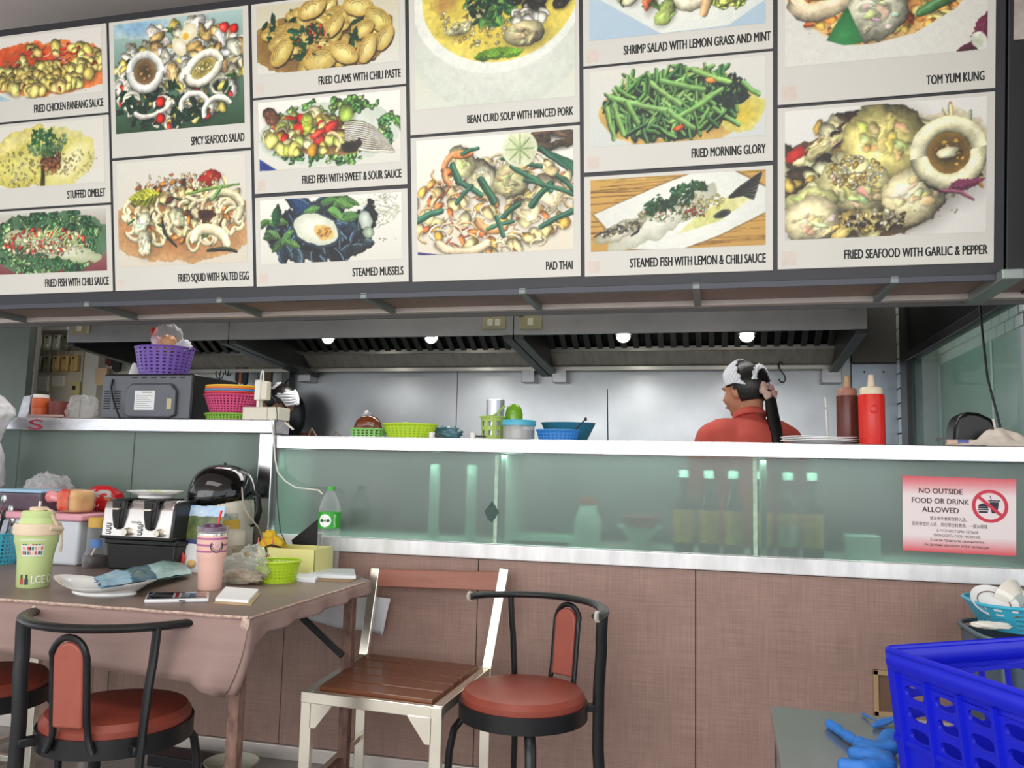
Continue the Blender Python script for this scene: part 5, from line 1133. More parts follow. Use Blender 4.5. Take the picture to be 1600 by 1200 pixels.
b_ = Vector((at(243, 770, Y=2.67).x, 2.672, PZ)); t = thing('plate', 'white plate with green lime pieces on top of the toaster', 'plate', b_)
MB().lathe([(0, 0), (.06, 0), (.062, .004), (.06, .008), (.10, .024), (.102, .027), (.10, .0275), (.062, .012), (0, .010)], 56).build('plate_body', CERAM, t)
rr = random.Random(2)
for k in range(7):
    o = blobm((.011, .009, .007), k, .2, 2, 14, 10).build('lime_piece', mat('lime_flesh', (150, 184, 70), .4, rgb2=(206, 216, 140), vs=60), None); o.location = b_+Vector((-.025+.011*k+rr.uniform(-.003, .003), rr.uniform(-.02, .0), .018+.004*(k % 2))); tag(o, ('leftmost', 'second from the left', 'third from the left', 'middle', 'third from the right', 'second from the right', 'rightmost')[k]+' piece of green lime on the plate on the toaster', 'lime', 'lime pieces on the toaster plate')
# thermos pot
b_ = base(348, 880, .10); b_.y = 2.865; b_.x = at(346, 820, Y=2.865).x
k_ = at(395, 800, Y=2.865).x-at(303, 800, Y=2.865).x; R_ = k_/2*.93
t = thing('thermo_pot', 'electric air pot with cream body and glossy black domed top', 'thermo pot', b_)
zt = at(350, 726, Y=2.865).z-TZ
MB().lathe([(0, 0), (R_*.96, 0), (R_, .01), (R_*1.0, zt*.56), (R_*.96, zt*.66), (0, zt*.66)], 56).build('pot_body', mat('pot_cream', (206, 200, 184), .35, .3, var=.04, vs=6), t)
A = MB(); vs = []; fs = []; n = 56
prof = [(R_*1.0, zt*.62), (R_*1.04, zt*.70), (R_*1.0, zt*.80), (R_*.86, zt*.90), (R_*.6, zt*.97), (R_*.3, zt), (0, zt*1.003)]
m = len(prof)
for i in range(n):
    a = 2*pi*i/n; f = max(0, -sin(a+.15))
    for j, (r, z) in enumerate(prof):
        d = (f**3)*R_*.32*(1-j/m)*(1 if j else .8); low = (f**2)*(-.035 if j == 0 else (-.01 if j == 1 else 0))
        vs.append((r*cos(a)+d*cos(-pi/2-.15), r*sin(a)+d*sin(-pi/2-.15), z+low))
for i in range(n):
    for j in range(m-1): fs.append((i*m+j, ((i+1) % n)*m+j, ((i+1) % n)*m+j+1, i*m+j+1))
fs.append(tuple(i*m for i in range(n))[::-1]); A.add(vs, fs); A.build('domed_top', GLOSSBLK, t, sub=1)
A = MB(); 
for j in range(6):
    pass
wp = Vector((cos(-pi/2-.15), sin(-pi/2-.15), 0)); wq = Vector((-wp.y, wp.x, 0))
cp = wp*(R_*1.19)+Vector((0, 0, zt*.735))
A = MB().hexa([cp+wq*-.045+Vector((0, 0, -.012)), cp+wq*.045+Vector((0, 0, -.012)), cp+wq*.045-wp*.03+Vector((0, 0, -.012)), cp-wq*.045-wp*.03+Vector((0, 0, -.012))], [cp-wq*.034-wp*.012+Vector((0, 0, .014)), cp+wq*.034-wp*.012+Vector((0, 0, .014)), cp+wq*.034-wp*.04+Vector((0, 0, .014)), cp-wq*.034-wp*.04+Vector((0, 0, .014))])
A.build('display_window', mat('display_grey', (70, 72, 84), .15, coat=.5), t, bevel=.003)
c = cp-wp*.026+wq*.012+Vector((0, 0, .036)); MB().sphere(c, (.006, .006, .0035), 10, 6).build('power_light', mat('red_led', (255, 70, 40), .3, emit=3), t)
MB().tube([(.0, 0, zt), (0, 0, zt+.008)], .005, 8).build('top_button', BLACKPL, t)
MB().tube([(R_*.9, .02, zt*.75), (R_*1.25, 0, zt*.70), (R_*1.35, 0, zt*.55), (R_*1.2, .01, zt*.42), (R_*1.0, .02, zt*.40)], .008, 8, ell=(1.6, .7)).build('carry_handle', BLACKPL, t)
Rw = lambda z: R_*.999
wrap(Rw, -58, -24, zt*.38, zt*.47, nu=8).build('sticker', mat('sticker_gold', (196, 160, 60), .5), t, smooth=0)
A = MB(); ang = RD(-38); cc_ = Vector((R_*cos(ang), R_*sin(ang), zt*.49)); 
wrap(Rw, -54, -28, zt*.47, zt*.53, nu=8).build('sticker', mat('sticker_green', (60, 110, 80), .5, rgb2=(230, 224, 214), vs=30), t, smooth=0)
wrap(Rw, -48, -10, zt*.22, zt*.36, nu=8).build('sticker', mat('sticker_pale', (232, 226, 214), .6, rgb2=(204, 198, 180), vs=20), t, smooth=0)
text('=45', mat('print_grey', (150, 140, 130), .6), t, (R_*cos(RD(-34)), R_*sin(RD(-34))-.002, zt*.14), .03, .02, align='C')
A = MB(); A.tube([at(378, 762, Y=2.72), at(380, 790, Y=2.66), at(390, 808, Y=2.64), at(403, 823, Y=2.66), at(410, 840, Y=2.72)], .0028, 8)
tag(A.build('thin_cable', mat('grey_cord', (150, 140, 124), .5), None), 'thin grey-brown cord running from the black domed pot to the yellow tray', 'cord')
# snack pouch (standing)
b_ = Vector((at(307, 850, Y=2.665).x, 2.665, TZ)); t = thing('snack_pouch', 'standing snack pouch printed with mountains and a blue sky', 'pouch', b_, RD(4))
wp_ = (at(343, 850, Y=b_.y).x-at(272, 850, Y=b_.y).x)/2; hp = at(300, 790, Y=b_.y).z-TZ
def pouch(z0, z1, m_, name, th=.016, e=0):
    A = MB(); vs = []; fs = []; n = 12; q = 8
    for s in (-1, 1):
        for j in range(q+1):
            z = z0+(z1-z0)*j/q; f = z/hp
            for i in range(n+1):
                u = -1+2*i/n; bul = th*(1-u*u)**.6*(1-f)**.45+e
                vs.append((u*wp_*(1-.04*sin(f*pi)), s*bul+.02*f, z+.002*sin(i*1.7)*f))
    for s in range(2):
        for j in range(q):
            for i in range(n): a = s*(q+1)*(n+1)+j*(n+1)+i; fs.append((a, a+1, a+n+2, a+n+1))
    A.add(vs, fs); return A.build(name, m_, t, smooth=60)
pouch(0, hp*.42, mat('pouch_white', (226, 226, 226), .3, var=.05, vs=12, rgb2=None), 'lower_print')
pouch(hp*.42, hp*.48, mat('pouch_navy', (60, 70, 120), .3), 'navy_band')
pouch(hp*.48, hp*.84, mat('pouch_forest', (58, 78, 48), .3, rgb2=(120, 130, 70), vs=24), 'forest_print')
pouch(hp*.84, hp, mat('pouch_sky', (120, 176, 226), .3, rgb2=(226, 236, 240), vs=16), 'sky_print')
A = MB().sphere((-wp_*.45, -.021, hp*.2), (.013, .004, .024), 12, 8); A.build('berry_print', mat('red_berry', (206, 60, 50), .4), t)
A = MB().sphere((-wp_*.05, -.021, hp*.13), (.016, .004, .014), 12, 8); A.build('nut_print', mat('nut_yellow', (222, 180, 110), .5), t)
# lying snack bag
def sheet(name, label, cat, pts, m_, th=.002, nx=16, ny=6, wave=.004, seed=0, group=None):
    """curved sheet through four 3D corners with a little waviness"""
    A = MB(); vs = []; fs = []
    p = [Vector(q) for q in pts]
    for j in range(ny+1):
        for i in range(nx+1):
            u, v = i/nx, j/ny; q = p[0].lerp(p[1], u).lerp(p[3].lerp(p[2], u), v)
            q = q+Vector((0, 0, 1))*(wave*noise.noise(Vector((u*4, v*4, seed)))+wave*sin(pi*u)*.6); vs.append(q)
    for j in range(ny):
        for i in range(nx): a = j*(nx+1)+i; fs.append((a, a+1, a+nx+2, a+nx+1))
    o = A.add(vs, fs).build(name, m_, None, smooth=60, solid=th); return tag(o, label, cat, group)
N0, N1, F0, F1 = at(158, 921, Z=TZ+.045), at(300, 898, Z=TZ+.012), at(146, 904, Z=TZ+.045), at(276, 874, Z=TZ+.03)
t = thing('snack_bag', 'opened blue snack bag lying from the white plate toward the toaster box', 'bag', (0, 0, 0))
def bagpart(u0, u1, m_, name):
    A = MB(); vs = []; fs = []; nx, ny = 14, 10
    for lay in (1, 0):
        for j in range(ny+1):
            for i in range(nx+1):
                u = u0+(u1-u0)*i/nx; v = j/ny; q = N0.lerp(N1, u).lerp(F0.lerp(F1, u), v); q = q+Vector((0, 0, .003))
                puff = .016*sin(pi*v)**.7*(.35+.65*sin(pi*min(1, u*1.05)))+.012*noise.noise(Vector((u*7, v*3, 3)))
                edge_ = .012*noise.noise(Vector((u*5, v*9, 8)))*(1-u)
                vs.append(q+Vector((edge_, edge_, max(.002, puff) if lay else -.002)))
    L_ = (nx+1)*(ny+1)
    for k in range(2):
        for j in range(ny):
            for i in range(nx): a = k*L_+j*(nx+1)+i; fs.append((a, a+1, a+nx+2, a+nx+1))
    return A.add(vs, fs).build(name, m_, t, smooth=60)
bagpart(0, .30, mat('bag_sky', (96, 176, 214), .28, rgb2=(196, 222, 234), vs=18), 'light_blue_end')
bagpart(.29, .56, mat('bag_blue', (34, 92, 150), .28, rgb2=(60, 110, 70), vs=24), 'printed_middle')
mb2 = bagpart(.55, 1.0, mat('mint_back', (168, 200, 196), .35, var=.05, vs=12), 'mint_back_panel')
A = MB()
for k in range(6):
    for w_ in range(3):
        u0, u1 = .66+.085*w_, .735+.085*w_; v = .22+.10*k; q0 = N0.lerp(N1, u0).lerp(F0.lerp(F1, u0), v); q1 = N0.lerp(N1, u1).lerp(F0.lerp(F1, u1), v); zz = .003+.0185*sin(pi*v)**.7*(.35+.65*sin(pi*min(1, (u0+u1)/2*1.05)))+.006
        A.bar(q0+Vector((0, 0, zz)), q1+Vector((0, 0, zz)), .003, .0006)
A.build('printed_lines', mat('line_teal', (110, 140, 138), .5), mb2, smooth=0)
# near plate
b_ = base(162, 936, .075); t = thing('plate', 'empty white plate with wavy rim at the front of the table', 'plate', b_, RD(3))
A = MB(); vs = []; fs = []; n = 64; prof = [(.0, .0), (.09, 0), (.095, .004), (.092, .010), (.128, .026), (.148, .036), (.150, .039), (.147, .039), (.12, .027), (.085, .014), (0, .012)]; m = len(prof)
for i in range(n):
    a = 2*pi*i/n; wv = 1+.07*cos(2*a)+.03*cos(4*a)
    for j, (r, z) in enumerate(prof): vs.append((r*wv*cos(a), r*.66*sin(a), z+(.010*cos(2*a) if r > .1 else 0)))
for i in range(n):
    for j in range(m-1): fs.append((i*m+j, ((i+1) % n)*m+j, ((i+1) % n)*m+j+1, i*m+j+1))
A.add(vs, fs).build('plate_body', CERAM, t)
# phone
p0, p1 = at(225, 943, Z=TZ), at(326, 941, Z=TZ); p2, p3 = at(327, 929, Z=TZ), at(240, 928, Z=TZ)
h = Vector((0, 0, .011)); t = thing('phone', 'smartphone lying face up with white edge near the pink tumbler', 'phone', p0); t.location = (0, 0, 0)
p3 = p0+(p2-p1)*.85
MB().hexa([p0, p1, p1+(p2-p1)*.85, p3], [q+h for q in (p0, p1, p1+(p2-p1)*.85, p3)]).build('phone_body', mat('phone_white', (226, 226, 230), .25), t, bevel=.004, seg=3)
cn = (p0+p1+p3+p1+(p2-p1)*.85)/4
q = [cn+(v-cn)*.95+h+Vector((0, 0, .0006)) for v in (p0, p1, p1+(p2-p1)*.85, p3)]
MB().hexa(q, [v+Vector((0, 0, .0006)) for v in q]).build('screen', mat('phone_screen', (16, 16, 20), .06, coat=1), t, smooth=0)
def qlerp(q, u0, u1, v0, v1, dz):
    f = lambda u, v: q[0].lerp(q[1], u).lerp(q[3].lerp(q[2], u), v)+Vector((0, 0, dz)); return [f(u0, v0), f(u1, v0), f(u1, v1), f(u0, v1)]
for u0, u1, c in ((.42, .56, (190, 190, 196)), (.46, .52, (150, 40, 40)), (.56, .70, (120, 120, 130)), (.78, .98, (90, 76, 76))):
    q2 = qlerp(q, u0, u1, .15, .85, .0009+.0002*(u0 > .45)); MB().hexa(q2, [v+Vector((0, 0, .0002)) for v in q2]).build('screen_image', mat('scr%d' % c[0], c, .1), t, smooth=0)
MB().bb(-.016, .016, -.0015, .001, .0035, .0075).build('side_button', DARK, t, loc=p0.lerp(p1, .55), bevel=.0008)
# notepads
def pad(px, label, z, col, dx=0, th=.006):
    q = [at(a, b, Z=TZ) for a, b in px]; q = [Vector((v.x, v.y, z)) for v in q]; o = MB().hexa(q, [v+Vector((0, 0, th)) for v in q]).build('note_paper', mat('paper_%d' % col[0], col, .7), None, smooth=0, bevel=.0006, seg=1); return tag(o, label, 'paper')
pad([(334, 943), (392, 947), (407, 928), (356, 923)], 'tan card under the small white note sheets', TZ, (186, 160, 120), th=.003)
pad([(336, 941), (388, 944), (404, 926), (352, 922)], 'small stack of white note sheets near the table corner', TZ+.003, (236, 236, 236), th=.008)
# pink tumbler
b_ = base(327, 924, .036); t = thing('tumbler', 'pink tumbler with purple stripes, purple lid and red straw', 'tumbler', b_)
zt = at(327, 822, Y=b_.y).z-TZ; PK = mat('tumbler_pink', (234, 190, 176), .4); PU = mat('stripe_purple', (178, 92, 148), .4)
rb, rt_ = .036, .045
MB().lathe([(0, 0), (rb-.002, 0), (rb, .003), (rb+.003, zt*.42), (rt_-.002, zt*.50), (rt_, zt*.54), (rt_+.0015, zt*.86), (0, zt*.86)], 48).build('body', PK, t)
Rp = lambda z: rt_+.0012*(z/zt-.54)/.32
for z0 in (.60, .70, .80): wrap(Rp, -180, 180, zt*z0, zt*(z0+.03), nu=48).build('stripe', PU, t)
MB().lathe([(0, zt*.86), (rt_+.001, zt*.86), (rt_+.001, zt*.90), (0, zt*.90)], 48).build('steel_band', CHROME, t)
MB().lathe([(rt_, zt*.90), (rt_+.002, zt*.90), (rt_+.003, zt*1.0), (rt_+.0, zt*1.0)], 48, caps=False).build('clear_lid_rim', film('lid_clear', (200, 196, 204), .14, .06, edge=.6), t)
MB().lathe([(0, zt*.93), (rt_-.002, zt*.93), (rt_-.003, zt*.985), (.030, zt*1.0), (.026, zt*1.04), (0, zt*1.045)], 40).build('lid', mat('lid_plum', (84, 44, 76), .25, coat=.3), t)
MB().tube([(.018, -.01, zt*.95), (.030, -.005, zt*1.26)], .0038, 10).build('straw', mat('red_straw', (226, 58, 58), .35), t)
lg = MB()
for r0, r1 in ((.0165, .020), (.0108, .0118)):
    vs = [(r*cos(2*pi*i/32), -.0, r*sin(2*pi*i/32)) for r in (r0, r1) for i in range(32)]; lg.add(vs, [(i, (i+1) % 32, 32+(i+1) % 32, 32+i) for i in range(32)])
for i in range(14):
    a = 2*pi*i/14; lg.box((.014*cos(a), 0, .014*sin(a)), (.0022, .0004, .0036), (0, -a, 0))
lg.box((0, 0, -.002), (.009, .0004, .002)); lg.box((-.004, 0, .004), (.002, .0004, .003)); lg.box((.004, 0, .004), (.002, .0004, .003))
lg.v = [(x, y-.0016, z) for x, y, z in lg.v]; o = lg.build('round_emblem', mat('emblem_dark', (40, 30, 40), .5), t, smooth=0); bend(o, rt_); o.location = (0, 0, zt*.70); o.rotation_euler = (0, 0, RD(52))
wrap(lambda z: Rp(z)+.0004, -56, -20, zt*.605, zt*.80).build('emblem_field', mat('emblem_pink', (232, 190, 186), .4), t)
# plastic bag of onions
b_ = base(380, 916, .05); t = thing('plastic_bag', 'knotted clear plastic bag holding brown onion peel beside the pink tumbler', 'bag', b_)
blobm((.085, .055, .055), 21, .25, 2.2, 56, 34, flat=.75, crease=.14, c=(0, 0, .045)).build('bag_film', film('bag_film3', (214, 216, 206), .2, .14, bump=.9, bs=40, edge=.7), t)
blobm((.066, .036, .022), 22, .4, 3, 34, 22, flat=.9, crease=.3, c=(.0, .0, .022)).build('onion_peel', mat('onion_brown', (120, 84, 64), .5, rgb2=(196, 176, 140), vs=24), t)
blobm((.042, .03, .034), 23, .3, 3, 34, 22, crease=.3, c=(.025, .01, .095)).build('bag_neck', film('bag_film3', (214, 216, 206)), t)
MB().sphere((.016, -.015, .098), (.012, .008, .009), 10, 8).build('twist_mark', mat('dark_twist', (60, 54, 40), .5, rgb2=(190, 170, 110), vs=90), t)
# lime basket
LIME = mat('lime_plastic', (174, 206, 40), .38)
b_ = base(432, 913, .06); t = thing('small_basket', 'small round lime green basket on the table corner', 'basket', b_)
basket(t, LIME, .078, .062, .070, ry=.95, nu=34, nv=6, th=.0015)
# yellow tray with pouch, cords and folder
b_ = base(446, 897, .075); t = thing('yellow_tray', 'pale yellow open plastic tray behind the lime basket', 'box', b_)
x0 = at(402, 870, Y=b_.y-.07).x-b_.x; x1 = at(493, 870, Y=b_.y-.07).x-b_.x; YL = mat('pale_yellow', (226, 220, 146), .45); hh = .092
for (a, b, c, d) in ((x0, x1, -.075, -.071), (x0, x1, .071, .075), (x0, x0+.004, -.075, .075), (x1-.004, x1, -.075, .075)):
    MB().bb(a, b, c, d, 0, hh).build('side_wall', YL, t, smooth=0, bevel=.001, seg=1)
MB().bb(x0, x1, -.075, .075, 0, .004).build('tray_floor', YL, t, smooth=0)
o = thing('cloth_pouch', 'yellow drawstring cloth pouch with pink cord in the yellow tray', 'pouch', (at(432, 850, Y=b_.y).x-.012, b_.y-.01, TZ+.0045))
blobm((.058, .045, .062), 31, .22, 2.3, 44, 30, flat=.9, crease=.22, c=(0, 0, .062)).build('pouch_body', mat('yellow_cloth', (214, 178, 44), .75, var=.15, vs=14, bump=.2, bs=80), o)
blobm((.028, .022, .024), 32, .3, 3.2, 30, 20, crease=.35, c=(-.012, 0, .122)).build('gathered_neck', mat('yellow_cloth'), o)
PCORD = mat('pink_cord', (222, 116, 110), .6)
MB().tube([(-.04, -.03, .118), (-.03, -.052, .085), (.0, -.06, .07), (.03, -.06, .055), (.04, -.07, .04)], .0022, 6).tube([(-.03, -.03, .122), (.0, -.05, .1), (.03, -.058, .07), (.05, -.058, .05)], .0022, 6).tube([(.02, -.03, .12), (.03, -.055, .07), (.025, -.072, .055), (.022, -.078, .0)], .0022, 6).build('drawstring', PCORD, o)
MB().sphere((-.01, -.052, .052), (.022, .006, .010), 12, 8).build('purple_print', mat('plum_print', (96, 44, 66), .5), o)
tag(MB().tube([b_+Vector(q) for q in ((-.035, -.0755, .05), (-.042, -.081, .095), (-.03, -.06, .10), (-.0, -.04, .09))], .004, 8).build('black_cable', BLACKPL, None), 'thick black cable hooked over the front of the yellow tray', 'cord')
q = [at(462, 858, Y=2.915), at(498, 862, Y=2.915), at(497, 812, Y=2.915)]
A = MB(); A.prism([(q[0].x, TZ+.04), (q[1].x+.004, TZ+.04), (q[1].x+.004, q[2].z), (q[2].x-.004, q[2].z), (q[0].x-.02, TZ+.105)], 2.915, 2.923, 'xz')
tag(A.build('black_folder', mat('folder_black', (18, 18, 20), .55), None, smooth=0), 'black folder standing in the yellow tray behind the bottle', 'folder')
# water bottle
b_ = base(511, 894, .035); t = thing('water_bottle', 'clear water bottle with green cap and green label', 'bottle', b_)
zt = at(511, 760, Y=b_.y).z-TZ; r = .042
rp = [(0, .004), (r*.7, 0), (r*.93, .008), (r, .02)]
for k in range(14): z = .02+zt*.40*(k+1)/14; rp.append((r*(.97 if k % 2 else 1.0), z))
rp += [(r, zt*.44), (r, zt*.70), (r*.93, zt*.76), (r*.72, zt*.85), (r*.42, zt*.92), (r*.32, zt*.94), (r*.32, zt*.97)]
MB().lathe(rp, 40).build('bottle_body', film('bottle_pet', (226, 232, 230), .05, .05, bump=.25, bs=14, edge=.6), t)
MB().lathe([(r*.36, zt*.955), (r*.37, zt*.96), (r*.37, zt), (0, zt)], 28).build('cap', mat('green_cap', (80, 180, 70), .4), t)
Rb = lambda z: r*1.012
MB().lathe([(r*1.01, zt*.505), (r*1.01, zt*.70)], 48, caps=False).build('label', mat('green_label', (52, 168, 50), .4), t)
A = MB(); A.add([(0, 0, 0)]+[(.024*cos(2*pi*i/28), 0, .024*sin(2*pi*i/28)) for i in range(28)], [(0, 1+i, 1+(i+1) % 28) for i in range(28)]); A.v = [(x, -.0012, z) for x, y, z in A.v]
o = A.build('white_roundel', mat('label_pure_white', (244, 246, 244), .4), t, smooth=0); bend(o, r*1.01); o.location = (0, 0, zt*.60); o.rotation_euler = (0, 0, RD(2))
o = text('NAMTHIP', INK, t, (0, 0, zt*.585), .038, .009, align='C', bold=.01, thick=.0022); bend(o, r*1.01); o.rotation_euler = (0, 0, RD(2))
o = text('NAMTHIP', mat('label_pure_white'), t, (0, 0, 0), .048, .009, align='C', thick=.0015)
me = o.data; n = len(me.vertices); co = np.empty(n*3); me.vertices.foreach_get('co', co); co = co.reshape(-1, 3); co = np.stack([-co[:, 2], co[:, 1], co[:, 0]], 1); me.vertices.foreach_set('co', co.ravel()); me.update(); bend(o, r*1.01); o.location = (0, 0, zt*.60); o.rotation_euler = (0, 0, RD(58))
# clipboard papers
pad([(470, 907), (548, 910), (562, 902), (480, 896)], 'brown clipboard under the papers at the right corner of the table', TZ, (150, 120, 90), th=.003)
pad([(478, 904), (556, 906), (553, 894), (492, 893)], 'long white paper block beside the bottle at the right corner of the table', TZ+.003, (228, 232, 236), th=.010)
pad([(458, 908), (492, 911), (500, 902), (462, 900)], 'small folded white slip left of the long paper block', TZ+.0, (222, 224, 230), th=.012)
# white cable from the ledge plug to the bottle's side
WCAB = mat('white_cable', (226, 222, 212), .45)
pts = [at(424, 655, Y=2.98), at(428, 690, Y=2.985), at(430, 718, Y=2.985), at(434, 738, Y=2.985), at(446, 752, Y=2.98), at(462, 762, Y=2.97), at(482, 764, Y=2.95), at(498, 766, Y=2.93), at(504, 772, Y=2.93)]
tag(MB().tube(pts, .0032, 8).build('charging_cable', WCAB, None), 'white cable hanging from the ledge across the green glass to the bottle', 'cord')
pts = [at(430, 655, Y=2.985), at(432, 700, Y=2.99), at(433, 780, Y=2.99), at(438, 830, Y=2.98), at(450, 856, Y=2.9)]
tag(MB().tube(pts, .0018, 6).build('black_wire', BLACKPL, None), 'thin black wire hanging down beside the steel corner post', 'cord')

# ================================================================== ON THE LEDGES
UZ, LGZ = 1.329, 1.264
def onl(px, Y, Z): return Vector((at(px, 650, Y=Y).x, Y, Z))
struct_shelf = MB().bb(-4.2, -2.0, .10, .48, 1.30, 1.3285).build('rear_shelf', mat('shelf_grey', (120, 116, 110), .4, .5), ct, smooth=0)
# microwave seen from behind
mx0, mx1 = at(156, 640, Y=3.09).x, at(297, 640, Y=3.09).x; zt = at(200, 584, Y=3.09).z-UZ; W = mx1-mx0
t = thing('microwave_oven', 'microwave oven with its grey vented back turned to the room', 'microwave', (mx0, 3.09, UZ))
MB().bb(0, W, .012, .36, .004, zt).build('housing', mat('mw_black', (22, 22, 24), .35), t, bevel=.006)
GR = mat('mw_grey', (98, 101, 108), .45, .3, var=.05, vs=8)
MB().bb(.004, W-.004, 0, .012, .006, zt-.008).build('back_plate', GR, t, bevel=.003)
MB().prism([(W*.30, zt*.10), (W*.30, zt*.62), (W*.36, zt*.78), (W*.80, zt*.78), (W*.86, zt*.62), (W*.86, zt*.10), (W*.80, zt*.04), (W*.36, zt*.04)], -.02, 0, 'xz').build('bulge', GR, t, bevel=.008, seg=3)
lb_ = MB().bb(W*.42, W*.64, -.0212, -.0202, zt*.20, zt*.62).build('rating_label', mat('label_pale', (224, 226, 226), .5), t, smooth=0)
for k in range(7): MB().bb(W*.435, W*(.62-.03*(k % 3)), -.0216, -.0212, zt*(.25+.043*k), zt*(.258+.043*k)).build('label_line', mat('line_grey', (110, 112, 116), .6), lb_, smooth=0)
MB().bb(W*.50, W*.61, -.0216, -.0212, zt*.575, zt*.59).build('label_line', DARK, lb_, smooth=0)
SL = mat('slot_dark', (14, 14, 16), .5)
for c in range(2):
    for k in range(8): MB().bb(W*(.04+.11*c), W*(.115+.11*c), -.001, .002, zt*(.22+.055*k), zt*(.245+.055*k)).build('vent_slot', SL, t, smooth=0)
for k in range(6): MB().bb(W*(.34+.105*k), W*(.40+.105*k), -.001, .002, zt*.90, zt*.925).build('vent_slot', SL, t, smooth=0)
MB().bb(W*.78, W*.83, -.024, -.02, zt*.22, zt*.45).build('torn_tag', mat('torn_paper', (190, 180, 140), .7), t, smooth=0)
MB().tube([(W*.13, -.004, zt*.88), (W*.13, -.012, zt*.7), (W*.17, -.018, zt*.45), (W*.22, -.024, zt*.25), (W*.28, -.026, .004)], .0045, 8).build('supply_cord', BLACKPL, t)
MWZ = UZ+zt
# purple basket with bags on the microwave
c = Vector((at(257, 560, Y=3.20).x, 3.20, MWZ)); t = thing('purple_basket', 'purple openwork basket of bagged snacks on top of the microwave', 'basket', c)
Rr = (at(298, 545, Y=3.2).x-at(217, 545, Y=3.2).x)/2
basket(t, mat('purple_plastic', (116, 84, 176), .4), Rr, Rr*.80, at(257, 545, Y=3.20).z-MWZ, ry=.8, nu=26, nv=8, th=.0015)
zb = at(257, 545, Y=3.2).z
def snack(px, py, r, rgb, rgb2, label, seed, fr=.3, asp=(1, 1, 1)):
    q = at(px, py, Y=3.19); o = blobm((r*asp[0], r*asp[1], r*asp[2]), seed, .25, 2.4, 34, 24, crease=.25).build('snack_bag', mat('snack%d' % seed, rgb, .3, rgb2=rgb2, vs=18), None); o.location = q; tag(o, label, 'bag')
snack(262, 538, .042, (196, 112, 40), (222, 160, 90), 'orange bag of snacks in the purple basket', 41, asp=(1.1, .8, 1))
snack(246, 538, .036, (206, 90, 140), (222, 200, 206), 'pink bag at the left in the purple basket', 42, asp=(.7, .8, 1))
snack(241, 518, .02, (206, 40, 46), (180, 30, 36), 'red twisted bag end sticking up from the purple basket', 43, asp=(.9, .5, 1.1))
snack(287, 541, .032, (226, 226, 232), (206, 206, 214), 'white tissue bunched at the right of the purple basket', 44, asp=(1.1, .8, .9))
q = at(262, 530, Y=3.17); o = blobm((.075, .05, .07), 45, .2, 2.4, 48, 30, crease=.25).build('clear_bag', BAGCL, None); o.location = q; tag(o, 'clear film bag wrapped over the snacks in the purple basket', 'bag')
# stacked coloured baskets
x0, x1 = at(320, 625, Y=3.12).x, at(399, 625, Y=3.12).x; Rr = (x1-x0)/2; cx = (x0+x1)/2; zz = UZ
def stack(rgb, name, z, h, rt, rb, label, nv=5):
    t = thing('plastic_basket', label, 'basket', (cx, 3.14, z), group='stacked coloured baskets beside the microwave'); basket(t, mat(name, rgb, .4), rt, rb, h, ry=.8, nu=46, nv=nv+2, th=.0014, rim=.0045); return t
stack((130, 180, 70), 'green_plastic', UZ, .028, Rr*.94, Rr*.86, 'shallow green basket at the bottom of the basket stack', nv=2)
stack((206, 76, 124), 'pink_plastic2', UZ+.03, .080, Rr, Rr*.76, 'pink basket in the basket stack beside the microwave')
for k, (rgb, nm, lb) in enumerate((((200, 60, 44), 'red_plastic', 'red basket nested just above the pink one'), ((80, 140, 196), 'blue_plastic', 'blue basket nested between the red and the orange baskets'), ((230, 120, 40), 'orange_plastic', 'orange basket nested under the yellow one'), ((236, 190, 50), 'yellow_plastic', 'yellow basket topmost of the nested stack'))):
    t = thing('plastic_basket', lb, 'basket', (cx, 3.14, UZ+.0905+.009*k), group='stacked coloured baskets beside the microwave')
    MB().lathe([(Rr*.80, 0), (Rr*(1.0-.012*k), .028), (Rr*(1.02-.012*k), .028), (Rr*(1.02-.012*k), .034), (Rr*(.97-.012*k), .034), (Rr*.78, .004)], 48, sy=.8).build('rim_band', mat(nm, rgb, .4), t)
# adapter and plugs
x0, x1 = at(384, 645, Y=3.04).x, at(441, 645, Y=3.04).x
t = thing('power_adapter', 'cream junction box at the end of the upper ledge', 'box', ((x0+x1)/2, 3.06, UZ)); w2 = (x1-x0)/2; hz = at(410, 636, Y=3.02).z-UZ
MB().bb(-w2, w2, -.045, .045, 0, hz).build('box_body', mat('cream_box', (214, 210, 192), .45), t, bevel=.003)
MB().bb(w2*.35, w2*.355+.001, -.0455, -.045, 0, hz).build('seam', DARK, t, smooth=0)
AZ = UZ+hz
x = at(408, 620, Y=3.05).x; t = thing('charger', 'white charging plug standing on the cream junction box', 'charger', (x, 3.05, AZ))
MB().bb(-.022, .006, -.02, .02, .03, .115).build('plug_body', WHITEPL, t, bevel=.004)
MB().bb(.004, .034, -.015, .02, .032, .11).build('plug_back', CREAM, t, bevel=.004)
MB().bb(-.012, .0, -.015, .015, 0, .03).build('plug_neck', WHITEPL, t, bevel=.002)
MB().tube([(-.006, 0, .112), (-.006, 0, .14), (-.002, 0, .155), (.004, 0, .155), (.006, 0, .13), (.008, 0, .11)], .003, 8).build('cable_loop', WCAB, t)
t = MB().tube([at(423, 618, Y=3.0), at(430, 625, Y=2.995), at(433, 645, Y=2.99), at(433, 660, Y=2.985)], .002, 6).build('black_wire', BLACKPL, None); tag(t, 'black wire curving over the front of the cream junction box', 'cord')
t = MB().tube([at(436, 654, Y=3.08), at(446, 661, Y=3.08), at(458, 671, Y=3.08)], .006, 8, ell=(1.3, .7)).build('cable_strip', CREAM, None); tag(t, 'cream plastic strip sloping down right of the junction box', 'strip')
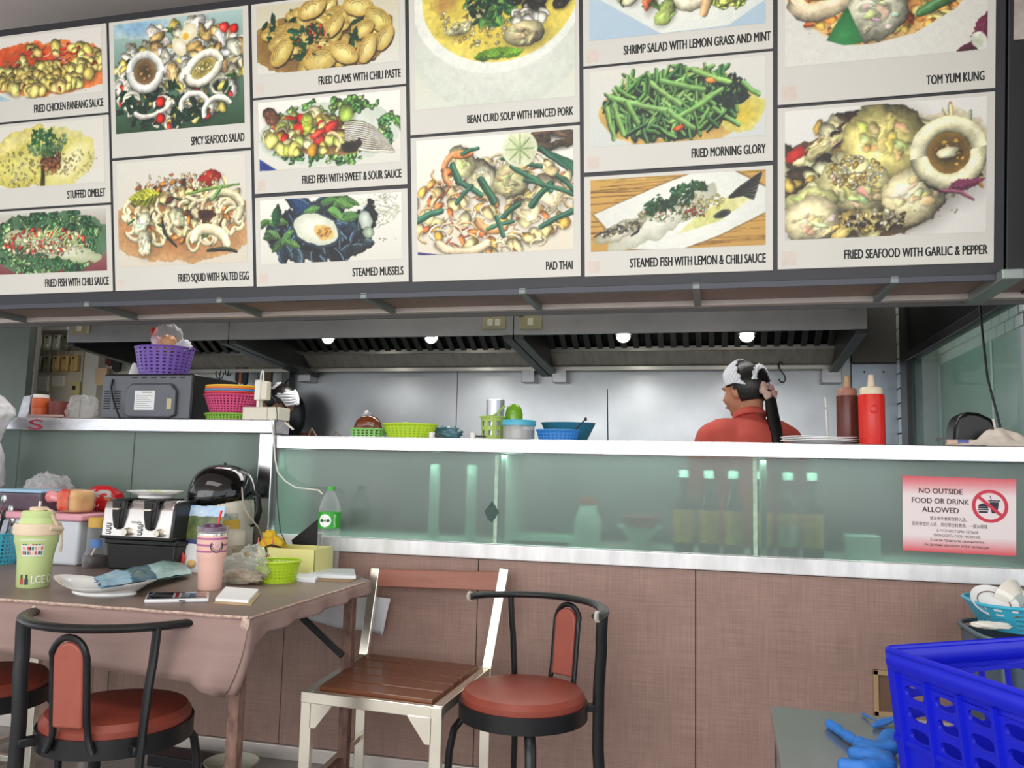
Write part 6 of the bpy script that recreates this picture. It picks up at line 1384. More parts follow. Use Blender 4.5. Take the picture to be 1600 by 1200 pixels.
# left of the microwave
c = onl(62, 3.16, UZ); t = thing('orange_tub', 'orange plastic tub with a white lid left of the microwave', 'tub', c)
MB().lathe([(0, 0), (.034, 0), (.036, .05), (.035, .053), (.037, .056), (.037, .10), (0, .10)], 32).build('tub_body', mat('tub_orange', (206, 96, 50), .45), t)
MB().lathe([(0, .10), (.033, .10), (.033, .116), (0, .118)], 32).build('lid', WHITEPL, t)
c = onl(92, 3.18, UZ); t = simple('brown_pot', 'dark red-brown plastic pot left of the microwave', 'pot', MB().lathe([(0, 0), (.042, 0), (.048, .085), (.045, .085), (.04, .008), (0, .008)], 32), mat('pot_brown', (112, 52, 44), .5), c)
c = onl(40, 3.16, UZ); t = simple('silver_packet', 'silver packet with dark blue foot left of the orange tub', 'packet', MB().hexa([(-.03, -.02, 0), (.03, -.02, 0), (.03, .02, 0), (-.03, .02, 0)], [(-.016, -.006, .11), (.026, -.006, .115), (.026, .006, .115), (-.016, .006, .11)]), mat('silver_foil', (200, 200, 206), .3, .7, rgb2=(150, 152, 160), vs=20), c, bevel=.004)
c = onl(78, 3.075, UZ); simple('pink_tray', 'flat pinkish tray on the ledge in front of the orange tub', 'tray', MB().bb(-.10, .10, -.03, .03, 0, .008).bb(-.10, .10, -.03, -.026, 0, .016), mat('tray_pink', (176, 146, 140), .5), c, bevel=.002)
c = onl(128, 3.12, UZ); t = simple('plastic_bag', 'crumpled translucent bag between the brown pot and the microwave', 'bag', blobm((.075, .04, .06), 51, .3, 2.3, 48, 30, flat=.85, crease=.28, c=(0, 0, .05)), BAGCL, c)
# middle shelf row on the main ledge
c = onl(577, 3.12, LGZ); t = thing('small_basket', 'small green tray basket under the brown sauce bag', 'basket', c)
k = (at(602, 676, Y=3.12).x-at(552, 676, Y=3.12).x)/2; hz = at(577, 670, Y=3.12-k*.7).z-LGZ
basket(t, mat('leaf_green', (126, 184, 100), .4), k, k*.92, hz, ry=.7, nu=24, nv=3, sq=4)
c2 = Vector((at(576, 650, Y=3.12).x, 3.12, LGZ+.006)); t = thing('sauce_bag', 'knotted bag of brown sauce in the green tray basket', 'bag', c2); zt = at(576, 645, Y=3.12).z-LGZ
def bagf():
    A = MB(); A.sphere((0, 0, zt*.42), (.062, .035, zt*.42), 36, 24, fn=lambda d: 1+.08*noise.noise(d*3)+(.0)); A.v = [(x*(1-.28*max(0, z/zt-.35)), y, z) for x, y, z in A.v]; return A
bagf().build('bag_body', mat('brown_sauce', (122, 62, 34), .12, rgb2=(84, 42, 26), vs=12, coat=.6), t)
MB().sphere((-.008, 0, zt*.88), (.02, .012, .014), 12, 8).build('bag_gather', BAGCL, t); MB().sphere((-.008, -.004, zt*.95), .009, 12, 8).build('knot', WHITEPL, t)
c = onl(641, 3.13, LGZ); t = thing('sieve_basket', 'wide lime green colander basket on the ledge', 'basket', c); k = (at(682, 668, Y=3.13).x-at(600, 668, Y=3.13).x)/2
basket(t, LIME, k, k*.80, at(641, 662, Y=3.05).z-LGZ, ry=.6, nu=34, nv=5, th=.0018, rim=.0042)
MB().sphere((-.02, .0, .062), (.02, .012, .006), 14, 8).build('lid_knob', LIME, t)
c = onl(700, 3.2, LGZ); t = simple('wrapped_bundle', 'dark teal plastic-wrapped bundle right of the lime basket', 'bundle', blobm((.06, .04, .03), 61, .25, 2.5, 36, 24, flat=.85, crease=.25, c=(0, 0, .026)), mat('teal_wrap', (44, 84, 96), .2, rgb2=(90, 130, 140), vs=26), c)
for px, lb in ((676, 'small white round pot on the ledge right of the lime colander'), (740, 'small white round pot on the ledge left of the green bucket')):
    c = onl(px, 3.05, LGZ); simple('white_cylinder', lb, 'pot', MB().lathe([(0, 0), (.012, 0), (.012, .022), (.010, .024), (0, .024)], 20), WHITEPL, c)  # plain white cylinder, its use unknown
    o = MB().bb(.012, .05, -.004, .004, .006, .014).build('dark_bar', DARK, None)
    o.location = c; tag(o, lb.replace('small white round pot', 'dark bar handle').replace('on the ledge right of', 'beside the white cap right of').replace('on the ledge left of', 'beside the white cap left of'), 'handle')
# green bucket with foil roll
c = onl(771, 3.14, LGZ); t = thing('utensil_caddy', 'olive green slotted caddy with a curved handle', 'caddy', c)
k = (at(789, 665, Y=3.14).x-at(753, 665, Y=3.14).x)/2; hz = at(771, 652, Y=3.14).z-LGZ; OLG = mat('olive_green', (164, 190, 96), .4)
basket(t, OLG, k, k*.9, hz, ry=1, nu=9, nv=2, th=.003, rim=.004)
MB().tube([(-k, 0, hz), (-k*.98, -k*.5, hz*1.15-.014), (-k*.2, -k*1.05, hz*.93), (k*.6, -k*.8, hz*1.15), (k*1.02, -k*.2, hz*1.5)], .0045, 8).build('handle', OLG, t)
x = at(774, 640, Y=3.14).x; simple('foil_roll', 'white and silver roll standing in the green caddy', 'roll', MB().lathe([(0, 0), (.036, 0), (.037, at(774, 625, Y=3.14).z-LGZ-.006), (.034, at(774, 625, Y=3.14).z-LGZ-.004), (0, at(774, 625, Y=3.14).z-LGZ-.012)], 32), mat('foil_white', (222, 224, 228), .25, .5, rgb2=(170, 172, 178), vs=5, stretch=(3, 3, .6)), (x, 3.14, LGZ+.005))
c = onl(803, 3.20, LGZ); t = thing('green_jug', 'bright green translucent jug behind the blue-lidded tub', 'jug', c)
zt = at(803, 631, Y=3.2).z-LGZ; k = .036
MB().lathe([(0, 0), (k*.8, 0), (k, zt*.3), (k, zt*.72), (k*.8, zt*.9), (k*.4, zt*.99), (0, zt)], 32).build('jug_body', mat('bright_green', (120, 172, 40), .2, coat=.4), t)
MB().add([(-k*.8, 0, zt*.75), (k*.2, 0, zt*.8), (k*.1, 0, zt*1.2)], [(0, 1, 2)]).build('clear_flap', CLEAR, t, solid=.001)
c = onl(811, 3.09, LGZ); t = thing('lidded_tub', 'clear round tub with turquoise screw lid', 'tub', c); k = (at(837, 670, Y=3.09).x-at(785, 670, Y=3.09).x)/2; zt = at(811, 656, Y=3.05).z-LGZ
MB().lathe([(k*.9, 0), (k*.93, .002), (k*.93, zt*.72), (k*.9, zt*.74)], 40).build('tub_body', film('tub_clear', (196, 198, 196), .5, .12, edge=.8), t)
MB().lathe([(0, .002), (k*.88, .002), (k*.88, zt*.5), (0, zt*.5)], 32).build('contents', mat('tub_contents', (130, 124, 118), .4, rgb2=(180, 176, 170), vs=10), t)
MB().lathe([(0, zt*.72), (k, zt*.72), (k, zt*.96), (k*.97, zt), (0, zt)], 56).build('lid', mat('turquoise_lid', (84, 180, 206), .35), t)
c = onl(888, 3.24, LGZ); k = (at(930, 670, Y=3.24).x-at(845, 670, Y=3.24).x)/2; zt = at(888, 661, Y=3.24).z-LGZ
o = simple('teal_bowl', 'wide dark teal bowl behind the blue basket', 'bowl', MB().lathe([(0, 0), (k*.66, 0), (k*.8, zt*.4), (k, zt), (k*.96, zt), (k*.76, zt*.4), (k*.6, .006), (0, .006)], 48, sy=.7), mat('dark_teal', (38, 108, 132), .35), c)
c = onl(872, 3.08, LGZ); t = thing('small_basket', 'bright blue oval basket in front of the teal bowl', 'basket', c); k = (at(905, 678, Y=3.08).x-at(839, 678, Y=3.08).x)/2
basket(t, mat('bright_blue', (44, 126, 200), .38), k, k*.88, at(872, 672, Y=3.04).z-LGZ, ry=.55, nu=30, nv=3, th=.0015)
a = at(898, 672, Y=3.14); b = at(915, 655, Y=3.14); tag(MB().tube([a+(a-b)*.6, a, b], .0028, 8).sphere(b, (.006, .003, .008), 10, 6).build('spoon', DARK, None), 'dark spoon handle sticking out of the blue basket', 'spoon')
# plates, bottles, straw
for k in range(3):
    c = Vector((at(1279, 690, Y=3.16).x+.004*(k % 2), 3.16, LGZ+.006*k)); r = (at(1340, 690, Y=3.16).x-at(1219, 690, Y=3.16).x)/2
    A = MB(); vs = []; fs = []; n = 56; prof = [(0, 0), (.5, 0), (.55, .003), (.8, .008), (1, .014), (1, .0165), (.8, .0125), (.5, .006), (0, .006)]; m = len(prof)
    for i in range(n):
        a = 2*pi*i/n
        for rr_, z in prof: vs.append((rr_*r*cos(a), rr_*r*.75*sin(a), z+(.002*sin(3*a+k) if rr_ > .9 else 0)))
    for i in range(n):
        for j in range(m-1): fs.append((i*m+j, ((i+1) % n)*m+j, ((i+1) % n)*m+j+1, i*m+j+1))
    o = A.add(vs, fs).build('plate', CERAM, None); o.location = c; tag(o, ['white plate, bottom of the stack left of the squeeze bottles', 'white plate, middle of the stack left of the squeeze bottles', 'white plate, top of the stack left of the squeeze bottles'][k], 'plate', 'stacked white plates on the ledge')
def squeeze(px0, px1, pyt, Y, body, cap, tip, label, tipc):
    x0, x1 = at(px0, 650, Y=Y).x, at(px1, 650, Y=Y).x; r = (x1-x0)/2; zt = at((px0+px1)/2, pyt, Y=Y).z-LGZ
    t = thing('squeeze_bottle', label, 'bottle', ((x0+x1)/2, Y, LGZ))
    MB().lathe([(0, 0), (r*.95, 0), (r, .006), (r, zt*.70), (r*.97, zt*.715), (0, zt*.715)], 40).build('bottle_body', body, t)
    MB().lathe([(0, zt*.71), (r*.86, zt*.71), (r*.86, zt*.80), (r*.8, zt*.815), (r*.55, zt*.83), (r*.3, zt*.84), (0, zt*.84)], 40).build('screw_cap', cap, t)
    MB().lathe([(0, zt*.83), (r*.3, zt*.83), (r*.2, zt), (0, zt)], 20).build('nozzle', tipc, t)
    return t, r, zt
squeeze(1307, 1342, 588, 3.20, mat('brown_bottle', (94, 46, 38), .3, sss=.0), mat('tan_cap', (172, 118, 100), .45), 0, 'brown squeeze bottle with tan screw cap', mat('tan_tip', (190, 150, 110), .5))
t, r, zt = squeeze(1341.5, 1383, 586, 3.10, mat('red_bottle', (216, 44, 34), .32), mat('ivory_cap', (226, 212, 182), .45), 0, 'bright red squeeze bottle with ivory screw cap', mat('ivory_tip', (222, 200, 176), .5))
MB().sphere((0, -r*.97, zt*.5), (.014, .004, .017), 20, 12).build('round_boss', mat('red_bottle'), t)
A = MB().tube([at(1294, 690, Y=3.3), at(1291, 640, Y=3.3)], .004, 8).tube([at(1291, 636, Y=3.3), at(1289.5, 621, Y=3.3)], .004, 8)
tag(A.build('white_straw', WHITEPL, None), 'thin white straw standing left of the brown bottle', 'straw')
# desk fan head shell + cable
c = onl(1520, 3.26, LGZ); t = thing('fan_heater', 'black domed plastic appliance with side vents on the ledge at the right', 'appliance', c)
x0, x1 = at(1482, 670, Y=3.26).x-c.x, at(1567, 670, Y=3.26).x-c.x; zt = at(1505, 645, Y=3.26).z-LGZ
P = [(x0, 0), (x0+.004, zt*.55), (x0+.02, zt*.88), (x0+.05, zt), (x0+.085, zt*.98), (x0+.125, zt*.82), (x1-.03, zt*.55), (x1-.005, zt*.3), (x1, 0)]
MB().prism(P, -.06, .06, 'xz').build('shell', mat('shell_black', (14, 14, 17), .34), t, bevel=.014, seg=3)
for k in range(5): MB().bb(x0+.105+.004*k, x0+.125+.004*k, -.063, -.058, zt*(.18+.085*k), zt*(.2+.085*k)).build('vent_slot', mat('vent_grey', (70, 72, 76), .4), t, smooth=0)
MB().tube([(x0+.128, -.065, zt*.80), (x0+.134, -.066, zt*.5), (x0+.146, -.066, zt*.15)], .0042, 8).build('pale_strip', CREAM, t)
tag(MB().tube([at(1530, 462, Y=3.30), at(1535, 520, Y=3.27), at(1543, 590, Y=3.24), at(1556, 640, Y=3.22), at(1565, 675, Y=3.2)], .0042, 8).build('hanging_cable', BLACKPL, None), 'black cable hanging from the soffit down to the black appliance', 'cord')
# cloth and wrapped tool
c = onl(1556, 3.08, LGZ); A = MB(); vs = []; fs = []; nx, ny = 46, 22
for j in range(ny+1):
    for i in range(nx+1):
        u, v = i/nx, j/ny; x = -.14+.30*u; y = -.078+.2*v
        h = .006+.058*math.exp(-((u-.52)/.17)**2-((v-.55)/.3)**2)+.03*abs(noise.noise(Vector((u*5, v*4, 2))))+.012*noise.noise(Vector((u*11, v*8, 5)))*sin(pi*u)
        z = max(.001, h*min(1, u*7, (1-u)*6+.2))
        if v < .1: z = z*.4-.018*(1-v*10)*min(1, max(0, (u-.25)*3))
        vs.append((x, y, z))
for j in range(ny):
    for i in range(nx): a = j*(nx+1)+i; fs.append((a, a+1, a+nx+2, a+nx+1))
o = A.add(vs, fs).build('kitchen_cloth', mat('cloth_beige', (212, 200, 188), .9, var=.06, vs=12, bump=.2, bs=200), None, solid=.004, sub=1); o.location = c; tag(o, 'crumpled beige kitchen cloth on the ledge at the right', 'cloth')
c = onl(1505, 3.06, LGZ); t = thing('wrapped_roll', 'small beige roll with a blue label beside the cloth', 'roll', c)
MB().lathe([(0, -.055), (.011, -.055), (.011, .05), (0, .05)], 20, c=(0, 0, .0115), ax='x').build('roll_body', mat('roll_beige', (206, 180, 160), .7), t)
MB().lathe([(.0115, -.022), (.0115, .012)], 24, c=(0, 0, .0115), ax='x').build('blue_label', mat('label_violet', (96, 106, 170), .5), t)
MB().tube([(-.09, 0, .02), (-.07, 0, .022), (-.05, 0, .014)], .004, 8).build('metal_tip', STEEL, t)

# ================================================================== KITCHEN BACK-LEFT
t = thing('breaker_board', 'cream wall board carrying two rows of circuit breakers', 'electrical board', (0, 4.985, 0))
a, b = at(54, 650, Y=4.99), at(135, 505, Y=4.99)
MB().bb(a.x, b.x, -.0, .02, 1.35, b.z+.04).build('back_board', mat('board_cream', (206, 196, 176), .6, var=.04, vs=4), t, smooth=0, bevel=.003)
def breaker(px0, px1, py0, py1, m_, i, row):
    a, b = at(px0, py1, Y=4.97), at(px1, py0, Y=4.97); W, H = b.x-a.x, b.z-a.z
    o = MB().bb(.002, W-.002, -.045, 0, 0, H).build('breaker', m_, t, bevel=.012, seg=3); o.location = (a.x, -.0, a.z)
    k = MB().lathe([(0, -.012), (W*.26, -.012), (W*.3, 0), (0, 0)], 16, c=(W*.5, -.045, H*.26), ax='y').build('dial', m_, o)
    MB().bb(W*.38, W*.62, -.0465, -.045, H*.76, H*.86).build('mark', DARK, o, smooth=0)
cw, cg, cy_ = mat('breaker_ivory', (216, 214, 196), .4), mat('breaker_olive', (132, 130, 104), .45), mat('breaker_tan', (206, 172, 112), .45)
for i in range(5): breaker(57+14*i, 70.5+14*i, 523, 548, cw if i < 3 else cg, i, 0)
for i in range(5): breaker(56+14*i, 69.5+14*i, 555.5, 581, cg if i < 2 else cy_, i, 1)
for a_, b_, c_, d_ in ((60, 78, 588, 612), (82, 103, 587, 604)):
    p, q = at(a_, d_, Y=4.97), at(b_, c_, Y=4.97); MB().bb(p.x, q.x, -.03, 0, p.z, q.z).build('socket', CREAM, t, bevel=.004)
p, q = at(114, 616, Y=4.97), at(129, 597, Y=4.97); sb = MB().bb(p.x, q.x, -.04, 0, p.z, q.z).build('socket_box', mat('socket_yellow', (206, 194, 130), .45), t, bevel=.003)
MB().bb(p.x+.012, p.x+.04, -.042, -.04, p.z+.03, q.z-.03).build('socket_hole', DARK, sb, smooth=0)
WW = MB()
for i in range(5): p = at(63+14*i, 549, Y=4.98); WW.bb(p.x-.008, p.x+.008, -.012, 0, p.z-.05, p.z+.01)
WW.build('wiring_trunk', CREAM, t)
p, q = at(61, 516, Y=4.9), at(106, 494, Y=4.9); t = thing('wall_unit', 'white wall unit with a green strip above the breakers', 'wall unit', (p.x, 4.95, p.z)); W, H = q.x-p.x, q.z-p.z
MB().bb(0, W, -.05, .03, .04, H).build('unit_body', WHITEPL, t, bevel=.004); MB().bb(W*.52, W, -.052, -.05, H*.55, H*.8).build('green_strip', mat('green_print', (40, 120, 80), .5), t, smooth=0); MB().bb(0, W, -.045, .03, 0, .03).build('lower_lip', WHITEPL, t, bevel=.003)
p = at(146, 600, Y=4.9); struct(MB().bb(at(132, 600, Y=4.95).x, at(154, 600, Y=4.95).x, 4.93, 5.012, 0, 2.3).build('trim_1', mat('pale_post', (206, 202, 192), .6), smooth=0, bevel=.004))
# bits hanging on the wall by the microwave
def hangs(px, pyt, pyb, w_, rgb, label, cat, name, shape='slab', Y=4.94):
    a, b = at(px, pyt, Y=Y), at(px, pyb, Y=Y); L_ = a.z-b.z
    A = MB()
    if shape == 'slab': A.prism([(-w_/2, 0), (w_/2, 0), (w_*.42, -L_*.9), (0, -L_), (-w_*.46, -L_*.86)], -.012, .012, 'xz')
    elif shape == 'ladle': A.tube([(0, 0, 0), (0, 0, -L_*.7)], .006, 8).sphere((0, 0, -L_*.82), (w_/2, .03, L_*.18), 16, 10)
    elif shape == 'whisk':
        for k in range(6): A.tube([(0, 0, 0), (w_*.5*cos(k*1.05), .02*sin(k*1.05), -L_*.5), (w_*.3*cos(k*1.05), .02*sin(k*1.05), -L_*.9), (0, 0, -L_)], .003, 6)
    elif shape == 'hook': A.tube([(0, 0, 0), (.02, 0, -L_*.4), (.02, 0, -L_*.8), (0, 0, -L_), (-.02, 0, -L_*.85)], .004, 6)
    o = A.build(name, mat(f'{name}_{rgb[0]}', rgb, .4, .3), None, bevel=.002 if shape == 'slab' else 0); o.location = (a.x, Y, a.z); return tag(o, label, cat)
hangs(172, 552, 572, .06, (90, 40, 36), 'dark red clamp hanging on the wall above the microwave', 'tool', 'wall_clamp')
hangs(184, 556, 582, .07, (30, 30, 34), 'black hanging gadget with round dial above the microwave', 'tool', 'wall_gadget')
hangs(160, 575, 603, .10, (206, 176, 140), 'tan wooden rack piece left of the microwave top', 'rack', 'wood_rack')
hangs(150, 562, 580, .02, (40, 40, 44), 'thin black wire hook left of the wooden rack piece', 'hook', 'wire_hook', 'hook')
c = onl(204, 3.22, MWZ); simple('white_cone', 'white paper cone on the microwave left of the purple basket', 'paper', MB().lathe([(.024, 0), (.026, 0), (.008, at(204, 568, Y=3.22).z-MWZ), (.0, at(204, 567, Y=3.22).z-MWZ)], 24), mat('paper_cone', (222, 222, 220), .6), c)
# hanging rail with utensils
t = thing('utensil_rail', 'steel utensil rail below the left hood', 'rail', (0, 4.93, 0)); a, b = at(300, 571, Y=4.93), at(447, 571, Y=4.93)
MB().bb(a.x, b.x, -.006, .006, a.z-.008, a.z+.008).build('rail_bar', STEEL, t, bevel=.002)
for px in (338, 354, 374, 385, 391, 411, 428, 442): p = at(px, 568, Y=4.93); MB().tube([(p.x, -.01, p.z+.03), (p.x, -.02, p.z-.02), (p.x+.008, -.03, p.z-.06), (p.x-.01, -.03, p.z-.055)], .004, 6).build('rail_hook', DARK, t)
for px, t_, b_, w_, c_, s_, lb in ((344, 573, 592, .07, (60, 62, 64), 'whisk', 'wire whisk, leftmost of the hanging utensils'), (357, 573, 587, .05, (74, 76, 78), 'whisk', 'small wire strainer beside the leftmost whisk'), (373, 572, 598, .035, (34, 34, 40), 'slab', 'dark blue cleaver handle among the hanging utensils'), (378, 573, 600, .03, (176, 100, 50), 'slab', 'orange wooden handle among the hanging utensils'), (384, 572, 602, .045, (40, 46, 60), 'slab', 'dark cleaver right of the orange handle'), (404, 580, 602, .04, (90, 92, 92), 'ladle', 'steel ladle behind the white charger'), (421, 572, 606, .055, (92, 76, 54), 'slab', 'dark brown scraper, rightmost of the hanging utensils')):
    hangs(px, t_, b_, w_, c_, lb, 'utensil', 'hanging_utensil', s_, Y=4.90)
struct(MB().bb(X5(300), X5(1400), 4.4, 4.99, .0, .82).build('counter_back', STEEL, smooth=0))
# wok leaning at the wall, small things by the left cook
c = at(441, 650, Y=4.78); t = thing('wok', 'round dark wok hanging behind the left cook', 'wok', (c.x-.0, 4.78, c.z))
MB().lathe([(0, .09), (.06, .085), (.12, .06), (.165, .015), (.18, -.01), (.172, -.012), (.155, .012), (.11, .052), (0, .078)], 48, ax='y').build('pan', mat('wok_black', (34, 36, 38), .3, .5), t)
MB().tube([(0, .0, .17), (0, .02, .22), (.02, .02, .24)], .006, 8).build('handle', DARK, t)
struct(MB().bb(at(460, 680, Y=4.9).x, at(492, 680, Y=4.9).x, 4.85, 4.9, 1.2, at(470, 676, Y=4.88).z).build('trim_2', mat('brown_block', (96, 54, 40), .6), smooth=0))
for (p, q, r_) in (((481, 684), (487, 669), (496, 682)), ((538, 682), (524, 674), (520, 680))):
    P_ = [at(*p, Y=3.3), at(*q, Y=3.3), at(*r_, Y=3.3)]; P_[0].z = P_[2].z = LGZ+.002
    tag(MB().tube(P_, .004, 6).build('bent_wire', mat('wire_tan', (150, 130, 110), .4, .6), None), f'thin bent wire showing above the ledge {"right of the left cook" if p[0] < 500 else "left of the brown sauce bag"}', 'wire')

# ================================================================== PEOPLE
def cap(A, p0, p1, r0, r1, n=14):
    p0, p1 = Vector(p0), Vector(p1); A.tube([p0, p1], [r0, r1], n); A.sphere(p0, r0, n, 8); A.sphere(p1, r1, n, 8); return A
def remesh(o, vox, sm=5):
    k = o.modifiers.new('remesh', 'REMESH'); k.mode = 'VOXEL'; k.voxel_size = vox; k.use_smooth_shade = True
    k = o.modifiers.new('smooth', 'SMOOTH'); k.iterations = sm; k.factor = .5; return o
SKIN = mat('skin', (184, 128, 100), .5, sss=.08, var=.04, vs=12)
HAIR = mat('black_hair', (20, 16, 16), .38, var=.5, vs=60, stretch=(1, 1, .12), bump=.4, bs=120)
LACE = mat('white_lace', (226, 226, 232), .85, var=.06, vs=60, bump=.5, bs=220)
def person(name, label, loc, facing, shirt, pitch, h=1.66, yawh=0., pony=True, bend=0.):
    t = thing('person', label, 'person', loc, RD(facing)); s = h/1.66
    V = lambda x, y, z: (x*s, y*s, z*s)
    lean = lambda z: bend*max(0, z-.95)          # bend forward from the hips
    W = lambda x, y, z: (x*s+lean(z)*s, y*s, z*s)
    Hc = Vector(W(.04, 0, 1.515)); Rh = Euler((0, RD(pitch), RD(yawh))).to_matrix()
    def Hd(x, y, z): return Hc+(Rh @ Vector((x, y, z)))*s
    A = MB()
    # trunk, legs
    cap(A, W(0, 0, 1.0), W(-.01, 0, 1.25), .118, .125); cap(A, W(-.01, -.1, 1.3), W(-.01, .1, 1.3), .085, .085)
    cap(A, W(-.01, -.155, 1.31), W(-.01, .155, 1.31), .052, .052); cap(A, W(0, -.06, .93), W(0, .06, .93), .12, .12)
    cap(A, W(-.012, 0, 1.34), Hd(-.03, 0, -.06), .056, .05)
    for y in (-1, 1):
        cap(A, W(0, y*.085, .9), W(.01, y*.09, .48), .085, .052); cap(A, W(.01, y*.09, .48), W(-.01, y*.09, .09), .052, .034); cap(A, W(-.03, y*.09, .035), W(.13, y*.10, .03), .034, .03)
        cap(A, W(-.01, y*.175, 1.30), W(.03, y*.235, 1.06), .048, .038); cap(A, W(.03, y*.235, 1.06), W(.235, y*.17, 1.0), .037, .026)
        # hand: palm and five fingers closing on a tool
        wx = Vector(W(.235, y*.17, 1.0)); cap(A, wx, wx+Vector((.05, -.006*y, -.004)), .024, .03)
        for k, (oy, L1, L2) in enumerate(((.026, .036, .026), (.009, .040, .030), (-.009, .038, .028), (-.026, .030, .022))):
            p = wx+Vector((.068, oy, .0)); q = p+Vector((L1, oy*.15, -.012)); r_ = q+Vector((.006, 0, -L2)); cap(A, wx+Vector((.03, oy*.8, 0)), p, .0095, .009, 8); cap(A, p, q, .009, .0082, 8); cap(A, q, r_, .0082, .007, 8)
        p = wx+Vector((.02, -y*.026, -.004)); q = p+Vector((.034, -y*.022, -.012)); cap(A, p, q, .011, .0095, 8); cap(A, q, q+Vector((.024, y*.004, -.012)), .0092, .008, 8)
    # head with face
    def hs(c, r, n=20, m=14): A.sphere(Hd(*c), (r[0]*s, r[1]*s, r[2]*s), n, m, R=Rh)
    hs((-.012, 0, .02), (.094, .074, .098)); hs((.022, 0, -.02), (.072, .062, .086)); hs((.034, 0, -.075), (.046, .044, .034)); hs((.07, 0, -.088), (.017, .02, .017))
    hs((.062, .034, -.03), (.026, .024, .026)); hs((.062, -.034, -.03), (.026, .024, .026)); hs((.083, 0, .026), (.014, .045, .01))
    cap(A, Hd(.084, 0, .018), Hd(.108, 0, -.018), .008*s, .0125*s, 10)
    hs((.088, 0, -.05), (.012, .022, .0065)); hs((.085, 0, -.062), (.012, .019, .0065))
    for y in (-1, 1): hs((-.005, y*.073, -.012), (.02, .009, .031)); hs((.0, y*.08, -.01), (.012, .006, .022))
    remesh(A.build('body', SKIN, t, smooth=0, recalc=False), .0075, 4)
    for y in (-1, 1):
        MB().sphere(Hd(.069, y*.03, .004), .0125*s, 14, 10).build('eye', mat('eye_white', (226, 222, 216), .2), t); MB().sphere(Hd(.0775, y*.031, .004), .0062*s, 12, 8).build('iris', mat('eye_dark', (30, 20, 16), .2), t)
        MB().tube([Hd(.088, y*.012, .026), Hd(.089, y*.03, .030), Hd(.078, y*.048, .026)], .003*s, 6).build('eyebrow', HAIR, t)
    hs2 = MB(); 
    MB().tube([Hd(.0975, -.016, -.055), Hd(.101, 0, -.056), Hd(.0975, .016, -.055)], .0032*s, 6).build('lips', mat('lip_red', (150, 76, 70), .45), t)
    # shirt
    B = MB()
    cap(B, W(0, 0, .98), W(-.012, 0, 1.26), .138, .145, 20); cap(B, W(-.012, -.12, 1.305), W(-.012, .12, 1.305), .085, .085, 20); cap(B, W(-.01, -.165, 1.31), W(-.01, .165, 1.31), .062, .062, 18); cap(B, W(0, -.07, .92), W(0, .07, .92), .135, .135, 18)
    cap(B, W(-.012, 0, 1.33), W(-.008, 0, 1.375), .082, .062, 18)
    for y in (-1, 1): cap(B, W(-.01, y*.178, 1.30), W(.015, y*.222, 1.13), .063, .060, 18)
    remesh(B.build('shirt', shirt, t, smooth=0, recalc=False), .011, 6)
    c_ = Vector(W(-.006, 0, 1.398)); MB().tube([c_+Vector((.062*cos(a)*s, .060*sin(a)*s, .012*sin(a/2)-.016*cos(a))) for a in [2*pi*i/28 for i in range(28)]], .012*s, 10, closed=True, ell=(.7, 1.6)).build('collar', shirt, t)
    C_ = MB()
    for y in (-1, 1): cap(C_, W(0, y*.085, .9), W(.01, y*.09, .48), .10, .072, 18); cap(C_, W(.01, y*.09, .48), W(-.01, y*.09, .12), .07, .055, 18)
    cap(C_, W(0, -.06, .92), W(0, .06, .92), .128, .128, 18); remesh(C_.build('trousers', mat('dark_trousers', (40, 42, 52), .8), t, smooth=0, recalc=False), .014, 5)
    for y in (-1, 1): MB().sphere(W(.05, y*.095, .034), (.125*s, .046*s, .036*s), 20, 10).build('shoe', BLACKPL, t)
    # hair shell, lace head band
    def shell(cen, r, cond, m_, nm, th, n=160, mm=110, ruf=0.):
        vs = []; fs = []; ok = []
        for j in range(mm+1):
            ph = pi*j/mm
            for i in range(n):
                a = 2*pi*i/n; d = Vector((sin(ph)*cos(a), sin(ph)*sin(a), cos(ph))); k = 1+ruf*sin(a*34+j*.7)*.5+.006*noise.noise(d*5)
                vs.append(Hd(cen[0]+d.x*r[0]*k, cen[1]+d.y*r[1]*k, cen[2]+d.z*r[2]*k)); ok.append(cond(d))
        for j in range(mm):
            for i in range(n):
                q = (j*n+i, j*n+(i+1) % n, (j+1)*n+(i+1) % n, (j+1)*n+i)
                if all(ok[x] for x in q): fs.append(q)
        A_ = MB().add(vs, fs); o = A_.build(nm, m_, t, solid=th, recalc=True); return o
    shell((-.014, 0, .022), (.102, .084, .106), lambda d: (d.x < .50 and d.z > -.05-.2*(d.x < .1)) or (d.x < -.05 and d.z > -.72) or (d.z > .62), HAIR, 'hair', .007)
    sc = lambda d: .035*sin(math.atan2(d.y, d.z)*18)
    shell((-.014, 0, .024), (.112, .093, .117), lambda d: .0+sc(d) < d.x+.42*(1-d.z) < .86 and d.z > .0-.35*max(0, -d.x) and d.x < .78, LACE, 'lace_band', .003, ruf=.05)
    shell((-.014, 0, .024), (.110, .091, .115), lambda d: -.86 < d.x+.1*d.z < -.70+sc(d)*.6 and d.z > .0, LACE, 'lace_back', .003, ruf=.05)
